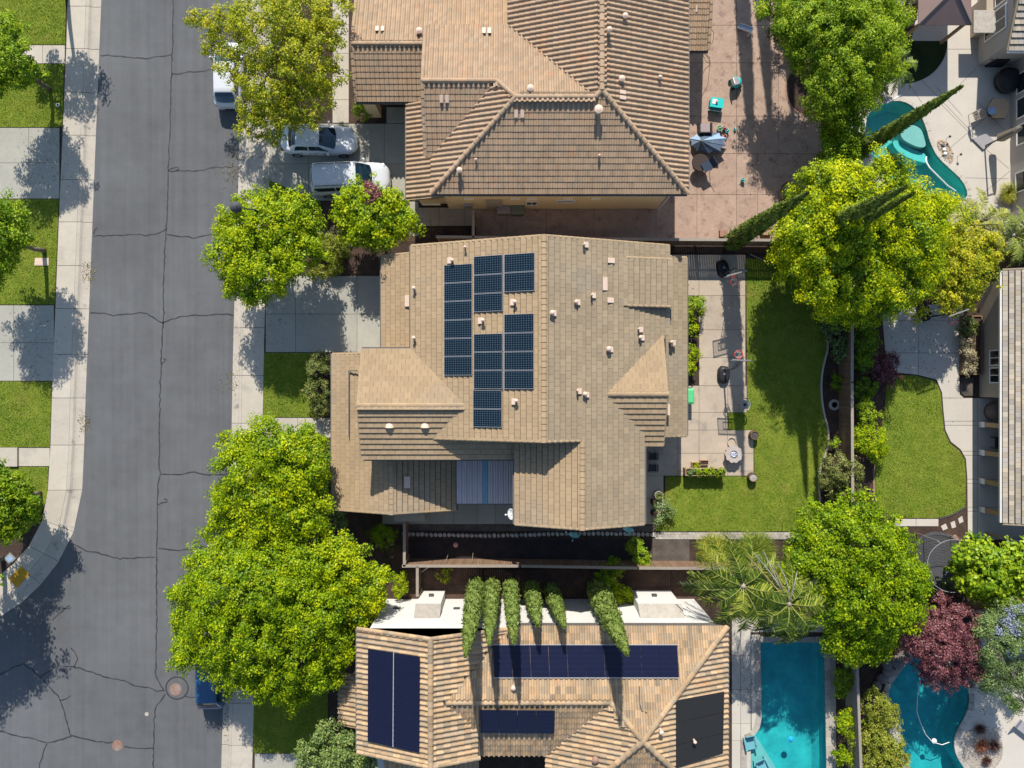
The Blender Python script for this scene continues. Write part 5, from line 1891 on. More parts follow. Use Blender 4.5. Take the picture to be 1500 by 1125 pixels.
def limbs(trunk_parent, bx, by, blobs, r0, fork, bark, seed, name='trunk', twigs=0):
    rr = random.Random(seed)
    mb = MB()
    top = Vector((bx + rr.uniform(-.2, .2), by + rr.uniform(-.2, .2), fork))
    mid = Vector((bx + rr.uniform(-.12, .12), by + rr.uniform(-.12, .12), fork * .5))
    mb.tube((bx, by, -0.05), mid, r0, r0 * .85, 9)
    mb.tube(mid, top, r0 * .85, r0 * .7, 9)
    for (x, y, z, r, rz) in blobs:
        e = Vector((x, y, z + rz * .15))
        m_ = top.lerp(e, .5) + Vector((rr.uniform(-.3, .3), rr.uniform(-.3, .3), rr.uniform(-.2, .35)))
        mb.tube(top, m_, r0 * .5, r0 * .32, 6, False)
        mb.tube(m_, e, r0 * .32, r0 * .14, 6, False)
        for _ in range(4 + twigs):
            a = rr.uniform(0, 6.28)
            el = rr.uniform(-.1, 1.0)
            q = e + Vector((math.cos(a) * math.cos(el) * r * .85, math.sin(a) * math.cos(el) * r * .85, math.sin(el) * rz * .85))
            s_ = m_.lerp(e, rr.uniform(.3, 1))
            k = s_.lerp(q, .55) + Vector((rr.uniform(-.15, .15), rr.uniform(-.15, .15), .1))
            mb.tube(s_, k, r0 * .13, r0 * .08, 4, False)
            mb.tube(k, q, r0 * .08, r0 * .03, 4, False)
    return obj(name, mb, bark, trunk_parent, True)


def tree(name, label, cat, blobs_px, mat, leaf=0.15, dens=1.0, clump=0.42, aspect=0.6, seed=1, airy=0.0, r0=0.16, fork=None, bark=None, base=None, flat=0.75, hue=0.0, group=None, twigs=0, extra=None, hs=0.22, inner=None):
    """blobs_px: (px, py, z of centre, radius in photo pixels)"""
    bl = []
    for px, py, z, rp in blobs_px:
        c_ = P(px, py, z)
        r = rp * (H - z) / F
        bl.append((c_.x, c_.y, z, r, r * flat))
    if base is None:
        bx = sum(b_[0] * b_[3] ** 2 for b_ in bl) / sum(b_[3] ** 2 for b_ in bl)
        by = sum(b_[1] * b_[3] ** 2 for b_ in bl) / sum(b_[3] ** 2 for b_ in bl)
    else:
        bx, by = G(*base)
    t = thing(name, label, cat, (bx, by, 0), world=True, group=group)
    zmin = min(b_[2] for b_ in bl)
    fk = fork if fork is not None else max(0.3, zmin - 1.3)
    limbs(t, bx, by, bl, r0, fk, bark or M['bark'], seed, twigs=twigs)
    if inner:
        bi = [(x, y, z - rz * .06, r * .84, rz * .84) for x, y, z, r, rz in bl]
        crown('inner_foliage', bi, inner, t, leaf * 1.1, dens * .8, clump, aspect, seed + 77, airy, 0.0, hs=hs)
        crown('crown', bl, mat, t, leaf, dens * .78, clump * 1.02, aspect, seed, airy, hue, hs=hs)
    else:
        crown('crown', bl, mat, t, leaf, dens, clump, aspect, seed, airy, hue, hs=hs)
    if extra:
        crown('blossom', extra, L_BLUE, t, 0.10, 0.8, 0.3, 0.8, seed + 5, 0.3)
    return t


# street side trees
tree('olive_tree', 'airy olive and orange tinted tree overhanging the white street car', 'tree',
     [(400, 50, 5.6, 62), (445, 92, 5.4, 50), (395, 120, 5.2, 48), (345, 38, 5.2, 38), (435, 22, 5.4, 50), (402, 165, 4.6, 38), (450, 145, 4.8, 36), (345, 95, 4.8, 28), (470, 50, 5.0, 32), (370, 188, 4.2, 22), (312, 30, 5.0, 22), (375, 150, 4.6, 28), (306, 66, 4.6, 16), (430, 165, 4.4, 30), (490, 20, 4.8, 26), (290, 25, 4.6, 14), (480, 110, 4.4, 24)], L_OLIVE, leaf=0.13, dens=0.88, clump=0.28, airy=0.22, hue=.06, seed=3, r0=0.17, fork=2.3, twigs=10, bark=M['palebark'], base=(420, 110))
tree('maple_tree', 'round lime tree standing between the two upper driveways', 'tree',
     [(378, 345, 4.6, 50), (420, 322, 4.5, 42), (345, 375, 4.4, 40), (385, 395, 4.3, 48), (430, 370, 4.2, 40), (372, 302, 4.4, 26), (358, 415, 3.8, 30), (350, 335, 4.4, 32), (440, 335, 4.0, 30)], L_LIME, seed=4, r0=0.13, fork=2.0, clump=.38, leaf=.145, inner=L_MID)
tree('maple_tree', 'small bright tree in front of the white van like car', 'tree',
     [(552, 312, 3.4, 42), (520, 305, 3.3, 30), (585, 325, 3.2, 28), (550, 335, 3.0, 30), (520, 332, 2.9, 26), (578, 300, 3.0, 20), (520, 296, 3.0, 16)], L_LIME, leaf=.17, seed=5, r0=0.10, fork=1.6, clump=0.36, hue=0.02, inner=L_MID)
tree('purple_shrub', 'small crimson leaved shrub poking out by the white SUV', 'shrub',
     [(545, 281, 4.2, 10), (546, 293, 4.2, 9), (541, 273, 4.0, 8)], L_PURPLE, leaf=0.13, seed=6, r0=0.04, fork=1.2, clump=0.2, dens=1.4, hue=.2)
tree('maple_tree', 'lime tree directly left of the low porch roof', 'tree',
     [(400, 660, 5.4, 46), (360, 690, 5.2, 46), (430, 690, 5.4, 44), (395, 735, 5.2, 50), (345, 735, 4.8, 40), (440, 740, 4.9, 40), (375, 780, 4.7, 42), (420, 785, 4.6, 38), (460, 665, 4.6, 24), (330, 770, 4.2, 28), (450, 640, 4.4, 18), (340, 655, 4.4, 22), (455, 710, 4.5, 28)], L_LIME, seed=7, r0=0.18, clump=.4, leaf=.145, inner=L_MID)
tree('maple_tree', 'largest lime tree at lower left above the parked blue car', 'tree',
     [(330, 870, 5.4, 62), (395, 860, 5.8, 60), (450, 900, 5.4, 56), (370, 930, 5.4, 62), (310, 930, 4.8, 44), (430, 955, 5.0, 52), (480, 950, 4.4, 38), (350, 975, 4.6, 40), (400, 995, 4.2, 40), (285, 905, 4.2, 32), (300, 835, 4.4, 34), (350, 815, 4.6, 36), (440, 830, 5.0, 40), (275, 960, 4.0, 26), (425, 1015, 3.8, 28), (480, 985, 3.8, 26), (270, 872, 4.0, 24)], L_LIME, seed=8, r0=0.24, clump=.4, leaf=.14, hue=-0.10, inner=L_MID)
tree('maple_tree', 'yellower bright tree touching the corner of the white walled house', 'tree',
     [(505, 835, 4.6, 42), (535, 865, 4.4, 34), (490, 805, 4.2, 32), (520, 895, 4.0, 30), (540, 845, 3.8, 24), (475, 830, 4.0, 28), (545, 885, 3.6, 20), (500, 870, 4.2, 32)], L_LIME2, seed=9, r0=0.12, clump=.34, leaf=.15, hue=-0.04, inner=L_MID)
tree('ash_tree', 'pale blue green round tree at the bottom edge by the driveway', 'tree',
     [(488, 1105, 3.6, 40), (470, 1125, 3.2, 30), (515, 1125, 3.2, 32), (488, 1085, 3.4, 24), (520, 1100, 3.0, 22), (455, 1108, 3.0, 20)], leafmat('soft_green_leaves', [(0.06, 0.12, 0.03), (0.19, 0.28, 0.06), (0.36, 0.42, 0.12)], 0.35, 0.03), seed=10, r0=0.11, clump=.34, leaf=.16)
# left edge trees
tree('maple_tree', 'green tree at the left edge over the topmost walkway', 'tree',
     [(18, 92, 4.6, 34), (-10, 60, 4.8, 40), (-20, 110, 4.6, 40), (34, 108, 3.8, 18), (5, 45, 4.2, 24), (42, 98, 3.6, 12)], L_GREEN, seed=11, r0=0.15, clump=.34, leaf=.14, inner=L_MID)
tree('maple_tree', 'green tree at the left edge between the two left driveways', 'tree',
     [(-5, 340, 4.8, 42), (-30, 330, 5.0, 50), (12, 318, 4.2, 24), (10, 362, 4.2, 26), (-20, 390, 4.4, 34), (22, 342, 3.8, 18)], L_GREEN, seed=12, r0=0.16, clump=.34, leaf=.14, inner=L_MID)
tree('maple_tree', 'dark green tree at the left edge on the curved kerb corner', 'tree',
     [(12, 722, 3.6, 34), (-20, 755, 4.0, 40), (34, 742, 3.2, 22), (8, 765, 3.2, 26), (-14, 700, 3.8, 32), (48, 752, 2.8, 10)], L_MID, seed=13, r0=0.15, clump=.32, leaf=.15, inner=L_MID)
tree('maple_tree', 'mostly hidden tree beyond the left edge by the corner shadow', 'tree',
     [(-85, 830, 5.4, 60), (-52, 815, 4.6, 36), (-120, 870, 5.4, 60), (-70, 880, 4.6, 40)], L_MID, seed=14, r0=0.18, clump=.5, leaf=.22)
tree('maple_tree', 'tree above the top left corner whose shadow falls on grass', 'tree',
     [(30, -75, 4.8, 40), (55, -60, 4.2, 26), (5, -60, 4.6, 36)], L_GREEN, seed=15, r0=0.16, clump=.4, leaf=.2, airy=.2)
# garden trees on the right
tree('locust_tree', 'feathery green tree above the rusty round patio bed', 'tree',
     [(1215, 45, 5.4, 58), (1270, 60, 5.2, 50), (1180, 25, 5.2, 48), (1230, 110, 5.0, 50), (1280, 25, 5.0, 46), (1190, 80, 4.6, 40), (1215, 150, 4.4, 36), (1150, 15, 4.8, 34), (1255, 130, 4.4, 36), (1300, 60, 4.6, 30), (1290, 95, 4.4, 30), (1170, 60, 4.2, 26), (1225, 5, 5.2, 50)], L_GREEN, seed=16, dens=.85, r0=0.2, clump=.36, leaf=.14, aspect=.45, hue=.07, fork=2.4, base=(1225, 110), inner=L_MID)
tree('laurel_tree', 'broad leafed green shrubby tree left of the curved pool', 'tree',
     [(1235, 195, 3.2, 30), (1225, 225, 3.0, 26), (1250, 220, 3.0, 20), (1240, 170, 3.2, 22), (1222, 205, 2.6, 20)], L_GREEN, seed=17, r0=0.12, clump=.3, leaf=.14, hue=-.05, inner=L_MID)
tree('ash_tree', 'huge yellow green tree in front of the curved pool', 'tree',
     [(1255, 330, 6.2, 78), (1320, 350, 6.0, 66), (1200, 350, 5.8, 58), (1250, 400, 5.8, 62), (1310, 410, 5.4, 54), (1225, 290, 5.8, 54), (1290, 270, 5.8, 46), (1350, 320, 5.2, 44), (1180, 395, 4.8, 40), (1165, 330, 4.8, 34), (1215, 435, 4.6, 38), (1275, 445, 4.6, 32), (1345, 385, 4.8, 42), (1185, 285, 4.6, 28), (1240, 455, 4.0, 28), (1325, 290, 5.0, 34), (1150, 370, 4.2, 20)], L_LIME2, seed=18, r0=0.26, clump=.42, leaf=.14, fork=2.6, hue=-.02, hs=.3, inner=L_MID)
tree('fruit_tree', 'yellow speckled tree right of the huge lime tree, over third hoop', 'tree',
     [(1395, 390, 3.8, 40), (1370, 430, 3.6, 32), (1420, 400, 3.6, 34), (1405, 435, 3.2, 26), (1440, 365, 3.6, 30), (1385, 355, 3.8, 30), (1420, 350, 3.4, 26)], L_OLIVE, seed=19, r0=0.12, clump=.3, leaf=.14, airy=.1, hue=.12)
tree('ash_tree', 'wide green tree below the curved lawn beside the trampoline', 'tree',
     [(1255, 810, 5.4, 62), (1200, 830, 5.2, 50), (1300, 850, 5.2, 54), (1250, 875, 5.2, 56), (1210, 780, 5.0, 42), (1260, 755, 4.8, 36), (1320, 880, 4.6, 40), (1180, 850, 4.6, 32), (1290, 905, 4.6, 40), (1240, 925, 4.2, 36), (1300, 790, 4.6, 34), (1275, 945, 3.8, 26), (1335, 845, 4.2, 26), (1170, 800, 4.2, 22)], L_LIME, seed=20, r0=0.22, clump=.38, leaf=.15, hue=-.17, inner=L_MID)
tree('plum_tree', 'purple leaved tree hanging over the kidney shaped pool', 'tree',
     [(1375, 950, 3.8, 42), (1400, 925, 3.6, 32), (1345, 935, 3.4, 30), (1405, 965, 3.4, 34), (1370, 985, 3.2, 26), (1380, 905, 3.2, 22), (1420, 985, 2.8, 18), (1378, 880, 2.6, 10)], L_PURPLE, seed=21, r0=0.12, clump=.26, leaf=.12, aspect=.5, hue=.12, hs=.35)
tree('fig_tree', 'large leaved green tree right of the trampoline', 'tree',
     [(1445, 835, 3.6, 42), (1485, 830, 3.6, 36), (1430, 810, 3.2, 26), (1465, 860, 3.2, 30), (1500, 855, 3.2, 30), (1410, 835, 2.8, 20), (1420, 860, 2.6, 14)], L_GREEN, seed=22, r0=0.12, clump=.32, leaf=.24, aspect=.75, hue=.12, inner=L_MID)
pj = [P(1478, 930, 5.0), P(1470, 915, 4.8)]
tree('jacaranda_tree', 'lacy grey green tree with lilac blossom at the right edge', 'tree',
     [(1460, 945, 4.4, 40), (1490, 975, 4.2, 40), (1475, 915, 4.2, 34), (1450, 985, 3.6, 28), (1505, 930, 4.6, 40), (1490, 1010, 3.4, 26), (1440, 915, 3.4, 16)], L_GREY, seed=23, r0=0.13, clump=.34, leaf=.13, aspect=.35, airy=.25, twigs=8, bark=M['palebark'], extra=[(pj[0].x, pj[0].y, 4.9, .65, .35), (P(1492, 912, 5.2).x, P(1492, 912, 5.2).y, 5.0, .8, .4), (P(1487, 950, 5.0).x, P(1487, 950, 5.0).y, 4.9, .4, .3)])
tree('maple_tree', 'yellow green tree leaning over the wall between the two lower pools', 'tree',
     [(1245, 950, 3.2, 24), (1290, 935, 3.2, 24), (1262, 925, 3.4, 28), (1318, 925, 3.0, 16), (1335, 930, 2.8, 12)], L_LIME2, seed=24, r0=0.1, clump=.3, leaf=.145, hue=-.05, inner=L_MID)


def shrub(label, blobs, mat, seed, leaf=.11, name='shrub', cat='shrub', **k):
    k.setdefault('clump', .22)
    k.setdefault('r0', .04)
    return tree(name, label, cat, blobs, mat, leaf=leaf, seed=seed, fork=.2, **k)


shrub('round clipped bush beside the round lime tree', [(488, 366, 0.8, 20), (480, 360, .7, 14)], L_YG, 31, hue=-.15, leaf=.08, dens=1.3)
shrub('smaller ball shaped bush below the round clipped bush', [(490, 393, 0.5, 11)], L_YG, 32, hue=-.15, leaf=.07, dens=1.4)
shrub('pale straw tuft of ground cover left of the clipped bushes', [(470, 348, .3, 12), (500, 340, .3, 12), (512, 350, .2, 8)], L_STRAW, 33, hue=-.2)
shrub('yellowish bush corner beside the shaded driveway', [(472, 398, .5, 9), (462, 402, .4, 7)], L_YG, 34)
shrub('upper grey green bush between small lawn and porch roof', [(466, 540, 1.0, 17), (470, 528, .8, 12)], L_PINKB, 35, hue=-.12)
shrub('lower bronze green bush between small lawn and porch roof', [(464, 573, 1.0, 18), (468, 598, .8, 14)], L_PINKB, 36, hue=-.1)
shrub('dark bronze shrub between lime tree and porch wall', [(470, 655, 1.4, 16), (478, 680, 1.2, 16), (472, 705, .9, 14)], L_PINKB, 37, hue=-.25)
shrub('pale silvery bush at the porch roof lower corner', [(492, 752, .9, 13), (500, 764, .7, 9)], L_GREY, 38)
shrub('soft green shrub in the shade under the porch box', [(565, 787, 1.0, 17), (556, 780, .8, 12)], L_MID, 39)
shrub('small bright shrub beside the fence corner rocks', [(587, 848, 1.0, 10), (586, 864, .9, 10)], L_LIME, 40, leaf=.1)
shrub('tiny yellow green seedling on mulch by the white chimney', [(650, 845, .4, 7), (655, 838, .3, 5)], L_LIME2, 41, airy=.4)
shrub('bright shrub spilling over the fence near the stone gravel', [(938, 812, 1.1, 12), (943, 822, .9, 9), (930, 800, .9, 10)], L_GREEN, 42)
shrub('dark green bush in the shade left of the tall cypress', [(890, 845, 1.0, 16), (900, 832, .9, 14)], L_MID, 43)
shrub('lit yellow green bush beside the tall cypress', [(912, 868, 1.3, 13), (903, 876, 1.1, 10), (922, 872, 1.0, 9)], L_LIME, 44)
shrub('upper shrub against the east wall of the middle house', [(1017, 450, .9, 14), (1022, 443, .7, 9)], L_GREEN, 45, leaf=.12)
shrub('leaning bright shrub just below the upper wall shrub', [(1011, 463, .7, 9)], L_LIME, 46)
shrub('second wall shrub beside the concrete patio', [(1016, 483, .5, 9)], L_LIME, 47)
shrub('third wall shrub beside the concrete patio', [(1015, 517, .55, 10)], L_LIME, 48)
shrub('lowest wall shrub nearest the green bin', [(1010, 542, .6, 10), (1006, 532, .5, 8)], L_LIME, 49)
shrub('dark leafy shrub in the curved bed along the fence', [(1226, 488, .9, 18), (1232, 512, .8, 14), (1215, 478, .7, 10)], L_GREY, 50, hue=-.15, leaf=.16)
shrub('small shrub in the curved bed beside the brace', [(1227, 560, .5, 10)], L_MID, 51)
shrub('little rounded bush in the curved bed by the lowest brace', [(1222, 648, .45, 8)], L_GREEN, 52)
shrub('bronze tipped shrub where the curved bed ends', [(1232, 688, 1.3, 22), (1215, 700, 1.0, 14), (1252, 690, 1.1, 14), (1228, 715, 1.0, 16), (1250, 712, .9, 12)], L_PINKB, 53, hue=-.02)
shrub('lime topped shrub by the fence above the bigger lime shrub', [(1272, 604, 1.1, 16), (1264, 598, .9, 10)], L_GREEN, 54, hue=.15)
shrub('bigger feathery lime shrub against the back fence', [(1275, 648, 1.2, 24), (1262, 640, 1.0, 16), (1285, 660, .9, 14)], L_LIME, 55, hue=-.03)
shrub('dark purple shrub in shade beside the shaded patio', [(1290, 545, .9, 20), (1275, 535, .9, 16), (1300, 530, .8, 14)], L_PURPLE, 56, hue=-.05)
shrub('dark green hedge mass behind the fence under the huge tree', [(1268, 500, 1.4, 18), (1262, 530, 1.2, 16), (1265, 570, 1.0, 16), (1270, 475, 1.3, 16)], L_MID, 57, hue=-.1)
shrub('yellow green bush right of the kidney pool fence, upper', [(1285, 1035, 1.3, 22), (1300, 1050, 1.2, 18), (1278, 1055, 1.0, 14)], L_YG, 58, hue=.02)
shrub('large yellow green bush at the lower edge of the kidney pool', [(1300, 1100, 1.5, 26), (1282, 1085, 1.3, 18), (1312, 1120, 1.3, 20), (1278, 1115, 1.2, 16)], L_YG, 59, hue=.02)
shrub('small green bush on the wall side of the rectangular pool, upper', [(1236, 990, 1.0, 14), (1232, 1010, .9, 12)], L_MID, 60)
shrub('bright bush beside the rectangular pool, middle', [(1240, 1060, .9, 15), (1250, 1045, .8, 10)], L_LIME, 61, hue=-.05)
shrub('small bush beside the rectangular pool near the bottom edge', [(1237, 1110, .8, 12), (1230, 1100, .7, 9)], L_LIME, 62, hue=-.1)
shrub('olive bush leaning on the wall between the lower pools', [(1252, 1085, .9, 12), (1257, 1098, .8, 10)], L_YG, 63)
shrub('tiny potted looking bush beside the pale deck bed', [(1483, 1030, .5, 9)], L_GREEN, 64)
shrub('clipped bush by the entry wall beside the long path', [(529, 162, .7, 11), (535, 155, .6, 8)], L_GREEN, 65)
shrub('dry straw coloured planting in the brown planter box', [(1419, 520, .7, 10), (1419, 540, .7, 9), (1416, 500, .7, 9)], L_STRAW, 66, hue=-.1)
shrub('dark grassy clump at the head of the planter box', [(1418, 480, .9, 12), (1423, 474, .8, 9)], L_BUSH, 67)
shrub('sprawling white flowering plant by the patio pots', [(970, 742, .7, 10), (978, 752, .6, 9), (966, 762, .5, 8)], L_GREY, 68, airy=.3)
shrub('deep green filler bushes behind the palm crown', [(1180, 890, .8, 20), (1150, 850, .7, 16), (1130, 855, .7, 14), (1165, 870, .8, 16)], L_MID, 69)
shrub('dark shrubbery in the corner under the feathery tree', [(1195, 40, 1.6, 30), (1145, 40, 1.2, 20), (1320, 20, 1.8, 22), (1300, 100, 1.2, 20)], L_BUSH, 70)
shrub('low grey bush between the trampoline and the fence', [(1385, 855, .6, 12), (1375, 868, .6, 9)], L_GREY, 71, hue=-.1)
shrub('purple red shrub sprig by the slanted fence', [(1380, 878, .8, 8), (1390, 870, .7, 6)], L_PURPLE, 72)
shrub('dark hydrangea bush beside the upper right flower bed', [(1140, 372, .6, 9), (1135, 362, .5, 7)], L_BUSH, 73)


def grass_tuft(label, px, py, rad, n, h, mat, seed, name='ornamental_grass', cat='ornamental grass', z0=0.0, wd=0.02, group=None):
    """arching blades from one root"""
    rg = np.random.default_rng(seed)
    c_ = P(px, py)
    t = thing(name, label, cat, (c_.x, c_.y, z0), group=group)
    a = rg.uniform(0, 2 * np.pi, n)
    R_ = rad * rg.uniform(.35, 1.1, n)
    hh = h * rg.uniform(.6, 1.15, n)
    rt = rg.uniform(0, rad * .25, n)
    d = np.stack([np.cos(a), np.sin(a)], 1)
    sd = np.stack([-np.sin(a), np.cos(a)], 1) * wd
    segs = []
    K = [0, .35, .7, 1.0]
    pts = []
    for k in K:
        xy = d * (rt + R_ * (k ** 1.3))[:, None]
        z = hh * (1.9 * k - 1.25 * k * k)
        pts.append(np.concatenate([xy, z[:, None]], 1))
    V = []
    for i in range(3):
        w0 = (1 - K[i]) * .8 + .2
        w1 = (1 - K[i + 1]) * .8 + .05
        s3 = np.concatenate([sd, np.zeros((n, 1))], 1)
        V.append(np.stack([pts[i] - s3 * w0, pts[i] + s3 * w0, pts[i + 1] + s3 * w1, pts[i + 1] - s3 * w1], 1))
    V = np.stack(V, 1).reshape(-1, 3)
    vals = np.repeat(np.clip(rg.normal(.5, .25, n), 0, 1), 3)
    link('blades', fast_mesh('blades', V, 4, mat, vals), t)
    return t


L_GR = leafmat('ornamental_blades', [(0.06, 0.11, 0.010), (0.19, 0.27, 0.025), (0.40, 0.45, 0.07)], 0.3, 0.05)
L_GRY = leafmat('yellow_blades', [(0.12, 0.15, 0.02), (0.32, 0.34, 0.03), (0.58, 0.54, 0.09)], 0.3, 0.05)
grass_tuft('yellowish fountain grass clump left of the dark green one', 1043, 802, 1.05, 1500, .7, L_GRY, 81)
grass_tuft('greener fountain grass clump beside the back fence', 1103, 805, 1.3, 2200, .8, L_GR, 82)
grass_tuft('small grassy clump at the far end of the back fence', 1155, 815, .5, 500, .6, L_GR, 83)
grass_tuft('spiky pale grass clump right of the curved pool', 1470, 285, .7, 600, .9, L_GRY, 84)
grass_tuft('rusty spiky clump nearest the kidney pool deck', 1432, 1065, .42, 260, .5, leafmat('rust_blades', [(0.03, .015, .01), (0.08, .03, .02), (.16, .06, .03)], .2, .05), 85)
grass_tuft('dark red spiky clump right of the orange plant', 1453, 1090, .45, 260, .5, bpy.data.materials['rust_blades'], 86)
grass_tuft('dark spiky clump at the bottom of the gravel bed', 1442, 1112, .38, 240, .45, bpy.data.materials['rust_blades'], 87)
grass_tuft('orange brown strappy plant in the gravel bed', 1436, 1090, .5, 160, .4, leafmat('orange_blades', [(0.30, .08, .02), (.42, .13, .04), (.5, .2, .08)], .2, .05), 88, wd=.04)


def cypress(label, bx, by, tx, ty, w, mat, seed, group, lean=None):
    """narrow spindle from the ground point (bx,by) to its tip; the tip height follows from the view"""
    b_ = P(bx, by)
    # height along the vertical: tip pixel distance over base pixel distance
    rb = math.hypot(bx - 750, by - 562.5)
    rt = math.hypot(tx - 750, ty - 562.5)
    z = H * (1 - rb / rt)
    z = max(3.0, min(15, z))
    w_t = w
    tip = P(tx, ty, z)
    rg = np.random.default_rng(seed)
    t = thing('cypress_tree', label, 'cypress', (b_.x, b_.y, 0), world=True, group=group)
    mb = MB().tube(b_, b_.lerp(tip, .55), .09, .05, 7)
    obj('trunk', mb, M['bark'], t)
    n = int(13000 * (z / 12) * (w / .8))
    u = rg.random(n) ** 0.85
    prof = np.interp(u, [0, .05, .15, .45, .75, .93, 1], [.6, .92, 1.0, .86, .55, .24, .03]) * w
    a = rg.uniform(0, 2 * np.pi, n)
    lump = 1 + .05 * np.sin(a * 3 + u * 40 + seed) + .05 * np.sin(a * 5 - u * 75)
    rr = prof * lump * rg.uniform(.72, 1.06, n) * np.where(rg.random(n) < .07, 1.22, 1.0)
    ax = np.array(tip - b_)
    C = np.array(b_)[None] + u[:, None] * ax[None] * 0.985
    C[:, 0] += np.cos(a) * rr
    C[:, 1] += np.sin(a) * rr
    C[:, 2] += 0.25
    Nn = np.stack([np.cos(a), np.sin(a), np.full(n, .25)], 1) + rg.normal(size=(n, 3)) * .35
    # leaves point upwards: tangent biased to the axis
    Nn /= np.linalg.norm(Nn, axis=1, keepdims=True)
    T = np.array([0, 0, 1.0])[None] + rg.normal(size=(n, 3)) * .35
    T -= (T * Nn).sum(1, keepdims=True) * Nn
    T /= np.linalg.norm(T, axis=1, keepdims=True)
    S = np.cross(Nn, T)
    s_ = (rg.uniform(.16, .34, n))[:, None]
    V = np.zeros((n, 4, 3))
    V[:, 0] = C - T * s_ * .5
    V[:, 1] = C + S * s_ * .17
    V[:, 2] = C + T * s_ * .5 + Nn * s_ * .12
    V[:, 3] = C - S * s_ * .17
    v = np.clip(.45 + rg.normal(0, .15, n) + .2 * np.sin(a * 4 + u * 50), 0, 1)
    o = link('crown', fast_mesh('crown', V.reshape(-1, 3), 4, mat, v), t)
    o.matrix_parent_inverse = Matrix.Translation(-Vector(t.location))
    return t


gc = 'row of cypresses along the white wall'
cypress('leftmost cypress leaning over the white walled house', 699, 852, 682, 960, .55, L_CYP, 101, gc)
cypress('second cypress from the left, touching the leftmost one', 722, 850, 716, 943, .46, L_CYP, 102, gc)
cypress('third cypress of the row, alone in front of a solar panel', 748, 852, 753, 941, .46, L_CYP, 103, gc)
cypress('fourth and shortest cypress of the row by the wall', 778, 856, 788, 916, .50, L_CYP, 104, gc)
cypress('fifth cypress of the row, slightly tilted right', 806, 860, 827, 918, .47, L_CYP, 105, gc)
cypress('thickest and rightmost cypress of the row over the roof', 872, 858, 919, 958, .68, L_CYP, 106, gc)
gd = 'dark cypresses in the gardens at right'
cypress('dark cypress rising from the fence by the pink patio', 1066, 358, 1182, 283, .56, L_CYPD, 107, gd)
cypress('dark cypress lying across the curved pool in view', 1228, 240, 1407, 128, .44, L_CYPD, 108, gd)
cypress('upper of two dark cypresses poking through the huge tree', 1158, 360, 1326, 274, .52, L_CYPD, 109, gd)
cypress('lower of two dark cypresses poking through the huge tree', 1178, 368, 1338, 283, .38, L_CYPD, 110, gd)
ge = 'cypresses standing beyond the top edge'
for i, (x_, y_, hh) in enumerate(((1079, -128, 13.0), (1104, -190, 14.0), (1138, -190, 13.5))):
    b_ = P(x_, y_)
    f_ = H / (H - hh)
    cypress(['leftmost tall cypress beyond the top edge, shading the pink patio', 'middle tall cypress beyond the top edge above the pink patio', 'rightmost tall cypress beyond the top edge near the feathery tree'][i], x_, y_, 750 + (x_ - 750) * f_, 562.5 + (y_ - 562.5) * f_, .55, L_CYPD, 111 + i, ge)


def frond(seed, L, droop, wid, nleaf, mat_val, rise=0.9, stiff=.5):
    """one feather frond along +x; returns leaflet quads (n,4,3), rachis points"""
    rg = np.random.default_rng(seed)
    ts = np.linspace(0, 1, 9)
    xs = L * (ts - .12 * ts ** 3)
    zs = rise * np.sin(ts * 1.9) * (1 - .35 * ts) - droop * ts ** 2.4
    ys = .12 * L * rg.uniform(-1, 1) * ts ** 2
    pts = np.stack([xs, ys, zs], 1)
    tt = np.linspace(.10, .99, nleaf)
    cx = np.interp(tt, ts, xs)
    cy = np.interp(tt, ts, ys)
    cz = np.interp(tt, ts, zs)
    V = []
    for sgn in (-1, 1):
        ln = wid * (np.sin(tt * 2.6 + .25) * .75 + .3) * rg.uniform(.8, 1.15, nleaf)
        fx = .55 + .35 * tt
        dx = ln * fx * .75 + rg.normal(0, .03, nleaf)
        dy = sgn * ln * (1 - .25 * tt) + rg.normal(0, .03, nleaf)
        dz = -ln * rg.uniform(.15, .6, nleaf)
        w = .021
        b0 = np.stack([cx - w, cy, cz], 1)
        b1 = np.stack([cx + w, cy, cz], 1)
        m1 = np.stack([cx + dx * .6 + w * 1.1, cy + dy * .6, cz + dz * .35], 1)
        m0 = np.stack([cx + dx * .6 - w * 1.1, cy + dy * .6, cz + dz * .35], 1)
        tp_ = np.stack([cx + dx, cy + dy, cz + dz], 1)
        V.append(np.stack([b0, b1, m1, m0], 1))
        V.append(np.stack([m0, m1, tp_ + [0.004, 0, 0], tp_ - [0.004, 0, 0]], 1))
    return np.concatenate(V), pts


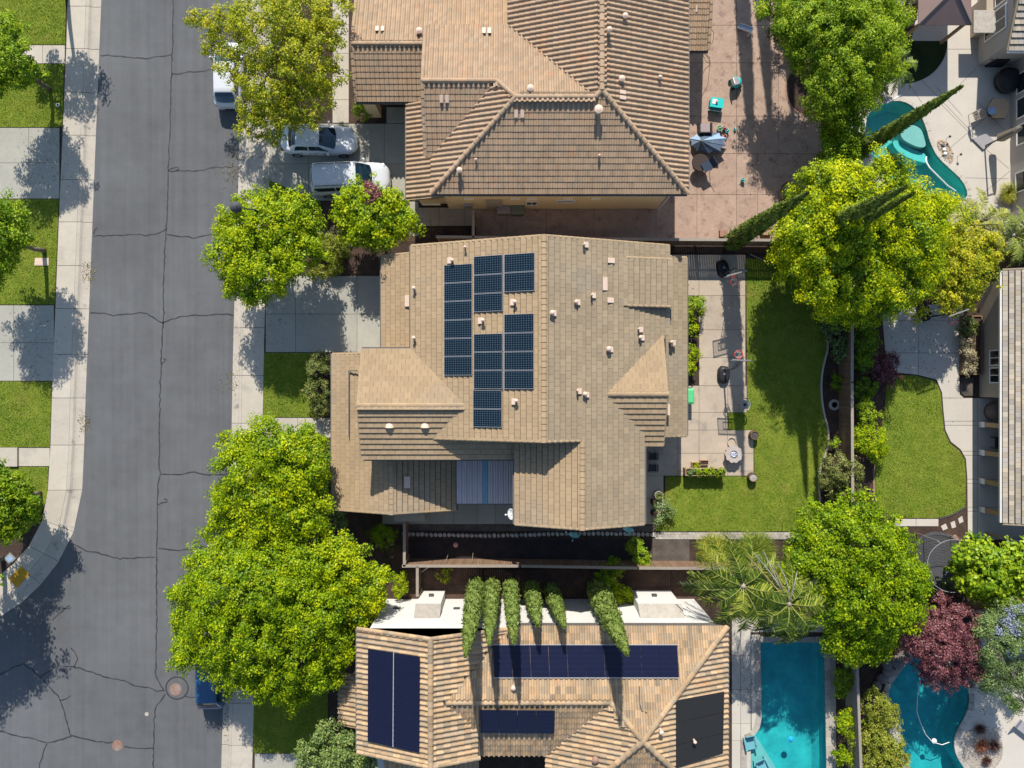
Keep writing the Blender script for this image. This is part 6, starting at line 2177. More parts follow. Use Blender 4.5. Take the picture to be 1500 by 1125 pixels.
def palm(label, px, py, z, n, L, seed, wid=.42, droop=1.3, mat=None, yellow=(), name='palm_tree', a0=0.0, thin=1.0, trunk=.17, base=None):
    c_ = P(px, py, z)
    b_ = Vector((c_.x, c_.y, 0)) if base is None else P(*base)
    t = thing(name, label, 'palm tree', (b_.x, b_.y, 0), world=True)
    mb = MB()
    mid = b_.lerp(c_, .5)
    prof = [(trunk * 1.25, 0), (trunk, .4)]
    mb.tube(b_ - Vector((0, 0, .05)), mid, trunk * 1.2, trunk, 10)
    mb.tube(mid, c_, trunk, trunk * .8, 10)
    for k in range(int(z / .22)):
        q = b_.lerp(c_, (k + .5) * .22 / z)
        mb.tube(q, q + Vector((0, 0, .05)), trunk * 1.17, trunk * 1.08, 10)
    mb.ball(tuple(c_ + Vector((0, 0, -.1))), trunk * 1.1, .35, 10, 6)
    obj('trunk', mb, M['palebark'], t)
    rr = random.Random(seed)
    for i in range(n):
        az = a0 + i * 2.39996 + rr.uniform(-.15, .15)
        lift = rr.uniform(.2, 1.0) if i % 3 else rr.uniform(1.0, 1.6)
        LL = L * rr.uniform(.82, 1.08) * (0.8 if lift > 1 else 1)
        V, pts = frond(seed * 50 + i, LL, droop * rr.uniform(.7, 1.2), wid, int(34 * thin), 0, rise=.5 + lift * .6)
        ca, sa = math.cos(az), math.sin(az)
        Rm = np.array([[ca, -sa, 0], [sa, ca, 0], [0, 0, 1]])
        V = V @ Rm.T + np.array(c_)
        pts = pts @ Rm.T + np.array(c_)
        mt = L_PALMY if i in yellow else (mat or L_PALM)
        vals = np.clip(np.random.default_rng(seed * 9 + i).normal(.5, .28, len(V)) + rr.uniform(-.3, .2), 0, 1)
        o = link('frond', fast_mesh('frond', V.reshape(-1, 3), 4, mt, vals), t)
        o.matrix_parent_inverse = Matrix.Translation(-Vector(t.location))
        mbr = MB().path([tuple(p_) for p_ in pts], [.03, .028, .026, .024, .02, .017, .014, .01, .006], 4)
        obj('rachis', mbr, M['rachis'], o)
    return t


palm('left feather palm with drooping fronds over the white wall end', 1088, 858, 6.0, 20, 3.5, 201, wid=.62, droop=2.0, thin=1.15, base=(1066, 830))
pb2 = palm('right feather palm with one yellow frond above the rectangular pool', 1155, 884, 5.8, 20, 3.1, 202, wid=.6, droop=1.8, yellow=(5,), thin=1.15, base=(1130, 862))
c_ = P(1155, 884, 5.8)
for k_, (ex_, ey_) in enumerate(((1092, 812), (1102, 808), (1118, 806), (1128, 822), (1140, 826), (1168, 836))):
    e_ = P(ex_, ey_, 6.6)
    m_ = c_.lerp(e_, .5) + Vector((0.25 * math.sin(k_ * 2), .1, .5))
    pts_ = [c_ * (1 - u) ** 2 + m_ * 2 * u * (1 - u) + e_ * u * u for u in np.linspace(0, 1, 8)]
    obj('flower_stalk', MB().path(pts_, [.05, .045, .04, .04, .035, .03, .02, .012], 5), M['stone'] if k_ % 3 else M['woodlight'], pb2)
palm('small palm crown beneath the feathery green tree', 1310, 98, 2.6, 12, 1.7, 203, wid=.3, droop=.9, mat=L_GR)
palm('yellow green palm sprawling right of the huge lime tree', 1425, 330, 3.4, 15, 2.6, 204, wid=.42, droop=1.1, mat=L_GRY, thin=1.2)
palm('palm at the right edge below the curved pool', 1482, 345, 2.6, 12, 2.1, 205, wid=.34, droop=.9, mat=L_GR)
palm('small palm between the two garden palms', 1420, 385, 2.4, 12, 1.6, 206, wid=.3, droop=.8, mat=L_GRY)
palm('little palm tucked under the feathery tree by the pool edge', 1272, 138, 1.8, 10, 1.3, 207, wid=.26, droop=.6, mat=L_GRY)
# ------------------------------------------------------------------ fences
def fence(label, pts, h=1.8, mat='wood', cap='woodgrey', post_gap=2.4, lattice=False, side=1, name='fence'):
    """pts: plan points in metres"""
    t = thing(name, label, 'fence', (pts[0][0], pts[0][1], 0), world=True)
    boards = MB()
    capm = MB()
    for a, b_ in zip(pts[:-1], pts[1:]):
        a = Vector((a[0], a[1], 0))
        b_ = Vector((b_[0], b_[1], 0))
        d = b_ - a
        L = d.length
        d.normalize()
        n = Vector((-d.y, d.x, 0))
        R = Matrix((d, n, Vector((0, 0, 1)))).transposed().to_4x4()
        R.translation = a
        k = int(L / .15)
        for i in range(k):
            x0 = i * L / k
            boards.box(x0 + .006, -.012 + rnd.uniform(-.004, .004), 0.03, x0 + L / k - .006, .012, h - .04 - rnd.uniform(0, .02), R)
        for i in range(int(L / post_gap) + 2):
            x0 = min(L, i * post_gap)
            obj('post', MB().box(x0 - .05, .013, 0, x0 + .05, .12, h - .02, R), M['woodlight'] if mat == 'wood' else M[cap], t)
        for z_ in (.4, 1.3):
            rl = MB().box(0, .013, z_, L, .05, z_ + .09, R)
            obj('rail', rl, M[mat], t)
        obj('cap_rail', MB().box(-.04, -.075, h - .035, L + .04, .095, h + .01, R), M[cap], t)
    obj('fence_boards', boards, M[mat], t, kind='stuff')
    return t


def PT(px, py, z=1.8):
    q = P(px, py, z)
    return (q.x, q.y)


fence('long fence between the top house and the middle house', [PT(640, 347), PT(860, 350), PT(1270, 353)])
fence('short fence with gate between top house wall and side yard', [PT(693, 310), PT(693, 347)])
fence('wooden fence with pale cap running above the white walled house', [PT(1160, 833), PT(935, 832), PT(762, 829), PT(590, 829)])
fence('short fence joining the long south fence to the middle house', [PT(592, 767), PT(592, 829)])
fence('short fence joining the long south fence to the white wall', [PT(611, 831), PT(611, 873)])
fence('back fence beside the curved planting bed', [PT(1249, 353), PT(1248, 560), PT(1249, 760)])
fence('slanted fence at the right edge above the purple tree', [PT(1540, 884), PT(1390, 900), PT(1262, 905)])
fence('thin grey topped fence between the two lower pools', [PT(1253, 905), PT(1262, 1150)], mat='woodgrey')
fence('short fence at the right edge above the pale tiled house', [PT(1452, 357), PT(1560, 357)])
fence('small fence piece closing the corner by the pale tiled house', [PT(1472, 790), PT(1560, 806)], h=1.4)
t = thing('prop_stick', 'thin pale stake leaning against the short south fence', 'stake', P(614, 838), world=True)
obj('stick', MB().tube(P(614, 840, .2), P(629, 830, 1.8), .02), M['white'], t)
for i, (a, b_) in enumerate((((653, 822), (657, 810)), ((692, 822), (693, 808)))):
    t = thing('garden_stake', ['left thin stake leaning on the inside of the south fence', 'right thin stake leaning on the inside of the south fence'][i], 'stake', P(*b_), world=True)
    obj('stick', MB().tube(P(a[0], a[1], 1.5), P(b_[0], b_[1], 0.0), .015), M['woodgrey'], t)

# ------------------------------------------------------------------ cars
def car(name, label, loc, rz, L, W, Hh, paint, kind='sedan', group='parked cars'):
    t = thing(name, label, 'car', loc, rz, group)
    h2_, hw = L / 2, W / 2
    # body stations: x, half width, deck height
    if kind == 'sedan':
        bs = [(-h2_, .42 * hw, .70), (-h2_ + .04, .66 * hw, .84), (-h2_ + .16, .84 * hw, .95), (-h2_ + .42, .95 * hw, 1.0), (-h2_ + .9, .99 * hw, 1.02), (-.6, hw, .96), (.6, hw, .94), (h2_ - 1.25, .99 * hw, .93), (h2_ - .7, .95 * hw, .86), (h2_ - .36, .84 * hw, .78), (h2_ - .15, .66 * hw, .70), (h2_ - .04, .46 * hw, .62), (h2_, .25 * hw, .54)]
        cab = dict(rb=-h2_ + .42, rt=-h2_ + 1.15, ft=.12, fb=h2_ - 1.22, rz=Hh, belt=.93, wr=.62 * hw / hw)
    elif kind == 'suv':
        bs = [(-h2_, .66 * hw, .80), (-h2_ + .05, .82 * hw, .98), (-h2_ + .2, .94 * hw, 1.05), (-h2_ + .8, .99 * hw, 1.08), (-.6, hw, 1.05), (.6, hw, 1.06), (h2_ - 1.15, .99 * hw, 1.07), (h2_ - .6, .95 * hw, 1.02), (h2_ - .3, .84 * hw, .94), (h2_ - .12, .68 * hw, .84), (h2_ - .03, .5 * hw, .72), (h2_, .32 * hw, .6)]
        cab = dict(rb=-h2_ + .10, rt=-h2_ + .38, ft=.50, fb=h2_ - 1.02, rz=Hh, belt=1.04, wr=.78)
    else:
        bs = [(-h2_, .76 * hw, .74), (-h2_ + .05, .87 * hw, .92), (-h2_ + .2, .95 * hw, 1.0), (-h2_ + .7, .99 * hw, 1.02), (-.5, hw, .98), (.5, hw, .97), (h2_ - 1.05, .99 * hw, .97), (h2_ - .5, .94 * hw, .88), (h2_ - .18, .84 * hw, .76), (h2_ - .03, .68 * hw, .62), (h2_, .55 * hw, .52)]
        cab = dict(rb=-h2_ + .12, rt=-h2_ + .72, ft=.45, fb=h2_ - .62, rz=Hh, belt=.96, wr=.70)

    def cs(hw_, z):
        half = [(0, z + .035), (.45 * hw_, z + .03), (.75 * hw_, z + .012), (.90 * hw_, z - .03), (.975 * hw_, z - .13), (hw_, .62), (hw_, .45), (.96 * hw_, .28), (.88 * hw_, .20)]
        return [(-y, zz) for y, zz in half[:0:-1]] + half
    vs = []
    nn = None
    for x, w_, z in bs:
        c_ = cs(w_, z)
        nn = len(c_)
        vs += [(x, y, zz) for y, zz in c_]
    fs = []
    for i in range(len(bs) - 1):
        for j in range(nn - 1):
            fs.append((i * nn + j, (i + 1) * nn + j, (i + 1) * nn + j + 1, i * nn + j + 1))
        fs.append((i * nn, i * nn + nn - 1, (i + 1) * nn + nn - 1, (i + 1) * nn))
    fs.append(tuple(range(nn)))
    fs.append(tuple(range(len(bs) * nn - 1, (len(bs) - 1) * nn - 1, -1)))
    body = obj('body', MB().add(vs, fs), paint, t, True)
    sub = body.modifiers.new('s', 'SUBSURF')
    sub.levels = sub.render_levels = 1
    # cabin surface
    wr = cab['wr'] * hw if kind != 'sedan' else .66 * hw
    wb = .90 * hw
    xs_ = [cab['rb'], (cab['rb'] * .35 + cab['rt'] * .65), cab['rt'], (cab['rt'] + cab['ft']) / 2, cab['ft'], (cab['ft'] * .6 + cab['fb'] * .4), cab['fb']]
    zt = [cab['belt'] + .01, cab['belt'] + (Hh - cab['belt']) * .72, Hh - .02, Hh, Hh - .02, cab['belt'] + (Hh - cab['belt']) * .66, cab['belt'] + .01]
    wt = [wb * .86, (wb * .3 + wr * .7), wr, wr * 1.02, wr, (wr * .6 + wb * .4), wb * .90]

    def cabin_pt(x, s_):
        """s_ from -1 (left belt) over the roof to 1"""
        z = np.interp(x, xs_, zt)
        w_ = np.interp(x, xs_, wt)
        a = abs(s_)
        sg = 1 if s_ > 0 else -1
        bw = wb
        if a < .6:
            y = w_ * a / .6 * .94
            zz = z - .025 * (a / .6) ** 2
        elif a < .68:
            k_ = (a - .6) / .08
            y = w_ * (.94 + .08 * k_)
            zz = z - .025 - .05 * k_
        else:
            k_ = (a - .68) / .32
            zt_ = z - .075
            y = w_ * 1.02 + (bw - w_ * 1.02) * k_
            zz = zt_ + (min(cab['belt'] - .03, zt_) - zt_) * k_
        fx = (x - cab['ft']) / (cab['fb'] - cab['ft']) if x > cab['ft'] else 0.0
        rx = (cab['rt'] - x) / (cab['rt'] - cab['rb']) if x < cab['rt'] else 0.0
        return Vector((x - .26 * fx * (y / hw) ** 2 + .16 * rx * (y / hw) ** 2, sg * y, zz))
    ss = [-1, -.84, -.68, -.6, -.4, -.2, 0, .2, .4, .6, .68, .84, 1]
    gx = sorted(set(list(xs_) + list(np.linspace(cab['rb'], cab['fb'], 13))))
    vs = [tuple(cabin_pt(x, s_)) for x in gx for s_ in ss]
    m_ = len(ss)
    fs = [(i * m_ + j, (i + 1) * m_ + j, (i + 1) * m_ + j + 1, i * m_ + j + 1) for i in range(len(gx) - 1) for j in range(m_ - 1)]
    obj('cabin', MB().add(vs, fs), paint, t, True)

    def patch(nm, x0, x1, s0, s1_, mat, off=.012, nx=6, ns=6, par=None, x0b=None, x1b=None):
        vs = []
        for i in range(nx + 1):
            for j in range(ns + 1):
                s_ = s0 + (s1_ - s0) * j / ns
                fj = j / ns
                xa = x0 + ((x0b if x0b is not None else x0) - x0) * fj
                xb = x1 + ((x1b if x1b is not None else x1) - x1) * fj
                x = xa + (xb - xa) * i / nx
                p_ = cabin_pt(x, s_)
                e = .01
                tx = cabin_pt(x + e, s_) - cabin_pt(x - e, s_)
                ts_ = cabin_pt(x, s_ + e) - cabin_pt(x, s_ - e)
                n_ = tx.cross(ts_)
                if n_.length > 1e-9:
                    n_.normalize()
                if n_.z < 0:
                    n_ = -n_
                vs.append(tuple(p_ + n_ * off))
        fs = [(i * (ns + 1) + j, (i + 1) * (ns + 1) + j, (i + 1) * (ns + 1) + j + 1, i * (ns + 1) + j + 1) for i in range(nx) for j in range(ns)]
        return obj(nm, MB().add(vs, fs), mat, par or t, True)
    G_ = M['carglass']
    patch('windscreen', cab['ft'] + .05, cab['fb'] - .05, -.56, .56, G_, .014)
    patch('rear_window', cab['rb'] + .06, cab['rt'] - .05, -.54, .54, G_, .014)
    mid = (cab['rt'] + cab['ft']) / 2
    for sg in (-1, 1):
        patch('side_window', cab['rt'] - .1, mid - .04, sg * .71, sg * .93, G_, .012, par=t, x0b=cab['rb'] + .45)
        patch('side_window', mid + .04, cab['ft'] + .12, sg * .71, sg * .93, G_, .012, par=t, x1b=cab['fb'] - .35)
    if kind == 'suv':
        for sg in (-1, 1):
            mb = MB().path([tuple(cabin_pt(x, sg * .57) + Vector((0, 0, .06))) for x in np.linspace(cab['rt'] + .1, cab['ft'] - .2, 6)], .022)
            obj('roof_rail', mb, M['darkgrey'], t)
    # wheels
    for x in (-h2_ + .95 * L / 4.9, h2_ - .95 * L / 4.9):
        for sg in (-1, 1):
            R = Matrix.Translation((x, sg * (hw - .10), .33)) @ Matrix.Rotation(math.pi / 2, 4, 'X')
            w_ = obj('wheel', MB().lathe([(.2, -.10), (.31, -.11), (.335, -.08), (.335, .08), (.31, .11), (.2, .10)], (0, 0, 0), 18, R), M['rubber'], t)
            mb = MB().lathe([(.0001, -.06), (.05, -.108), (.2, -.1), (.2, .1), (.05, .108), (.0001, .06)], (0, 0, 0), 12, R)
            obj('rim', mb, M['metal'], w_)
    # lamps, mirrors, number plate, wipers, door seams
    for sg in (-1, 1):
        z = .72 if kind != 'suv' else .86
        obj('headlight', MB().ball((h2_ - .40, sg * .72 * hw, z + .04), .16, .06, 10, 5, Matrix.Translation((0, 0, 0))), M['lamp'], t, True)
        obj('tail_light', MB().box(-h2_ + .05, sg * .72 * hw - .10, .74, -h2_ + .24, sg * .72 * hw + .10, .88), M['lampred'], t)
        mx_ = cab['fb'] - .55
        mb = MB().ball((mx_, sg * (hw + .10), cab['belt'] + .06), .10, .075, 8, 5)
        mb.tube((mx_ + .03, sg * (hw - .1), cab['belt']), (mx_, sg * (hw + .08), cab['belt'] + .04), .03)
        obj('mirror', mb, paint, t, True)
    obj('front_bumper', MB().box(h2_ - .12, -.22 * hw, .26, h2_ + .005, .22 * hw, .44), M['black'], t)
    obj('rear_bumper', MB().box(-h2_ - .01, -.36 * hw, .28, -h2_ + .1, .36 * hw, .46), M['black'], t)
    sm = MB()
    for sg in (-1, 1):
        for xx in (cab['ft'] + .25, mid, cab['rt'] - .05):
            sm.box(xx - .006, sg * hw - .004 - .006, .32, xx + .006, sg * hw + .004 + .006, .86)
        for xx in (mid + .3, mid - .6):
            sm.box(xx, sg * (hw + .012) - .012, .80, xx + .16, sg * (hw + .012) + .012, .83)
    obj('door_seam', sm, M['darkgrey'], t)
    wp = MB()
    for yy in (-.35, .25):
        a = cabin_pt(cab['fb'] - .04, 0) + Vector((0, yy, .03))
        b_ = cabin_pt(cab['fb'] - .32, 0) + Vector((0, yy + .45, .045))
        wp.tube(a, b_, .01, .01, 4)
    obj('wiper', wp, M['black'], t)
    return t


q = P(467, 204, .8)
car('parked_car', 'silver white sedan with dark windscreen on the top driveway', (q.x, q.y, 0), math.radians(-1), 4.85, 1.86, 1.44, M['carsilver'], 'sedan')
q = P(512, 260, 1.0)
car('parked_car', 'white SUV with roof rails parked below the silver white sedan', (q.x, q.y, 0), math.radians(2.5), 5.05, 1.98, 1.82, M['carwhite'], 'suv')
q = P(332, 107, .8)
car('parked_car', 'white hatchback on the street half hidden under the olive tree', (q.x, q.y, -.12), math.radians(90), 4.25, 1.8, 1.5, M['carwhite'], 'hatch')
q = P(306, 990, .8)
car('parked_car', 'blue hatchback on the street half hidden under lime tree', (q.x, q.y, -.12), math.radians(91), 4.4, 1.8, 1.5, M['carblue'], 'hatch')

# ------------------------------------------------------------------ street furniture
q = P(345, 302, 0)
b_ = P(388, 326, 0)
t = thing('street_lamp', 'black street lamp with globe head above the round lime tree', 'street lamp', (b_.x, b_.y, 0), world=True)
hd = P(345, 303, 6.0)
ar = P(365, 305, 6.3)
gb = Vector((ar.x + .25, ar.y - .05, 0))
t.location = (gb.x, gb.y, 0)
obj('pole', MB().path([gb, (gb.x, gb.y, 6.2)], [.10, .055], 10), M['black'], t)
obj('arm', MB().path([(gb.x, gb.y, 6.15), (gb.x - .4, gb.y, 6.4), (hd.x + .12, hd.y, 6.25)], .035), M['black'], t)
obj('lamp_shade', MB().lathe([(.10, .22), (.26, .10), (.33, -.02), (.34, -.08), (.30, -.09)], tuple(hd), 18), M['darkgrey'], t, True)
obj('globe', MB().ball((hd.x, hd.y, 5.86), .2, .16, 12, 6), M['black'], t, True)

o = tag(obj('utility_cover', MB().prism(GP([(52, 378), (72, 378), (72, 389), (51, 389)]), 0.0, .05), M['pinkwhite']), 'pale pinkish rectangular utility lid on the left lawn', 'utility cover')
obj('lid', MB().prism(GP([(53.5, 379.2), (70.5, 379.2), (70.5, 387.8), (52.8, 387.8)]), 0.05, .056), M['pinkwhite'], o)
t = thing('utility_box', 'small utility box with blue lid beside the yellow tactile pad', 'utility box', P(13, 818), world=True)
obj('box_frame', MB().prism(GP([(6, 818), (15, 809), (24, 818), (15, 827)]), 0, .05), M['grey'], t)
obj('lid', MB().prism(GP([(9, 818), (15, 812), (21, 818), (15, 824)]), .05, .062), M['bluefab'], t)
q = P(85, 154)
t = thing('sprinkler_ring', 'small white ring on the shaded left lawn', 'sprinkler cover', (q.x, q.y, 0))
obj('ring', MB().lathe([(.08, 0), (.08, .06), (.12, .06), (.12, 0)], (0, 0, 0), 14), M['white'], t)
o = tag(obj('drain_disc', MB().lathe([(.13, 0), (.13, .03), (.0001, .035)], P(58, 729), 12), M['stone']), 'pale round lid on the curved left lawn', 'lid')
o = tag(obj('dry_rock', MB().ball(tuple(P(24, 713, .05)), .2, .12, 8, 5), M['terracotta']), 'reddish rock at the edge of the left tree bed', 'rock')
obj('path_step', MB().prism(GP([(-60, 655.5), (27.5, 655.5), (27.5, 683), (-60, 683)]), .02, .16), M['concrete'], None)['kind'] = 'structure'


# ------------------------------------------------------------------ bins, toys and patio things
def bin_(label, px, py, w, l, h, mat, rz=0, name='bin', cat='bin'):
    q = P(px, py)
    t = thing(name, label, cat, (q.x, q.y, 0), rz)
    mb = MB()
    vs = [(-w * .42, -l * .42, 0.05), (w * .42, -l * .42, .05), (w * .42, l * .42, .05), (-w * .42, l * .42, .05), (-w / 2, -l / 2, h), (w / 2, -l / 2, h), (w / 2, l / 2, h), (-w / 2, l / 2, h)]
    mb.add(vs, [(3, 2, 1, 0), (0, 1, 5, 4), (1, 2, 6, 5), (2, 3, 7, 6), (3, 0, 4, 7), (4, 5, 6, 7)])
    obj('body', mb, mat, t)
    ld = MB()
    vs = []
    for z_, k_ in ((h, 1.05), (h + .05, 1.03), (h + .11, .8)):
        for a, b2 in ((-1, -1), (1, -1), (1, 1), (-1, 1)):
            vs.append((a * w / 2 * k_, b2 * l / 2 * k_, z_))
    fs = [(8, 9, 10, 11)] + [(r_ * 4 + i, r_ * 4 + (i + 1) % 4, r_ * 4 + 4 + (i + 1) % 4, r_ * 4 + 4 + i) for r_ in range(2) for i in range(4)]
    ld.add(vs, fs)
    obj('lid', ld, mat, t)
    hd_ = MB().tube((-w * .35, l / 2 + .05, h + .02), (w * .35, l / 2 + .05, h + .02), .02)
    obj('handle', hd_, M['black'], t)
    for sg in (-1, 1):
        R = Matrix.Translation((sg * w * .42, l * .45, .12)) @ Matrix.Rotation(math.pi / 2, 4, 'Y')
        obj('wheel', MB().lathe([(.0001, -.03), (.12, -.03), (.12, .03), (.0001, .03)], (0, 0, 0), 12, R), M['rubber'], t)
    return t


bin_('left of two grey bins against the tan side wall', 738, 309, .85, .78, .95, M['grey'])
bin_('right of two bins against the tan side wall, greenish grey', 758, 310, .85, .75, .9, mk('greenish_grey_plastic', (.15, .16, .12), rough=.7, noises=((5, .15),)))
bin_('bright green bin lid against the middle house east wall', 1002, 580, .82, .95, .85, M['green'])


def hoop(label, base, head, rz_back, zt=3.05, baselabel=None):
    """portable basketball hoop; base pixel on the ground, ring pixel at 3 m; rz_back = direction the ring sticks out to"""
    b0 = P(*base)
    r0 = P(head[0], head[1], zt)
    t = thing('basketball_hoop', label, 'basketball hoop', (b0.x, b0.y, 0), world=True)
    d = Vector((math.cos(rz_back), math.sin(rz_back), 0))
    n = Vector((-d.y, d.x, 0))
    bb = Vector((r0.x, r0.y, zt)) - d * .38
    pb = bb - d * .65
    mb = MB()
    R = Matrix((n, d, Vector((0, 0, 1)))).transposed().to_4x4()
    R.translation = b0
    vs = []
    for z_, k_ in ((0.02, 1), (.18, .98), (.34, .8), (.36, .6)):
        for i in range(12):
            a = 2 * math.pi * i / 12
            cx_, cy_ = math.cos(a), math.sin(a)
            p_ = 3.2
            rr_ = (abs(cx_) ** p_ + abs(cy_) ** p_) ** (-1 / p_)
            vs.append((cx_ * rr_ * .40 * k_, cy_ * rr_ * .58 * k_, z_))
    fs = [(r_ * 12 + i, r_ * 12 + (i + 1) % 12, r_ * 12 + 12 + (i + 1) % 12, r_ * 12 + 12 + i) for r_ in range(3) for i in range(12)] + [tuple(range(36, 48))]
    base_o = obj('base', mb.add(vs, fs, R), M['black'], t, True)
    obj('filler_cap', MB().lathe([(.09, 0), (.09, .02), (.0001, .025)], (b0.x + .02, b0.y + .05, .36), 12), M['canvas'], base_o)
    foot = b0 + d * .35
    knee = Vector((foot.x, foot.y, 2.3))
    mb = MB().tube((foot.x, foot.y, .2), knee, .055, .05, 8)
    mb.tube(b0 - d * .35 + Vector((0, 0, .3)), foot + Vector((0, 0, 1.1)), .022)
    for sg in (-1, 1):
        for dz in (-.2, .25):
            mb.tube(knee + Vector((0, 0, dz * .8 - .1)) + n * .05 * sg, bb - d * .03 + Vector((0, 0, .35 + dz)) + n * .12 * sg, .02)
    obj('pole', mb, M['darkgrey'], t)
    R2 = Matrix((n, d, Vector((0, 0, 1)))).transposed().to_4x4()
    R2.translation = bb + Vector((0, 0, .42))
    obj('backboard', MB().box(-.62, -.02, -.42, .62, .015, .42, R2), M['clearboard'], t)
    fr = MB()
    for a in ((-.64, -.44, .64, -.40), (-.64, .40, .64, .44), (-.64, -.40, -.60, .40), (.60, -.40, .64, .40), (-.3, -.25, .3, -.22), (-.3, .12, .3, .15), (-.3, -.22, -.27, .12), (.27, -.22, .3, .12)):
        fr.box(a[0], -.03, a[1], a[2], .025, a[3], R2)
    obj('backboard_frame', fr, M['grey'], t)
    ring_ = MB()
    pts = [Vector((r0.x + .25 * math.cos(a), r0.y + .25 * math.sin(a), zt)) for a in np.linspace(0, 2 * math.pi, 17)]
    ring_.path(pts, .022, 6)
    ring_.tube(bb + n * .1, Vector((r0.x, r0.y, zt)) - d * .24 + n * .03, .018)
    ring_.tube(bb - n * .1, Vector((r0.x, r0.y, zt)) - d * .24 - n * .03, .018)
    obj('rim', ring_, M['red'], t)
    net = MB()
    for i in range(12):
        a = 2 * math.pi * i / 12
        for s_ in (-1, 1):
            a2 = a + s_ * .5
            net.tube((r0.x + .24 * math.cos(a), r0.y + .24 * math.sin(a), zt - .02), (r0.x + .13 * math.cos(a2), r0.y + .13 * math.sin(a2), zt - .4), .008, .008, 3, False)
    obj('net', net, M['white'], t)
    return t


hoop('upper basketball hoop with black base near the shaded fence end', (1058, 394), (1076, 412), -math.pi / 2 + .25)
hoop('lower basketball hoop with black base in the middle of the patio', (1059, 549), (1082, 519), math.pi / 2 - .05)
hoop('red rimmed basketball hoop right of the huge lime tree', (1352, 458), (1395, 469), -math.pi / 2 + .35)

# kettle barbecue
q = P(1083, 592)
t = thing('kettle_barbecue', 'round kettle barbecue with chrome lid at the lawn edge', 'barbecue', (q.x, q.y, 0))
obj('bowl', MB().lathe([(.05, .55), (.2, .58), (.29, .72), (.30, .82), (.26, .83)], (0, 0, 0), 18), M['black'], t, True)
obj('lid', MB().lathe([(.31, .83), (.30, .92), (.2, 1.03), (.10, 1.07)], (0, 0, 0), 18), M['canvas'], t, True)
obj('vent', MB().lathe([(.10, 1.07), (.10, 1.09), (.05, 1.10), (.04, 1.16), (.0001, 1.17)], (0, 0, 0), 12), M['black'], t)
mb = MB()
for a in (0.5, 2.6, 4.7):
    mb.tube((.2 * math.cos(a), .2 * math.sin(a), .62), (.36 * math.cos(a), .36 * math.sin(a), 0), .015)
obj('leg', mb, M['metal'], t)
mb = MB()
for a in np.linspace(-1.1, 1.1, 8):
    mb.tube((.42 * math.cos(a), .42 * math.sin(a), .86), (.42 * math.cos(a + .3), .42 * math.sin(a + .3), .86), .035)
obj('side_shelf', mb, M['metal'], t)

# flower shaped fire table with blue glass
q = P(1071, 664)
t = thing('fire_table', 'scalloped pale fire table with blue glass centre on the patio', 'fire table', (q.x, q.y, 0))
prof = []
n = 48
for z_, k_ in ((0, .75), (.1, .8), (.45, .8), (.5, 1.0), (.58, 1.0)):
    for i in range(n):
        a = 2 * math.pi * i / n
        r = (.54 + .04 * abs(math.cos(a * 5)) * 2 - .04) * k_
        prof.append((r * math.cos(a), r * math.sin(a), z_))
for i in range(n):
    a = 2 * math.pi * i / n
    prof.append((.22 * math.cos(a), .22 * math.sin(a), .58))
fs = [(k * n + i, k * n + (i + 1) % n, (k + 1) * n + (i + 1) % n, (k + 1) * n + i) for k in range(5) for i in range(n)]
obj('table_top', MB().add(prof, fs), mk('pale_fire_table', (.42, .36, .32), rough=.8, noises=((8, .2),)), t)
obj('fire_bowl', MB().lathe([(.22, .585), (.235, .61), (.21, .61), (.20, .56), (.0001, .56)], (0, 0, 0), 20), M['darkgrey'], t)
mb = MB()
for i in range(60):
    a = rnd.uniform(0, 6.28)
    r = .20 * math.sqrt(rnd.random())
    mb.ball((r * math.cos(a), r * math.sin(a), .585), .03, .025, 5, 3)
obj('glass_chips', mb, M['blueglass'], t, kind='stuff')
# round stone circle drawn by a hose behind the table
t = thing('garden_hose', 'coiled pale hose loop beside the fire table', 'hose', P(1072, 648), world=True)
pts = [P(1072 + 6 * math.cos(a), 648 + 7 * math.sin(a), .03 + a * .004) for a in np.linspace(0, 12.5, 40)]
obj('hose', MB().path(pts, .018, 5), M['stone'], t)


def barrel_planter(label, px, py, r=.3, mat='wood', top='gravel', h=.5):
    q = P(px, py)
    t = thing('barrel_planter', label, 'planter', (q.x, q.y, 0))
    for i in range(16):
        a0 = 2 * math.pi * i / 16 + .02
        a1 = 2 * math.pi * (i + 1) / 16 - .02
        vs = []
        for z_, k_ in ((0, .86), (h * .5, 1.0), (h, .95)):
            for rr_ in (1, .88):
                for a in (a0, a1):
                    vs.append((r * k_ * rr_ * math.cos(a), r * k_ * rr_ * math.sin(a), z_))
        fs = [(0, 1, 5, 4), (4, 5, 9, 8), (8, 9, 11, 10), (2, 6, 7, 3), (6, 10, 11, 7), (0, 4, 6, 2), (1, 3, 7, 5), (4, 8, 10, 6), (5, 7, 11, 9)]
        obj('stave', MB().add(vs, fs), M[mat], t)
    for z_ in (.12, h - .1):
        obj('hoop_band', MB().lathe([(r * 1.0, z_ - .02), (r * 1.02, z_), (r * 1.0, z_ + .02)], (0, 0, 0), 20), M['black'], t)
    obj('soil', MB().lathe([(r * .86, h - .06), (.0001, h - .03)], (0, 0, 0), 14), M[top], t)
    return t


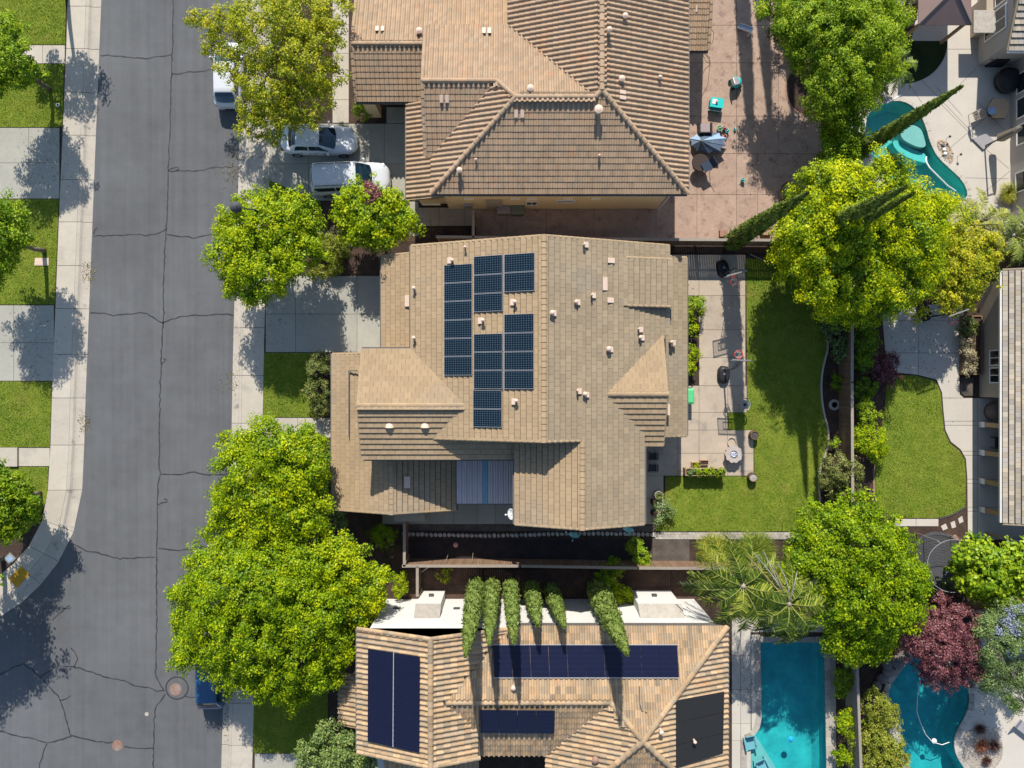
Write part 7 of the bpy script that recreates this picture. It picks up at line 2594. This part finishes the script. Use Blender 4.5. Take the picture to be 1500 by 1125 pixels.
barrel_planter('upper half barrel planter at the lawn corner of the patio', 1102, 637, .29)
barrel_planter('lower half barrel planter at the bottom patio corner', 1100, 698, .29, top='stone')
barrel_planter('round straw filled planter beside the east wall corner', 963, 724, .28, mat='stone', top='gravel')
barrel_planter('black pot by the east wall, upper', 957, 734, .22, mat='black', top='soil', h=.4)
barrel_planter('black pot by the east wall, lower', 957, 750, .22, mat='black', top='soil', h=.4)
grass_tuft('leafy plant in the straw coloured round planter', 963, 724, .3, 120, .35, L_GR, 301, z0=.45, name='potted_plant', cat='plant')
for i, (px_, py_) in enumerate(((954, 667), (954, 684))):
    q = P(px_, py_)
    t = thing('patio_chair', ['upper dark patio chair in the shade of the east wall', 'lower dark patio chair in the shade of the east wall'][i], 'chair', (q.x, q.y, 0), math.radians(180), 'dark chairs by the east wall')
    obj('seat', MB().box(-.24, -.24, .4, .26, .24, .45), M['darkgrey'], t)
    for k in range(5):
        obj('back_slat', MB().box(-.30, -.22 + k * .092, .45, -.26, -.15 + k * .092, .95), M['grey'], t)
    for sg in (-1, 1):
        obj('armrest', MB().box(-.28, sg * .27 - .03, .62, .22, sg * .27 + .03, .65), M['grey'], t)
        for xx in (-.24, .2):
            obj('leg', MB().tube((xx, sg * .27, 0), (xx, sg * .27, .62), .02), M['grey'], t)
# raised cedar planter with greens
a = P(1004, 686, .75)
b_ = P(1062, 697, .75)
t = thing('raised_planter', 'long cedar planter table full of leafy greens on the patio edge', 'planter', ((a.x + b_.x) / 2, (a.y + b_.y) / 2, 0), world=True)
for nm, bx in (('side_board', (a.x, a.y - .04, .45, b_.x, a.y, .78)), ('side_board', (a.x, b_.y, .45, b_.x, b_.y + .04, .78)), ('end_board', (a.x, b_.y + .041, .45, a.x + .04, a.y - .041, .78)), ('end_board', (b_.x - .04, b_.y + .041, .45, b_.x, a.y - .041, .78))):
    obj(nm, MB().box(*bx), M['woodlight'], t)
for xx in (a.x + .05, b_.x - .05):
    for yy in (a.y - .05, b_.y + .05):
        obj('leg', MB().box(xx - .04, yy - .04, 0, xx + .04, yy + .04, .8), M['woodlight'], t)
obj('soil', MB().box(a.x + .041, b_.y + .041, .5, b_.x - .041, a.y - .041, .7), M['soil'], t)
for i, (dx_, kx) in enumerate(((.35, L_GREY), (.85, L_GREEN), (1.25, L_LIME), (1.65, L_GREEN), (2.0, L_GREEN), (2.35, L_MID))):
    t2 = thing('vegetable_plant', ['grey green seedling at the left end of the cedar planter', 'leafy seedling second from the left in the cedar planter', 'lime coloured plant in the middle of the cedar planter', 'lush plant right of the middle in the cedar planter', 'densest leafy plant in the cedar planter', 'darker plant at the right end of the cedar planter'][i], 'plant', (a.x + dx_, (a.y + b_.y) / 2, .7), world=True, group='plants in the cedar planter')
    crown('leaves', [(a.x + dx_, (a.y + b_.y) / 2, .78, .2, .14)], kx, t2, .09, 1.6, .14, .7, 400 + i)
for i, (px_, py_, w_) in enumerate(((1018, 680, .5), (1030, 677, .5))):
    q = P(px_, py_)
    t = thing('planter_box', ['small low planter box holding lime leaves behind the cedar planter', 'small low wooden box right of the lime leaved box'][i], 'planter', (q.x, q.y, 0))
    for x0_, y0_, x1_, y1_ in ((-.28, -.16, .28, -.13), (-.28, .13, .28, .16), (-.28, -.129, -.25, .129), (.25, -.129, .28, .129)):
        obj('board', MB().box(x0_, y0_, 0, x1_, y1_, .3), M['woodlight'], t)
    obj('soil', MB().box(-.249, -.129, 0, .249, .129, .24), M['soil'], t)
    if i == 0:
        t3 = thing('vegetable_plant', 'lime leaves growing in the small low planter box', 'plant', (q.x, q.y, .24), world=True)
        crown('leaves', [(q.x, q.y, .3, .16, .1)], L_LIME, t3, .08, 1.6, .1, .7, 409)

# planter box of brown boards by the right house
ax_, ay_ = G(1405, 463)
bx_, by_ = G(1432, 549)
t = thing('raised_bed', 'brown timber planter box holding dry straw planting', 'planter', ((ax_ + bx_) / 2, (ay_ + by_) / 2, 0), world=True)
for nm, q4 in (('timber', (ax_, by_, ax_ + .08, ay_)), ('timber', (bx_ - .08, by_, bx_, ay_)), ('timber', (ax_ + .081, by_, bx_ - .081, by_ + .08)), ('timber', (ax_ + .081, ay_ - .08, bx_ - .081, ay_))):
    obj(nm, MB().box(q4[0], q4[1], 0, q4[2], q4[3], .5), M['wood'], t)
obj('soil', MB().box(ax_ + .081, by_ + .081, 0, bx_ - .081, ay_ - .081, .4), M['mulch_red'], t)

# trampoline
q = P(1362, 815)
t = thing('trampoline', 'round trampoline with black safety net beside the wide green tree', 'trampoline', (q.x, q.y, 0))
R_ = 1.75
obj('mat', MB().lathe([(R_ * .86, .72), (.0001, .70)], (0, 0, 0), 32), M['black'], t)
obj('edge_pad', MB().lathe([(R_ * .86, .725), (R_ * .9, .75), (R_, .74), (R_, .70)], (0, 0, 0), 32), M['darkgrey'], t)
mb = MB()
for i in range(6):
    a = i * math.pi / 3
    x_, y_ = R_ * math.cos(a), R_ * math.sin(a)
    obj('pole', MB().path([(x_, y_, 0), (x_ * 1.02, y_ * 1.02, 2.3), (x_ * .93, y_ * .93, 2.5)], .025), M['grey'], t)
ringp = [(R_ * .93 * math.cos(a), R_ * .93 * math.sin(a), 2.5 - .05 * abs(math.sin(a * 3))) for a in np.linspace(0, 2 * math.pi, 37)]
obj('net_ring', MB().path(ringp, .018, 5), M['canvas'], t)
net = MB()
for i in range(72):
    a = i * 2 * math.pi / 72
    net.tube((R_ * .9 * math.cos(a), R_ * .9 * math.sin(a), .75), (R_ * .93 * math.cos(a), R_ * .93 * math.sin(a), 2.48), .006, .006, 3, False)
for k in range(10):
    z_ = .9 + k * .16
    pts = [(R_ * .915 * math.cos(a), R_ * .915 * math.sin(a), z_) for a in np.linspace(0, 2 * math.pi, 37)]
    net.path(pts, .006, 3)
obj('safety_net', net, M['black'], t)

# ---- toys on the stamped patio
q = P(1046, 158)
t = thing('play_kitchen', 'turquoise toy kitchen table with white sink on the pink patio', 'toy', (q.x, q.y, 0), math.radians(-8))
obj('table_top', MB().box(-.42, -.2, .52, .42, .42, .6), M['teal'], t)
obj('body', MB().box(-.38, -.30, .0, .38, .38, .519), mk('dark_teal_plastic', (.01, .13, .15), rough=.5, noises=()), t)
obj('sink', MB().box(-.3, 0, .601, -.02, .3, .63), M['white'], t)
obj('toy_tap', MB().box(-.1, .1, .631, .02, .2, .75), M['pink'], t)
obj('shelf', MB().box(-.44, -.34, .3, .44, -.301, .36), M['white'], t)
q = P(1076, 124)
t = thing('ride_on_toy', 'turquoise and grey ride on toy at the shadow edge', 'toy', (q.x, q.y, 0), .3)
mb = MB().ball((0, 0, .35), .36, .25, 12, 6)
obj('body', mb, M['teal'], t, True)
obj('seat', MB().box(-.28, -.22, .5, .1, .22, .62), M['canvas'], t)
obj('back', MB().box(-.34, -.2, .5, -.28, .2, .85), M['white'], t)
for a, b2 in ((-.25, -.28), (.25, -.28), (-.25, .28), (.25, .28)):
    obj('wheel', MB().lathe([(.0001, -.04), (.12, -.04), (.12, .04), (.0001, .04)], (0, 0, 0), 12, Matrix.Translation((a, b2, .12)) @ Matrix.Rotation(math.pi / 2, 4, 'X')), M['rubber'], t)
q = P(1090, 46)
t = thing('toy_slide', 'small white plastic slide at the top of the pink patio', 'toy slide', (q.x, q.y, 0), math.radians(-40))
obj('chute', MB().add([(-.5, -.15, .08), (-.5, .15, .08), (.35, .15, .6), (.35, -.15, .6), (-.5, -.15, .04), (-.5, .15, .04), (.35, .15, .56), (.35, -.15, .56)], [(0, 3, 2, 1), (4, 5, 6, 7), (0, 1, 5, 4), (2, 3, 7, 6)]), M['bluefab'], t)
for sg in (-1, 1):
    obj('side_rail', MB().add([(-.5, sg * .17, .05), (.35, sg * .17, .57), (.35, sg * .17, .72), (-.5, sg * .17, .18), (-.5, sg * .15, .05), (.35, sg * .15, .57), (.35, sg * .15, .72), (-.5, sg * .15, .18)], [(0, 1, 2, 3), (7, 6, 5, 4), (3, 2, 6, 7), (0, 4, 5, 1), (1, 5, 6, 2), (0, 3, 7, 4)]), M['white'], t)
obj('ladder', MB().box(.36, -.15, 0, .42, .15, .6), M['white'], t)
q = P(1030, 192)
t = thing('patio_chair', 'dark framed patio chair with grey cushion beside the blue umbrella', 'chair', (q.x, q.y, 0), math.radians(90))
obj('seat', MB().box(-.3, -.33, .36, .3, .33, .42), M['darkgrey'], t)
obj('cushion', MB().box(-.27, -.30, .421, .29, .30, .52), mk('mauve_cushion', (.33, .27, .27), rough=.9, noises=((6, .1),)), t)
for sg in (-1, 1):
    obj('armrest', MB().box(-.32, sg * .38 - .05, .3, .34, sg * .38 + .05, .62), M['black'], t)
    for xx in (-.28, .28):
        obj('leg', MB().box(xx - .03, sg * .38 - .03, 0, xx + .03, sg * .38 + .03, .3), M['black'], t)
obj('back', MB().box(-.4, -.40, .3, -.33, .40, .8), M['black'], t)
# tilted collapsed blue umbrella
q = P(1042, 206, .0)
t = thing('patio_umbrella', 'ragged blue umbrella tilted on its side on the pink patio', 'umbrella', (q.x, q.y, 0), world=True)
apex = P(1027, 206, 1.1)
dark = M['bluegrey']
k = 10
rim_ = []
for i in range(k):
    a = 2 * math.pi * i / k
    px_ = 1038 + 30 * math.cos(a + .3) * (1.0 if i % 2 else .9)
    py_ = 208 + 17 * math.sin(a + .3)
    rim_.append(P(px_, py_, .35 + .35 * math.sin(a + .9)))
for i in range(k):
    a_, b2 = rim_[i], rim_[(i + 1) % k]
    m1 = (a_ + b2) / 2 * .86 + apex * .14
    obj('canopy_panel', MB().add([apex, a_, m1, b2], [(0, 1, 2), (0, 2, 3)]), M['bluefab'] if i in (3, 4, 5, 8) else dark, t)
for i in range(k):
    obj('rib', MB().tube(apex + Vector((0, 0, .02)), rim_[i] + Vector((0, 0, .02)), .012, .008, 4), M['metal'], t)
obj('pole', MB().tube(apex, P(1058, 213, .1), .025), M['darkgrey'], t)
# round wicker table and chair with dark cover
q = P(1022, 243)
t = thing('round_table', 'dark round wicker table under the umbrella end', 'table', (q.x, q.y, 0))
obj('table_top', MB().lathe([(.55, .66), (.57, .69), (.55, .72), (.0001, .72)], (0, 0, 0), 24), mk('dark_wicker', (.045, .032, .028), rough=.8, noises=((30, .4),)), t)
obj('leg', MB().lathe([(.35, 0), (.3, .05), (.12, .3), (.12, .5), (.3, .655)], (0, 0, 0), 16), bpy.data.materials['dark_wicker'], t)
q = P(1031, 249)
t = thing('patio_chair', 'dark blue slung chair beside the round wicker table', 'chair', (q.x, q.y, 0), math.radians(-60))
obj('seat', MB().box(-.3, -.3, .75, .3, .28, .8), mk('navy_sling', (.03, .045, .08), rough=.8, noises=()), t)
obj('back', MB().add([(-.3, .28, .78), (.3, .28, .78), (.34, .5, 1.15), (-.34, .5, 1.15), (-.3, .31, .78), (.3, .31, .78), (.34, .53, 1.15), (-.34, .53, 1.15)], [(0, 1, 2, 3), (7, 6, 5, 4), (3, 2, 6, 7)]), bpy.data.materials['navy_sling'], t)
for sx_ in (-.28, .28):
    for sy_2 in (-.28, .26):
        obj('leg', MB().tube((sx_, sy_2, 0), (sx_, sy_2, .78), .02), M['black'], t)
for i, (px_, py_, mt, s_) in enumerate(((1060, 189, 'red', .13), (1064, 193, 'teal', .14), (1076, 190, 'teal', .09), (1062, 200, 'red', .11), (1087, 265, 'teal', .14), (1053, 190, 'green', .2))):
    lb = ['small red toy beside the blue umbrella tip', 'turquoise toy touching the red toy', 'tiny turquoise toy alone near the patio joint', 'small red toy under the turquoise toy', 'dark green watering can shaped toy alone on the lower patio', 'pale green toy basket behind the blue umbrella'][i]
    q = P(px_, py_)
    t = thing('toy', lb, 'toy', (q.x, q.y, 0), i * .7, 'toys on the pink patio')
    obj('bucket', MB().lathe([(s_ * .7, 0), (s_, s_ * 1.5), (s_ * .9, s_ * 1.5), (s_ * .6, s_ * .2), (.0001, s_ * .2)], (0, 0, 0), 10), M[mt] if mt != 'green' else bpy.data.materials['faded_green'] if 'faded_green' in bpy.data.materials else mk('faded_green', (.35, .55, .38), rough=.6, noises=()), t)
    obj('handle', MB().path([(s_, 0, s_ * 1.4), (s_ * .6, 0, s_ * 2.3), (-s_ * .6, 0, s_ * 2.3), (-s_, 0, s_ * 1.4)], .015), M['white'], t)
q = P(1154, 281)
t = thing('fire_pit', 'round terracotta fire pit with pale rocks on the pink patio', 'fire pit', (q.x, q.y, 0))
obj('rim', MB().lathe([(.62, 0), (.68, .25), (.60, .27), (.5, .1)], (0, 0, 0), 24), M['terracotta'], t)
mb = MB()
for i in range(16):
    a = rnd.uniform(0, 6.28)
    r = .42 * math.sqrt(rnd.random())
    mb.ball((r * math.cos(a), r * math.sin(a), .14), rnd.uniform(.06, .12), .06, 6, 4)
obj('rocks', mb, M['stone'], t, kind='stuff')
for i, (px_, py_, w_, l_) in enumerate(((1058, 343, .5, .45), (1120, 340, .7, .5))):
    q = P(px_, py_)
    t = thing('wooden_crate', ['reddish wooden crate against the long fence by the dark cypress', 'pale wooden crate against the fence right of the dark cypress'][i], 'crate', (q.x, q.y, 0))
    for k in range(4):
        obj('slat', MB().box(-w_ / 2 + k * w_ / 4 + .01, -l_ / 2, .3, -w_ / 2 + (k + 1) * w_ / 4 - .01, l_ / 2, .33), M['terracotta'] if i == 0 else M['woodlight'], t)
    obj('body', MB().box(-w_ / 2 + .02, -l_ / 2 + .02, 0, w_ / 2 - .02, l_ / 2 - .02, .299), M['wood'], t)

# ---- right garden furniture
gz = thing('gazebo', 'brown hipped gazebo roof on wooden posts at top right', 'gazebo', (26.5, 23.6, 0), world=True)
ex0, ex1, ey0, ey1, ez = 24.9, 28.15, 22.0, 26.6, 2.7
ap0 = (26.5, 23.65, 3.75)
ap1 = (26.5, 25.0, 3.75)
th = -.05
for nm, f in (('roof_panel', [(ex0, ey0, ez), (ex1, ey0, ez), ap0]), ('roof_panel', [(ex1, ey0, ez), (ex1, ey1, ez), ap1, ap0]), ('roof_panel', [(ex0, ey0, ez), ap0, ap1, (ex0, ey1, ez)]), ('roof_panel', [(ex0, ey1, ez), ap1, (ex1, ey1, ez)])):
    mb = MB()
    v2 = [Vector(p_) for p_ in f]
    n_ = len(v2)
    mb.add(v2 + [p_ + Vector((0, 0, th)) for p_ in v2], [tuple(range(n_)), tuple(range(2 * n_ - 1, n_ - 1, -1))] + [(i, (i + 1) % n_, n_ + (i + 1) % n_, n_ + i) for i in range(n_)])
    obj(nm, mb, M['mauve'], gz)
for a_, b2 in ((0, 0), (1, 0), (0, 1), (1, 1)):
    x_ = ex0 + .25 if a_ == 0 else ex1 - .25
    y_ = ey0 + .2 if b2 == 0 else ey1 - .2
    obj('post', MB().box(x_ - .08, y_ - .08, 0, x_ + .08, y_ + .08, 2.62), M['woodlight'], gz)
hip = MB()
for a_, b2 in (((ex0, ey0, ez), ap0), ((ex1, ey0, ez), ap0)):
    slabline(hip, Vector(a_) + Vector((0, 0, .03)), Vector(b2) + Vector((0, 0, .03)), .06, .03)
obj('hip_trim', hip, M['darkgrey'], gz)

q = P(1452, 165)
t = thing('patio_table', 'six sided tan patio table with a pale bowl, half in shade', 'table', (q.x, q.y, 0))
hexp = [(.72 * math.cos(math.pi / 3 * i), .72 * math.sin(math.pi / 3 * i)) for i in range(6)]
obj('table_top', MB().prism(hexp, .68, .74), M['tantile'], t)
obj('table_edge', MB().prism([(x * 1.06, y * 1.06) for x, y in hexp], .66, .679), M['darkgrey'], t)
obj('leg', MB().prism([(x * .45, y * .45) for x, y in hexp], 0, .659), M['darkgrey'], t)
q2 = P(1451, 163, .74)
tag(obj('bowl', MB().lathe([(.12, .74), (.24, .80), (.26, .86), (.22, .83), (.0001, .78)], (q2.x, q2.y, 0), 16), M['bluefab']), 'pale round bowl in the middle of the six sided table', 'bowl')
q = P(1428, 172)
t = thing('patio_chair', 'thin framed sling chair left of the six sided table', 'chair', (q.x, q.y, 0), math.radians(20))
obj('seat', MB().box(-.25, -.25, .42, .25, .25, .45), M['tantile'], t)
fr_ = MB()
for sg in (-1, 1):
    fr_.path([(.28, sg * .28, 0), (.28, sg * .28, .6), (-.3, sg * .28, .62), (-.35, sg * .28, 0)], .02)
fr_.path([(-.3, -.28, .62), (-.45, -.28, 1.0), (-.45, .28, 1.0), (-.3, .28, .62)], .02)
obj('frame', fr_, M['metal'], t)
for i in range(5):
    obj('back_slat', MB().box(-.44, -.24 + i * .1, .5, -.40, -.17 + i * .1, .98), M['canvas'], t)
# cantilever umbrella, folded
q = P(1452, 205)
t = thing('patio_umbrella', 'folded grey cantilever umbrella standing on the pale deck', 'umbrella', (q.x, q.y, 0), world=True)
base_ = P(1440, 212)
obj('base', MB().prism([(base_.x - .75, base_.y + .35), (base_.x - .05, base_.y - .35), (base_.x + .62, base_.y + .25), (base_.x + .1, base_.y + .7)], 0.0, .12), M['canvas'], t)
obj('pole', MB().tube((base_.x + .1, base_.y - .1, .1), (base_.x + .1, base_.y - .1, 2.7), .05), M['darkgrey'], t)
obj('arm', MB().tube((base_.x + .1, base_.y - .1, 2.65), (base_.x + .55, base_.y + .15, 2.75), .04), M['darkgrey'], t)
vs = []
k = 8
for z_, r_ in ((2.8, .05), (2.5, .14), (1.6, .22), (.9, .26), (.8, .2)):
    for i in range(k):
        a = 2 * math.pi * i / k
        rr_ = r_ * (1 + .25 * (i % 2))
        vs.append((base_.x + .55 + rr_ * math.cos(a), base_.y + .15 + rr_ * math.sin(a), z_))
fs = [(r_ * k + i, r_ * k + (i + 1) % k, (r_ + 1) * k + (i + 1) % k, (r_ + 1) * k + i) for r_ in range(4) for i in range(k)]
obj('folded_canopy', MB().add(vs, fs), mk('taupe_canvas', (.30, .25, .18), rough=.9, noises=((6, .1),)), t)
q = P(1470, 122)
t = thing('egg_chair', 'large black round covered seat in the shade by the wall', 'chair', (q.x, q.y, 0))
obj('cushion', MB().lathe([(.6, .02), (.78, .2), (.8, .5), (.7, .75), (.4, .92), (.0001, .97)], (0, 0, 0), 20), M['black'], t, True)
obj('rim', MB().lathe([(.80, .46), (.84, .5), (.80, .54)], (0, 0, 0), 20), M['darkgrey'], t, True)
q = P(1455, 92)
t = thing('barbecue_cover', 'black covered barbecue tucked beside the house corner', 'barbecue', (q.x, q.y, 0))
obj('cover', MB().add([(-.55, -.3, 0), (.55, -.3, 0), (.55, .3, 0), (-.55, .3, 0), (-.45, -.25, .9), (.45, -.25, .9), (.45, .25, 1.05), (-.45, .25, 1.05)], [(0, 1, 5, 4), (1, 2, 6, 5), (2, 3, 7, 6), (3, 0, 4, 7), (4, 5, 6, 7)]), M['black'], t)
obj('shelf', MB().box(-.75, -.2, .8, -.551, .2, .84), M['darkgrey'], t)
# flower bed of pebbles between the path lights
q = P(1385, 219)
bed = smooth_poly(GP([(1371, 205), (1383, 205), (1392, 214), (1397, 228), (1394, 240), (1386, 238), (1376, 224)]), 1)
t = thing('pebble_bed', 'oval pebble bed with grey stones on the pale deck', 'rock bed', (q.x, q.y, 0), world=True)
obj('edging', MB().prism(bed, 0, .04), M['tantile'], t)
mb = MB()
for i in range(170):
    px_ = rnd.uniform(1371, 1398)
    py_ = rnd.uniform(204, 240)
    q = P(px_, py_)
    if inpoly(q.x, q.y, bed):
        r = rnd.uniform(.03, .08)
        mb.ball((q.x, q.y, .05), r, r * .6, 5, 3)
obj('pebbles', mb, M['stone'], t, kind='stuff')
for i, (px_, py_) in enumerate(((1380, 213), (1382, 220), (1383, 226))):
    q = P(px_, py_)
    obj('boulder', MB().ball((q.x, q.y, .1), .13, .09, 7, 5), M['white' if i else 'darkstone'], t)
for i, (px_, py_) in enumerate(((1386, 203), (1402, 229), (1376, 231))):
    q = P(px_, py_)
    t = thing('path_light', ['upper little dark path light by the pebble bed', 'right little dark path light by the pebble bed', 'left little dark path light by the pool edge'][i], 'path light', (q.x, q.y, 0), group='path lights round the pebble bed')
    obj('stem', MB().tube((0, 0, 0), (0, 0, .4), .012), M['darkgrey'], t)
    obj('lamp_shade', MB().lathe([(.09, .40), (.05, .46), (.0001, .48)], (0, 0, 0), 10), M['darkgrey'], t)
# spa-like round planter urn by the right edge
q = P(1454, 603)
t = thing('grill_cover', 'brown grey covered grill in the shade under the right house', 'barbecue', (q.x, q.y, 0))
obj('cover', MB().lathe([(.6, 0), (.66, .3), (.62, .8), (.4, 1.02), (.0001, 1.05)], (0, 0, 0), 14), mk('taupe_cover', (.13, .10, .09), rough=.9, noises=((5, .2),)), t, True)
obj('handle', MB().tube((-.3, .62, .8), (.3, .62, .8), .03), M['metal'], t)
q = P(1458, 648)
t = thing('side_table', 'dark little table in the shade between the patio posts', 'table', (q.x, q.y, 0))
obj('table_top', MB().box(-.35, -.4, .45, .35, .4, .5), mk('dark_brown_wood', (.06, .04, .035), rough=.6, noises=()), t)
for a_ in (-.3, .3):
    for b2 in (-.34, .34):
        obj('leg', MB().box(a_ - .03, b2 - .03, 0, a_ + .03, b2 + .03, .449), M['darkgrey'], t)
# waterfall rocks and loungers by the pools
for i, (px_, py_, s_) in enumerate(((1312, 968, .5), (1300, 983, .38), (1291, 992, .36), (1322, 960, .4), (1283, 1003, .34), (1297, 972, .42), (1306, 1078, .55), (1299, 1066, .45), (1311, 1064, .3))):
    q = P(px_, py_)
    mb = MB().ball((0, 0, 0), s_, s_ * .7, 9, 6)
    mb.v = [(x * (1 + .18 * math.sin(3 * y + i)), y * (1 + .2 * math.sin(4 * z + x * 3)), z) for x, y, z in mb.v]
    o = obj('boulder', mb, M['darkstone'] if i < 6 else M['stone'])
    o.location = (q.x, q.y, s_ * .35)
    tag(o, ['largest grey waterfall boulder at the top of the kidney pool', 'grey waterfall boulder just below left of the largest one', 'pale low boulder at the left rim of the kidney pool', 'grey boulder under the purple leaves', 'lowest of the boulders on the upper left pool rim', 'grey boulder behind the waterfall', 'big flat pale boulder on the left rim of the kidney pool', 'pale boulder above the big flat one on the pool rim', 'small pale boulder touching the pool water'][i], 'boulder', 'boulders round the kidney pool')
for i, (px_, py_, rz_) in enumerate(((1098, 1086, .2), (1116, 1120, .45))):
    q = P(px_, py_)
    t = thing('pool_lounger', ['upper aqua lounge chair on the shallow pool shelf', 'lower aqua lounge chair on the shallow pool shelf'][i], 'lounge chair', (q.x, q.y, -.12), rz_, 'aqua lounge chairs in the pool')
    obj('seat', MB().box(-.3, -.45, .22, .3, .3, .28), M['aqua'], t)
    obj('backrest', MB().add([(-.3, .3, .24), (.3, .3, .24), (.3, .62, .75), (-.3, .62, .75), (-.3, .36, .24), (.3, .36, .24), (.3, .68, .75), (-.3, .68, .75)], [(0, 1, 2, 3), (7, 6, 5, 4), (3, 2, 6, 7), (0, 3, 7, 4), (1, 5, 6, 2)]), M['aqua'], t)
    for sg in (-1, 1):
        obj('armrest', MB().box(sg * .36 - .06, -.4, .44, sg * .36 + .06, .4, .48), M['aqua'], t)
        for yy in (-.35, .35):
            obj('leg', MB().box(sg * .36 - .03, yy - .03, -.1, sg * .36 + .03, yy + .03, .439), M['aqua'], t)
q = P(1497, 1065)
t = thing('pool_lounger', 'pale lounge chair at the right edge on the shaded deck', 'lounge chair', (q.x, q.y, 0), .9)
obj('seat', MB().box(-.3, -.8, .3, .3, .5, .36), M['canvas'], t)
obj('backrest', MB().add([(-.3, .5, .34), (.3, .5, .34), (.3, 1.0, .75), (-.3, 1.0, .75), (-.3, .55, .3), (.3, .55, .3), (.3, 1.05, .72), (-.3, 1.05, .72)], [(0, 1, 2, 3), (7, 6, 5, 4), (3, 2, 6, 7)]), M['canvas'], t)
for sg in (-1, 1):
    for yy in (-.7, .4):
        obj('leg', MB().box(sg * .28 - .02, yy - .02, 0, sg * .28 + .02, yy + .02, .3), M['metal'], t)
# blue cover sheet under the jacaranda
q = P(1485, 925)
t = thing('spa_cover', 'pale blue spa cover under the lacy grey green tree', 'spa', (q.x, q.y, 0))
obj('tub', MB().box(-1.0, -1.0, 0, 1.0, 1.0, .8), M['grey'], t)
for sg in (-1, 1):
    obj('cover_half', MB().box(-1.05, sg * .54 - .52, .81, 1.05, sg * .54 + .52, .92), M['bluefab'], t)
q = P(668, 797)
t = thing('garden_ornament', 'small faded pink ornament in the shaded side yard strip', 'ornament', (q.x, q.y, 0))
obj('bowl', MB().lathe([(.06, 0), (.05, .2), (.14, .26), (.16, .3), (.1, .28), (.0001, .27)], (0, 0, 0), 12), M['pink'], t)
obj('figure', MB().ball((0, .05, .36), .08, .1, 8, 5), M['pink'], t)
q = P(829, 779)
tag(obj('spigot_cap', MB().lathe([(.05, 0), (.06, .2), (.0001, .24)], (q.x, q.y, 0), 8), M['white']), 'tiny white spigot marker near the south gable peak', 'marker')
q = P(1222, 593)
t = thing('stepping_disc', 'round pale stone disc in the curved planting bed', 'stone disc', (q.x, q.y, -.03))
obj('disc', MB().lathe([(.36, 0), (.36, .06), (.3, .07), (.0001, .07)], (0, 0, 0), 20), M['stone'], t)
obj('carving', MB().lathe([(.2, .071), (.2, .085), (.16, .085), (.16, .071)], (0, 0, 0), 16), M['darkstone'], t)
# ------------------------------------------------------------------ leaf litter blown about under the trees
def litter():
    spots = [(400, 200, 60, 420, 0.0), (385, 420, 60, 300, 0.0), (400, 780, 60, 200, 0.0), (1250, 480, 70, 350, 0.0), (1180, 250, 60, 420, 0.012), (60, 240, 40, 160, 0.0), (50, 500, 40, 160, 0.0),
             (340, 250, 16, 120, -.12), (338, 560, 14, 100, -.12), (128, 400, 10, 120, -.12), (122, 620, 8, 90, -.12), (332, 1060, 14, 120, -.12), (1440, 1010, 40, 260, 0.005), (1100, 1000, 16, 90, .01), (50, 860, 40, 150, -.12),
             (640, 340, 40, 120, 0.0), (1350, 500, 50, 260, 0.01), (980, 420, 40, 60, 0.0), (800, 345, 90, 150, 0.0)]
    C = []
    for px, py, r, n, z in spots:
        q = P(px, py)
        rr = r / 22.5
        a = rng.normal(0, .6, (n, 2)) * rr
        C.append(np.stack([q.x + a[:, 0], q.y + a[:, 1] * 1.6, np.full(n, z + .018)], 1))
    C = np.concatenate(C)
    Nn = np.stack([rng.normal(0, .25, len(C)), rng.normal(0, .25, len(C)), np.ones(len(C))], 1)
    V = leaf_quads(C, Nn, rng.uniform(.05, .11, len(C)), .6, rng)
    o = link('leaf_litter', fast_mesh('leaf_litter', V, 4, leafmat('dry_leaves', [(.09, .06, .03), (.22, .15, .06), (.30, .28, .06)], .1, .01), rng.random(len(C))))
    o['kind'] = 'stuff'


litter()
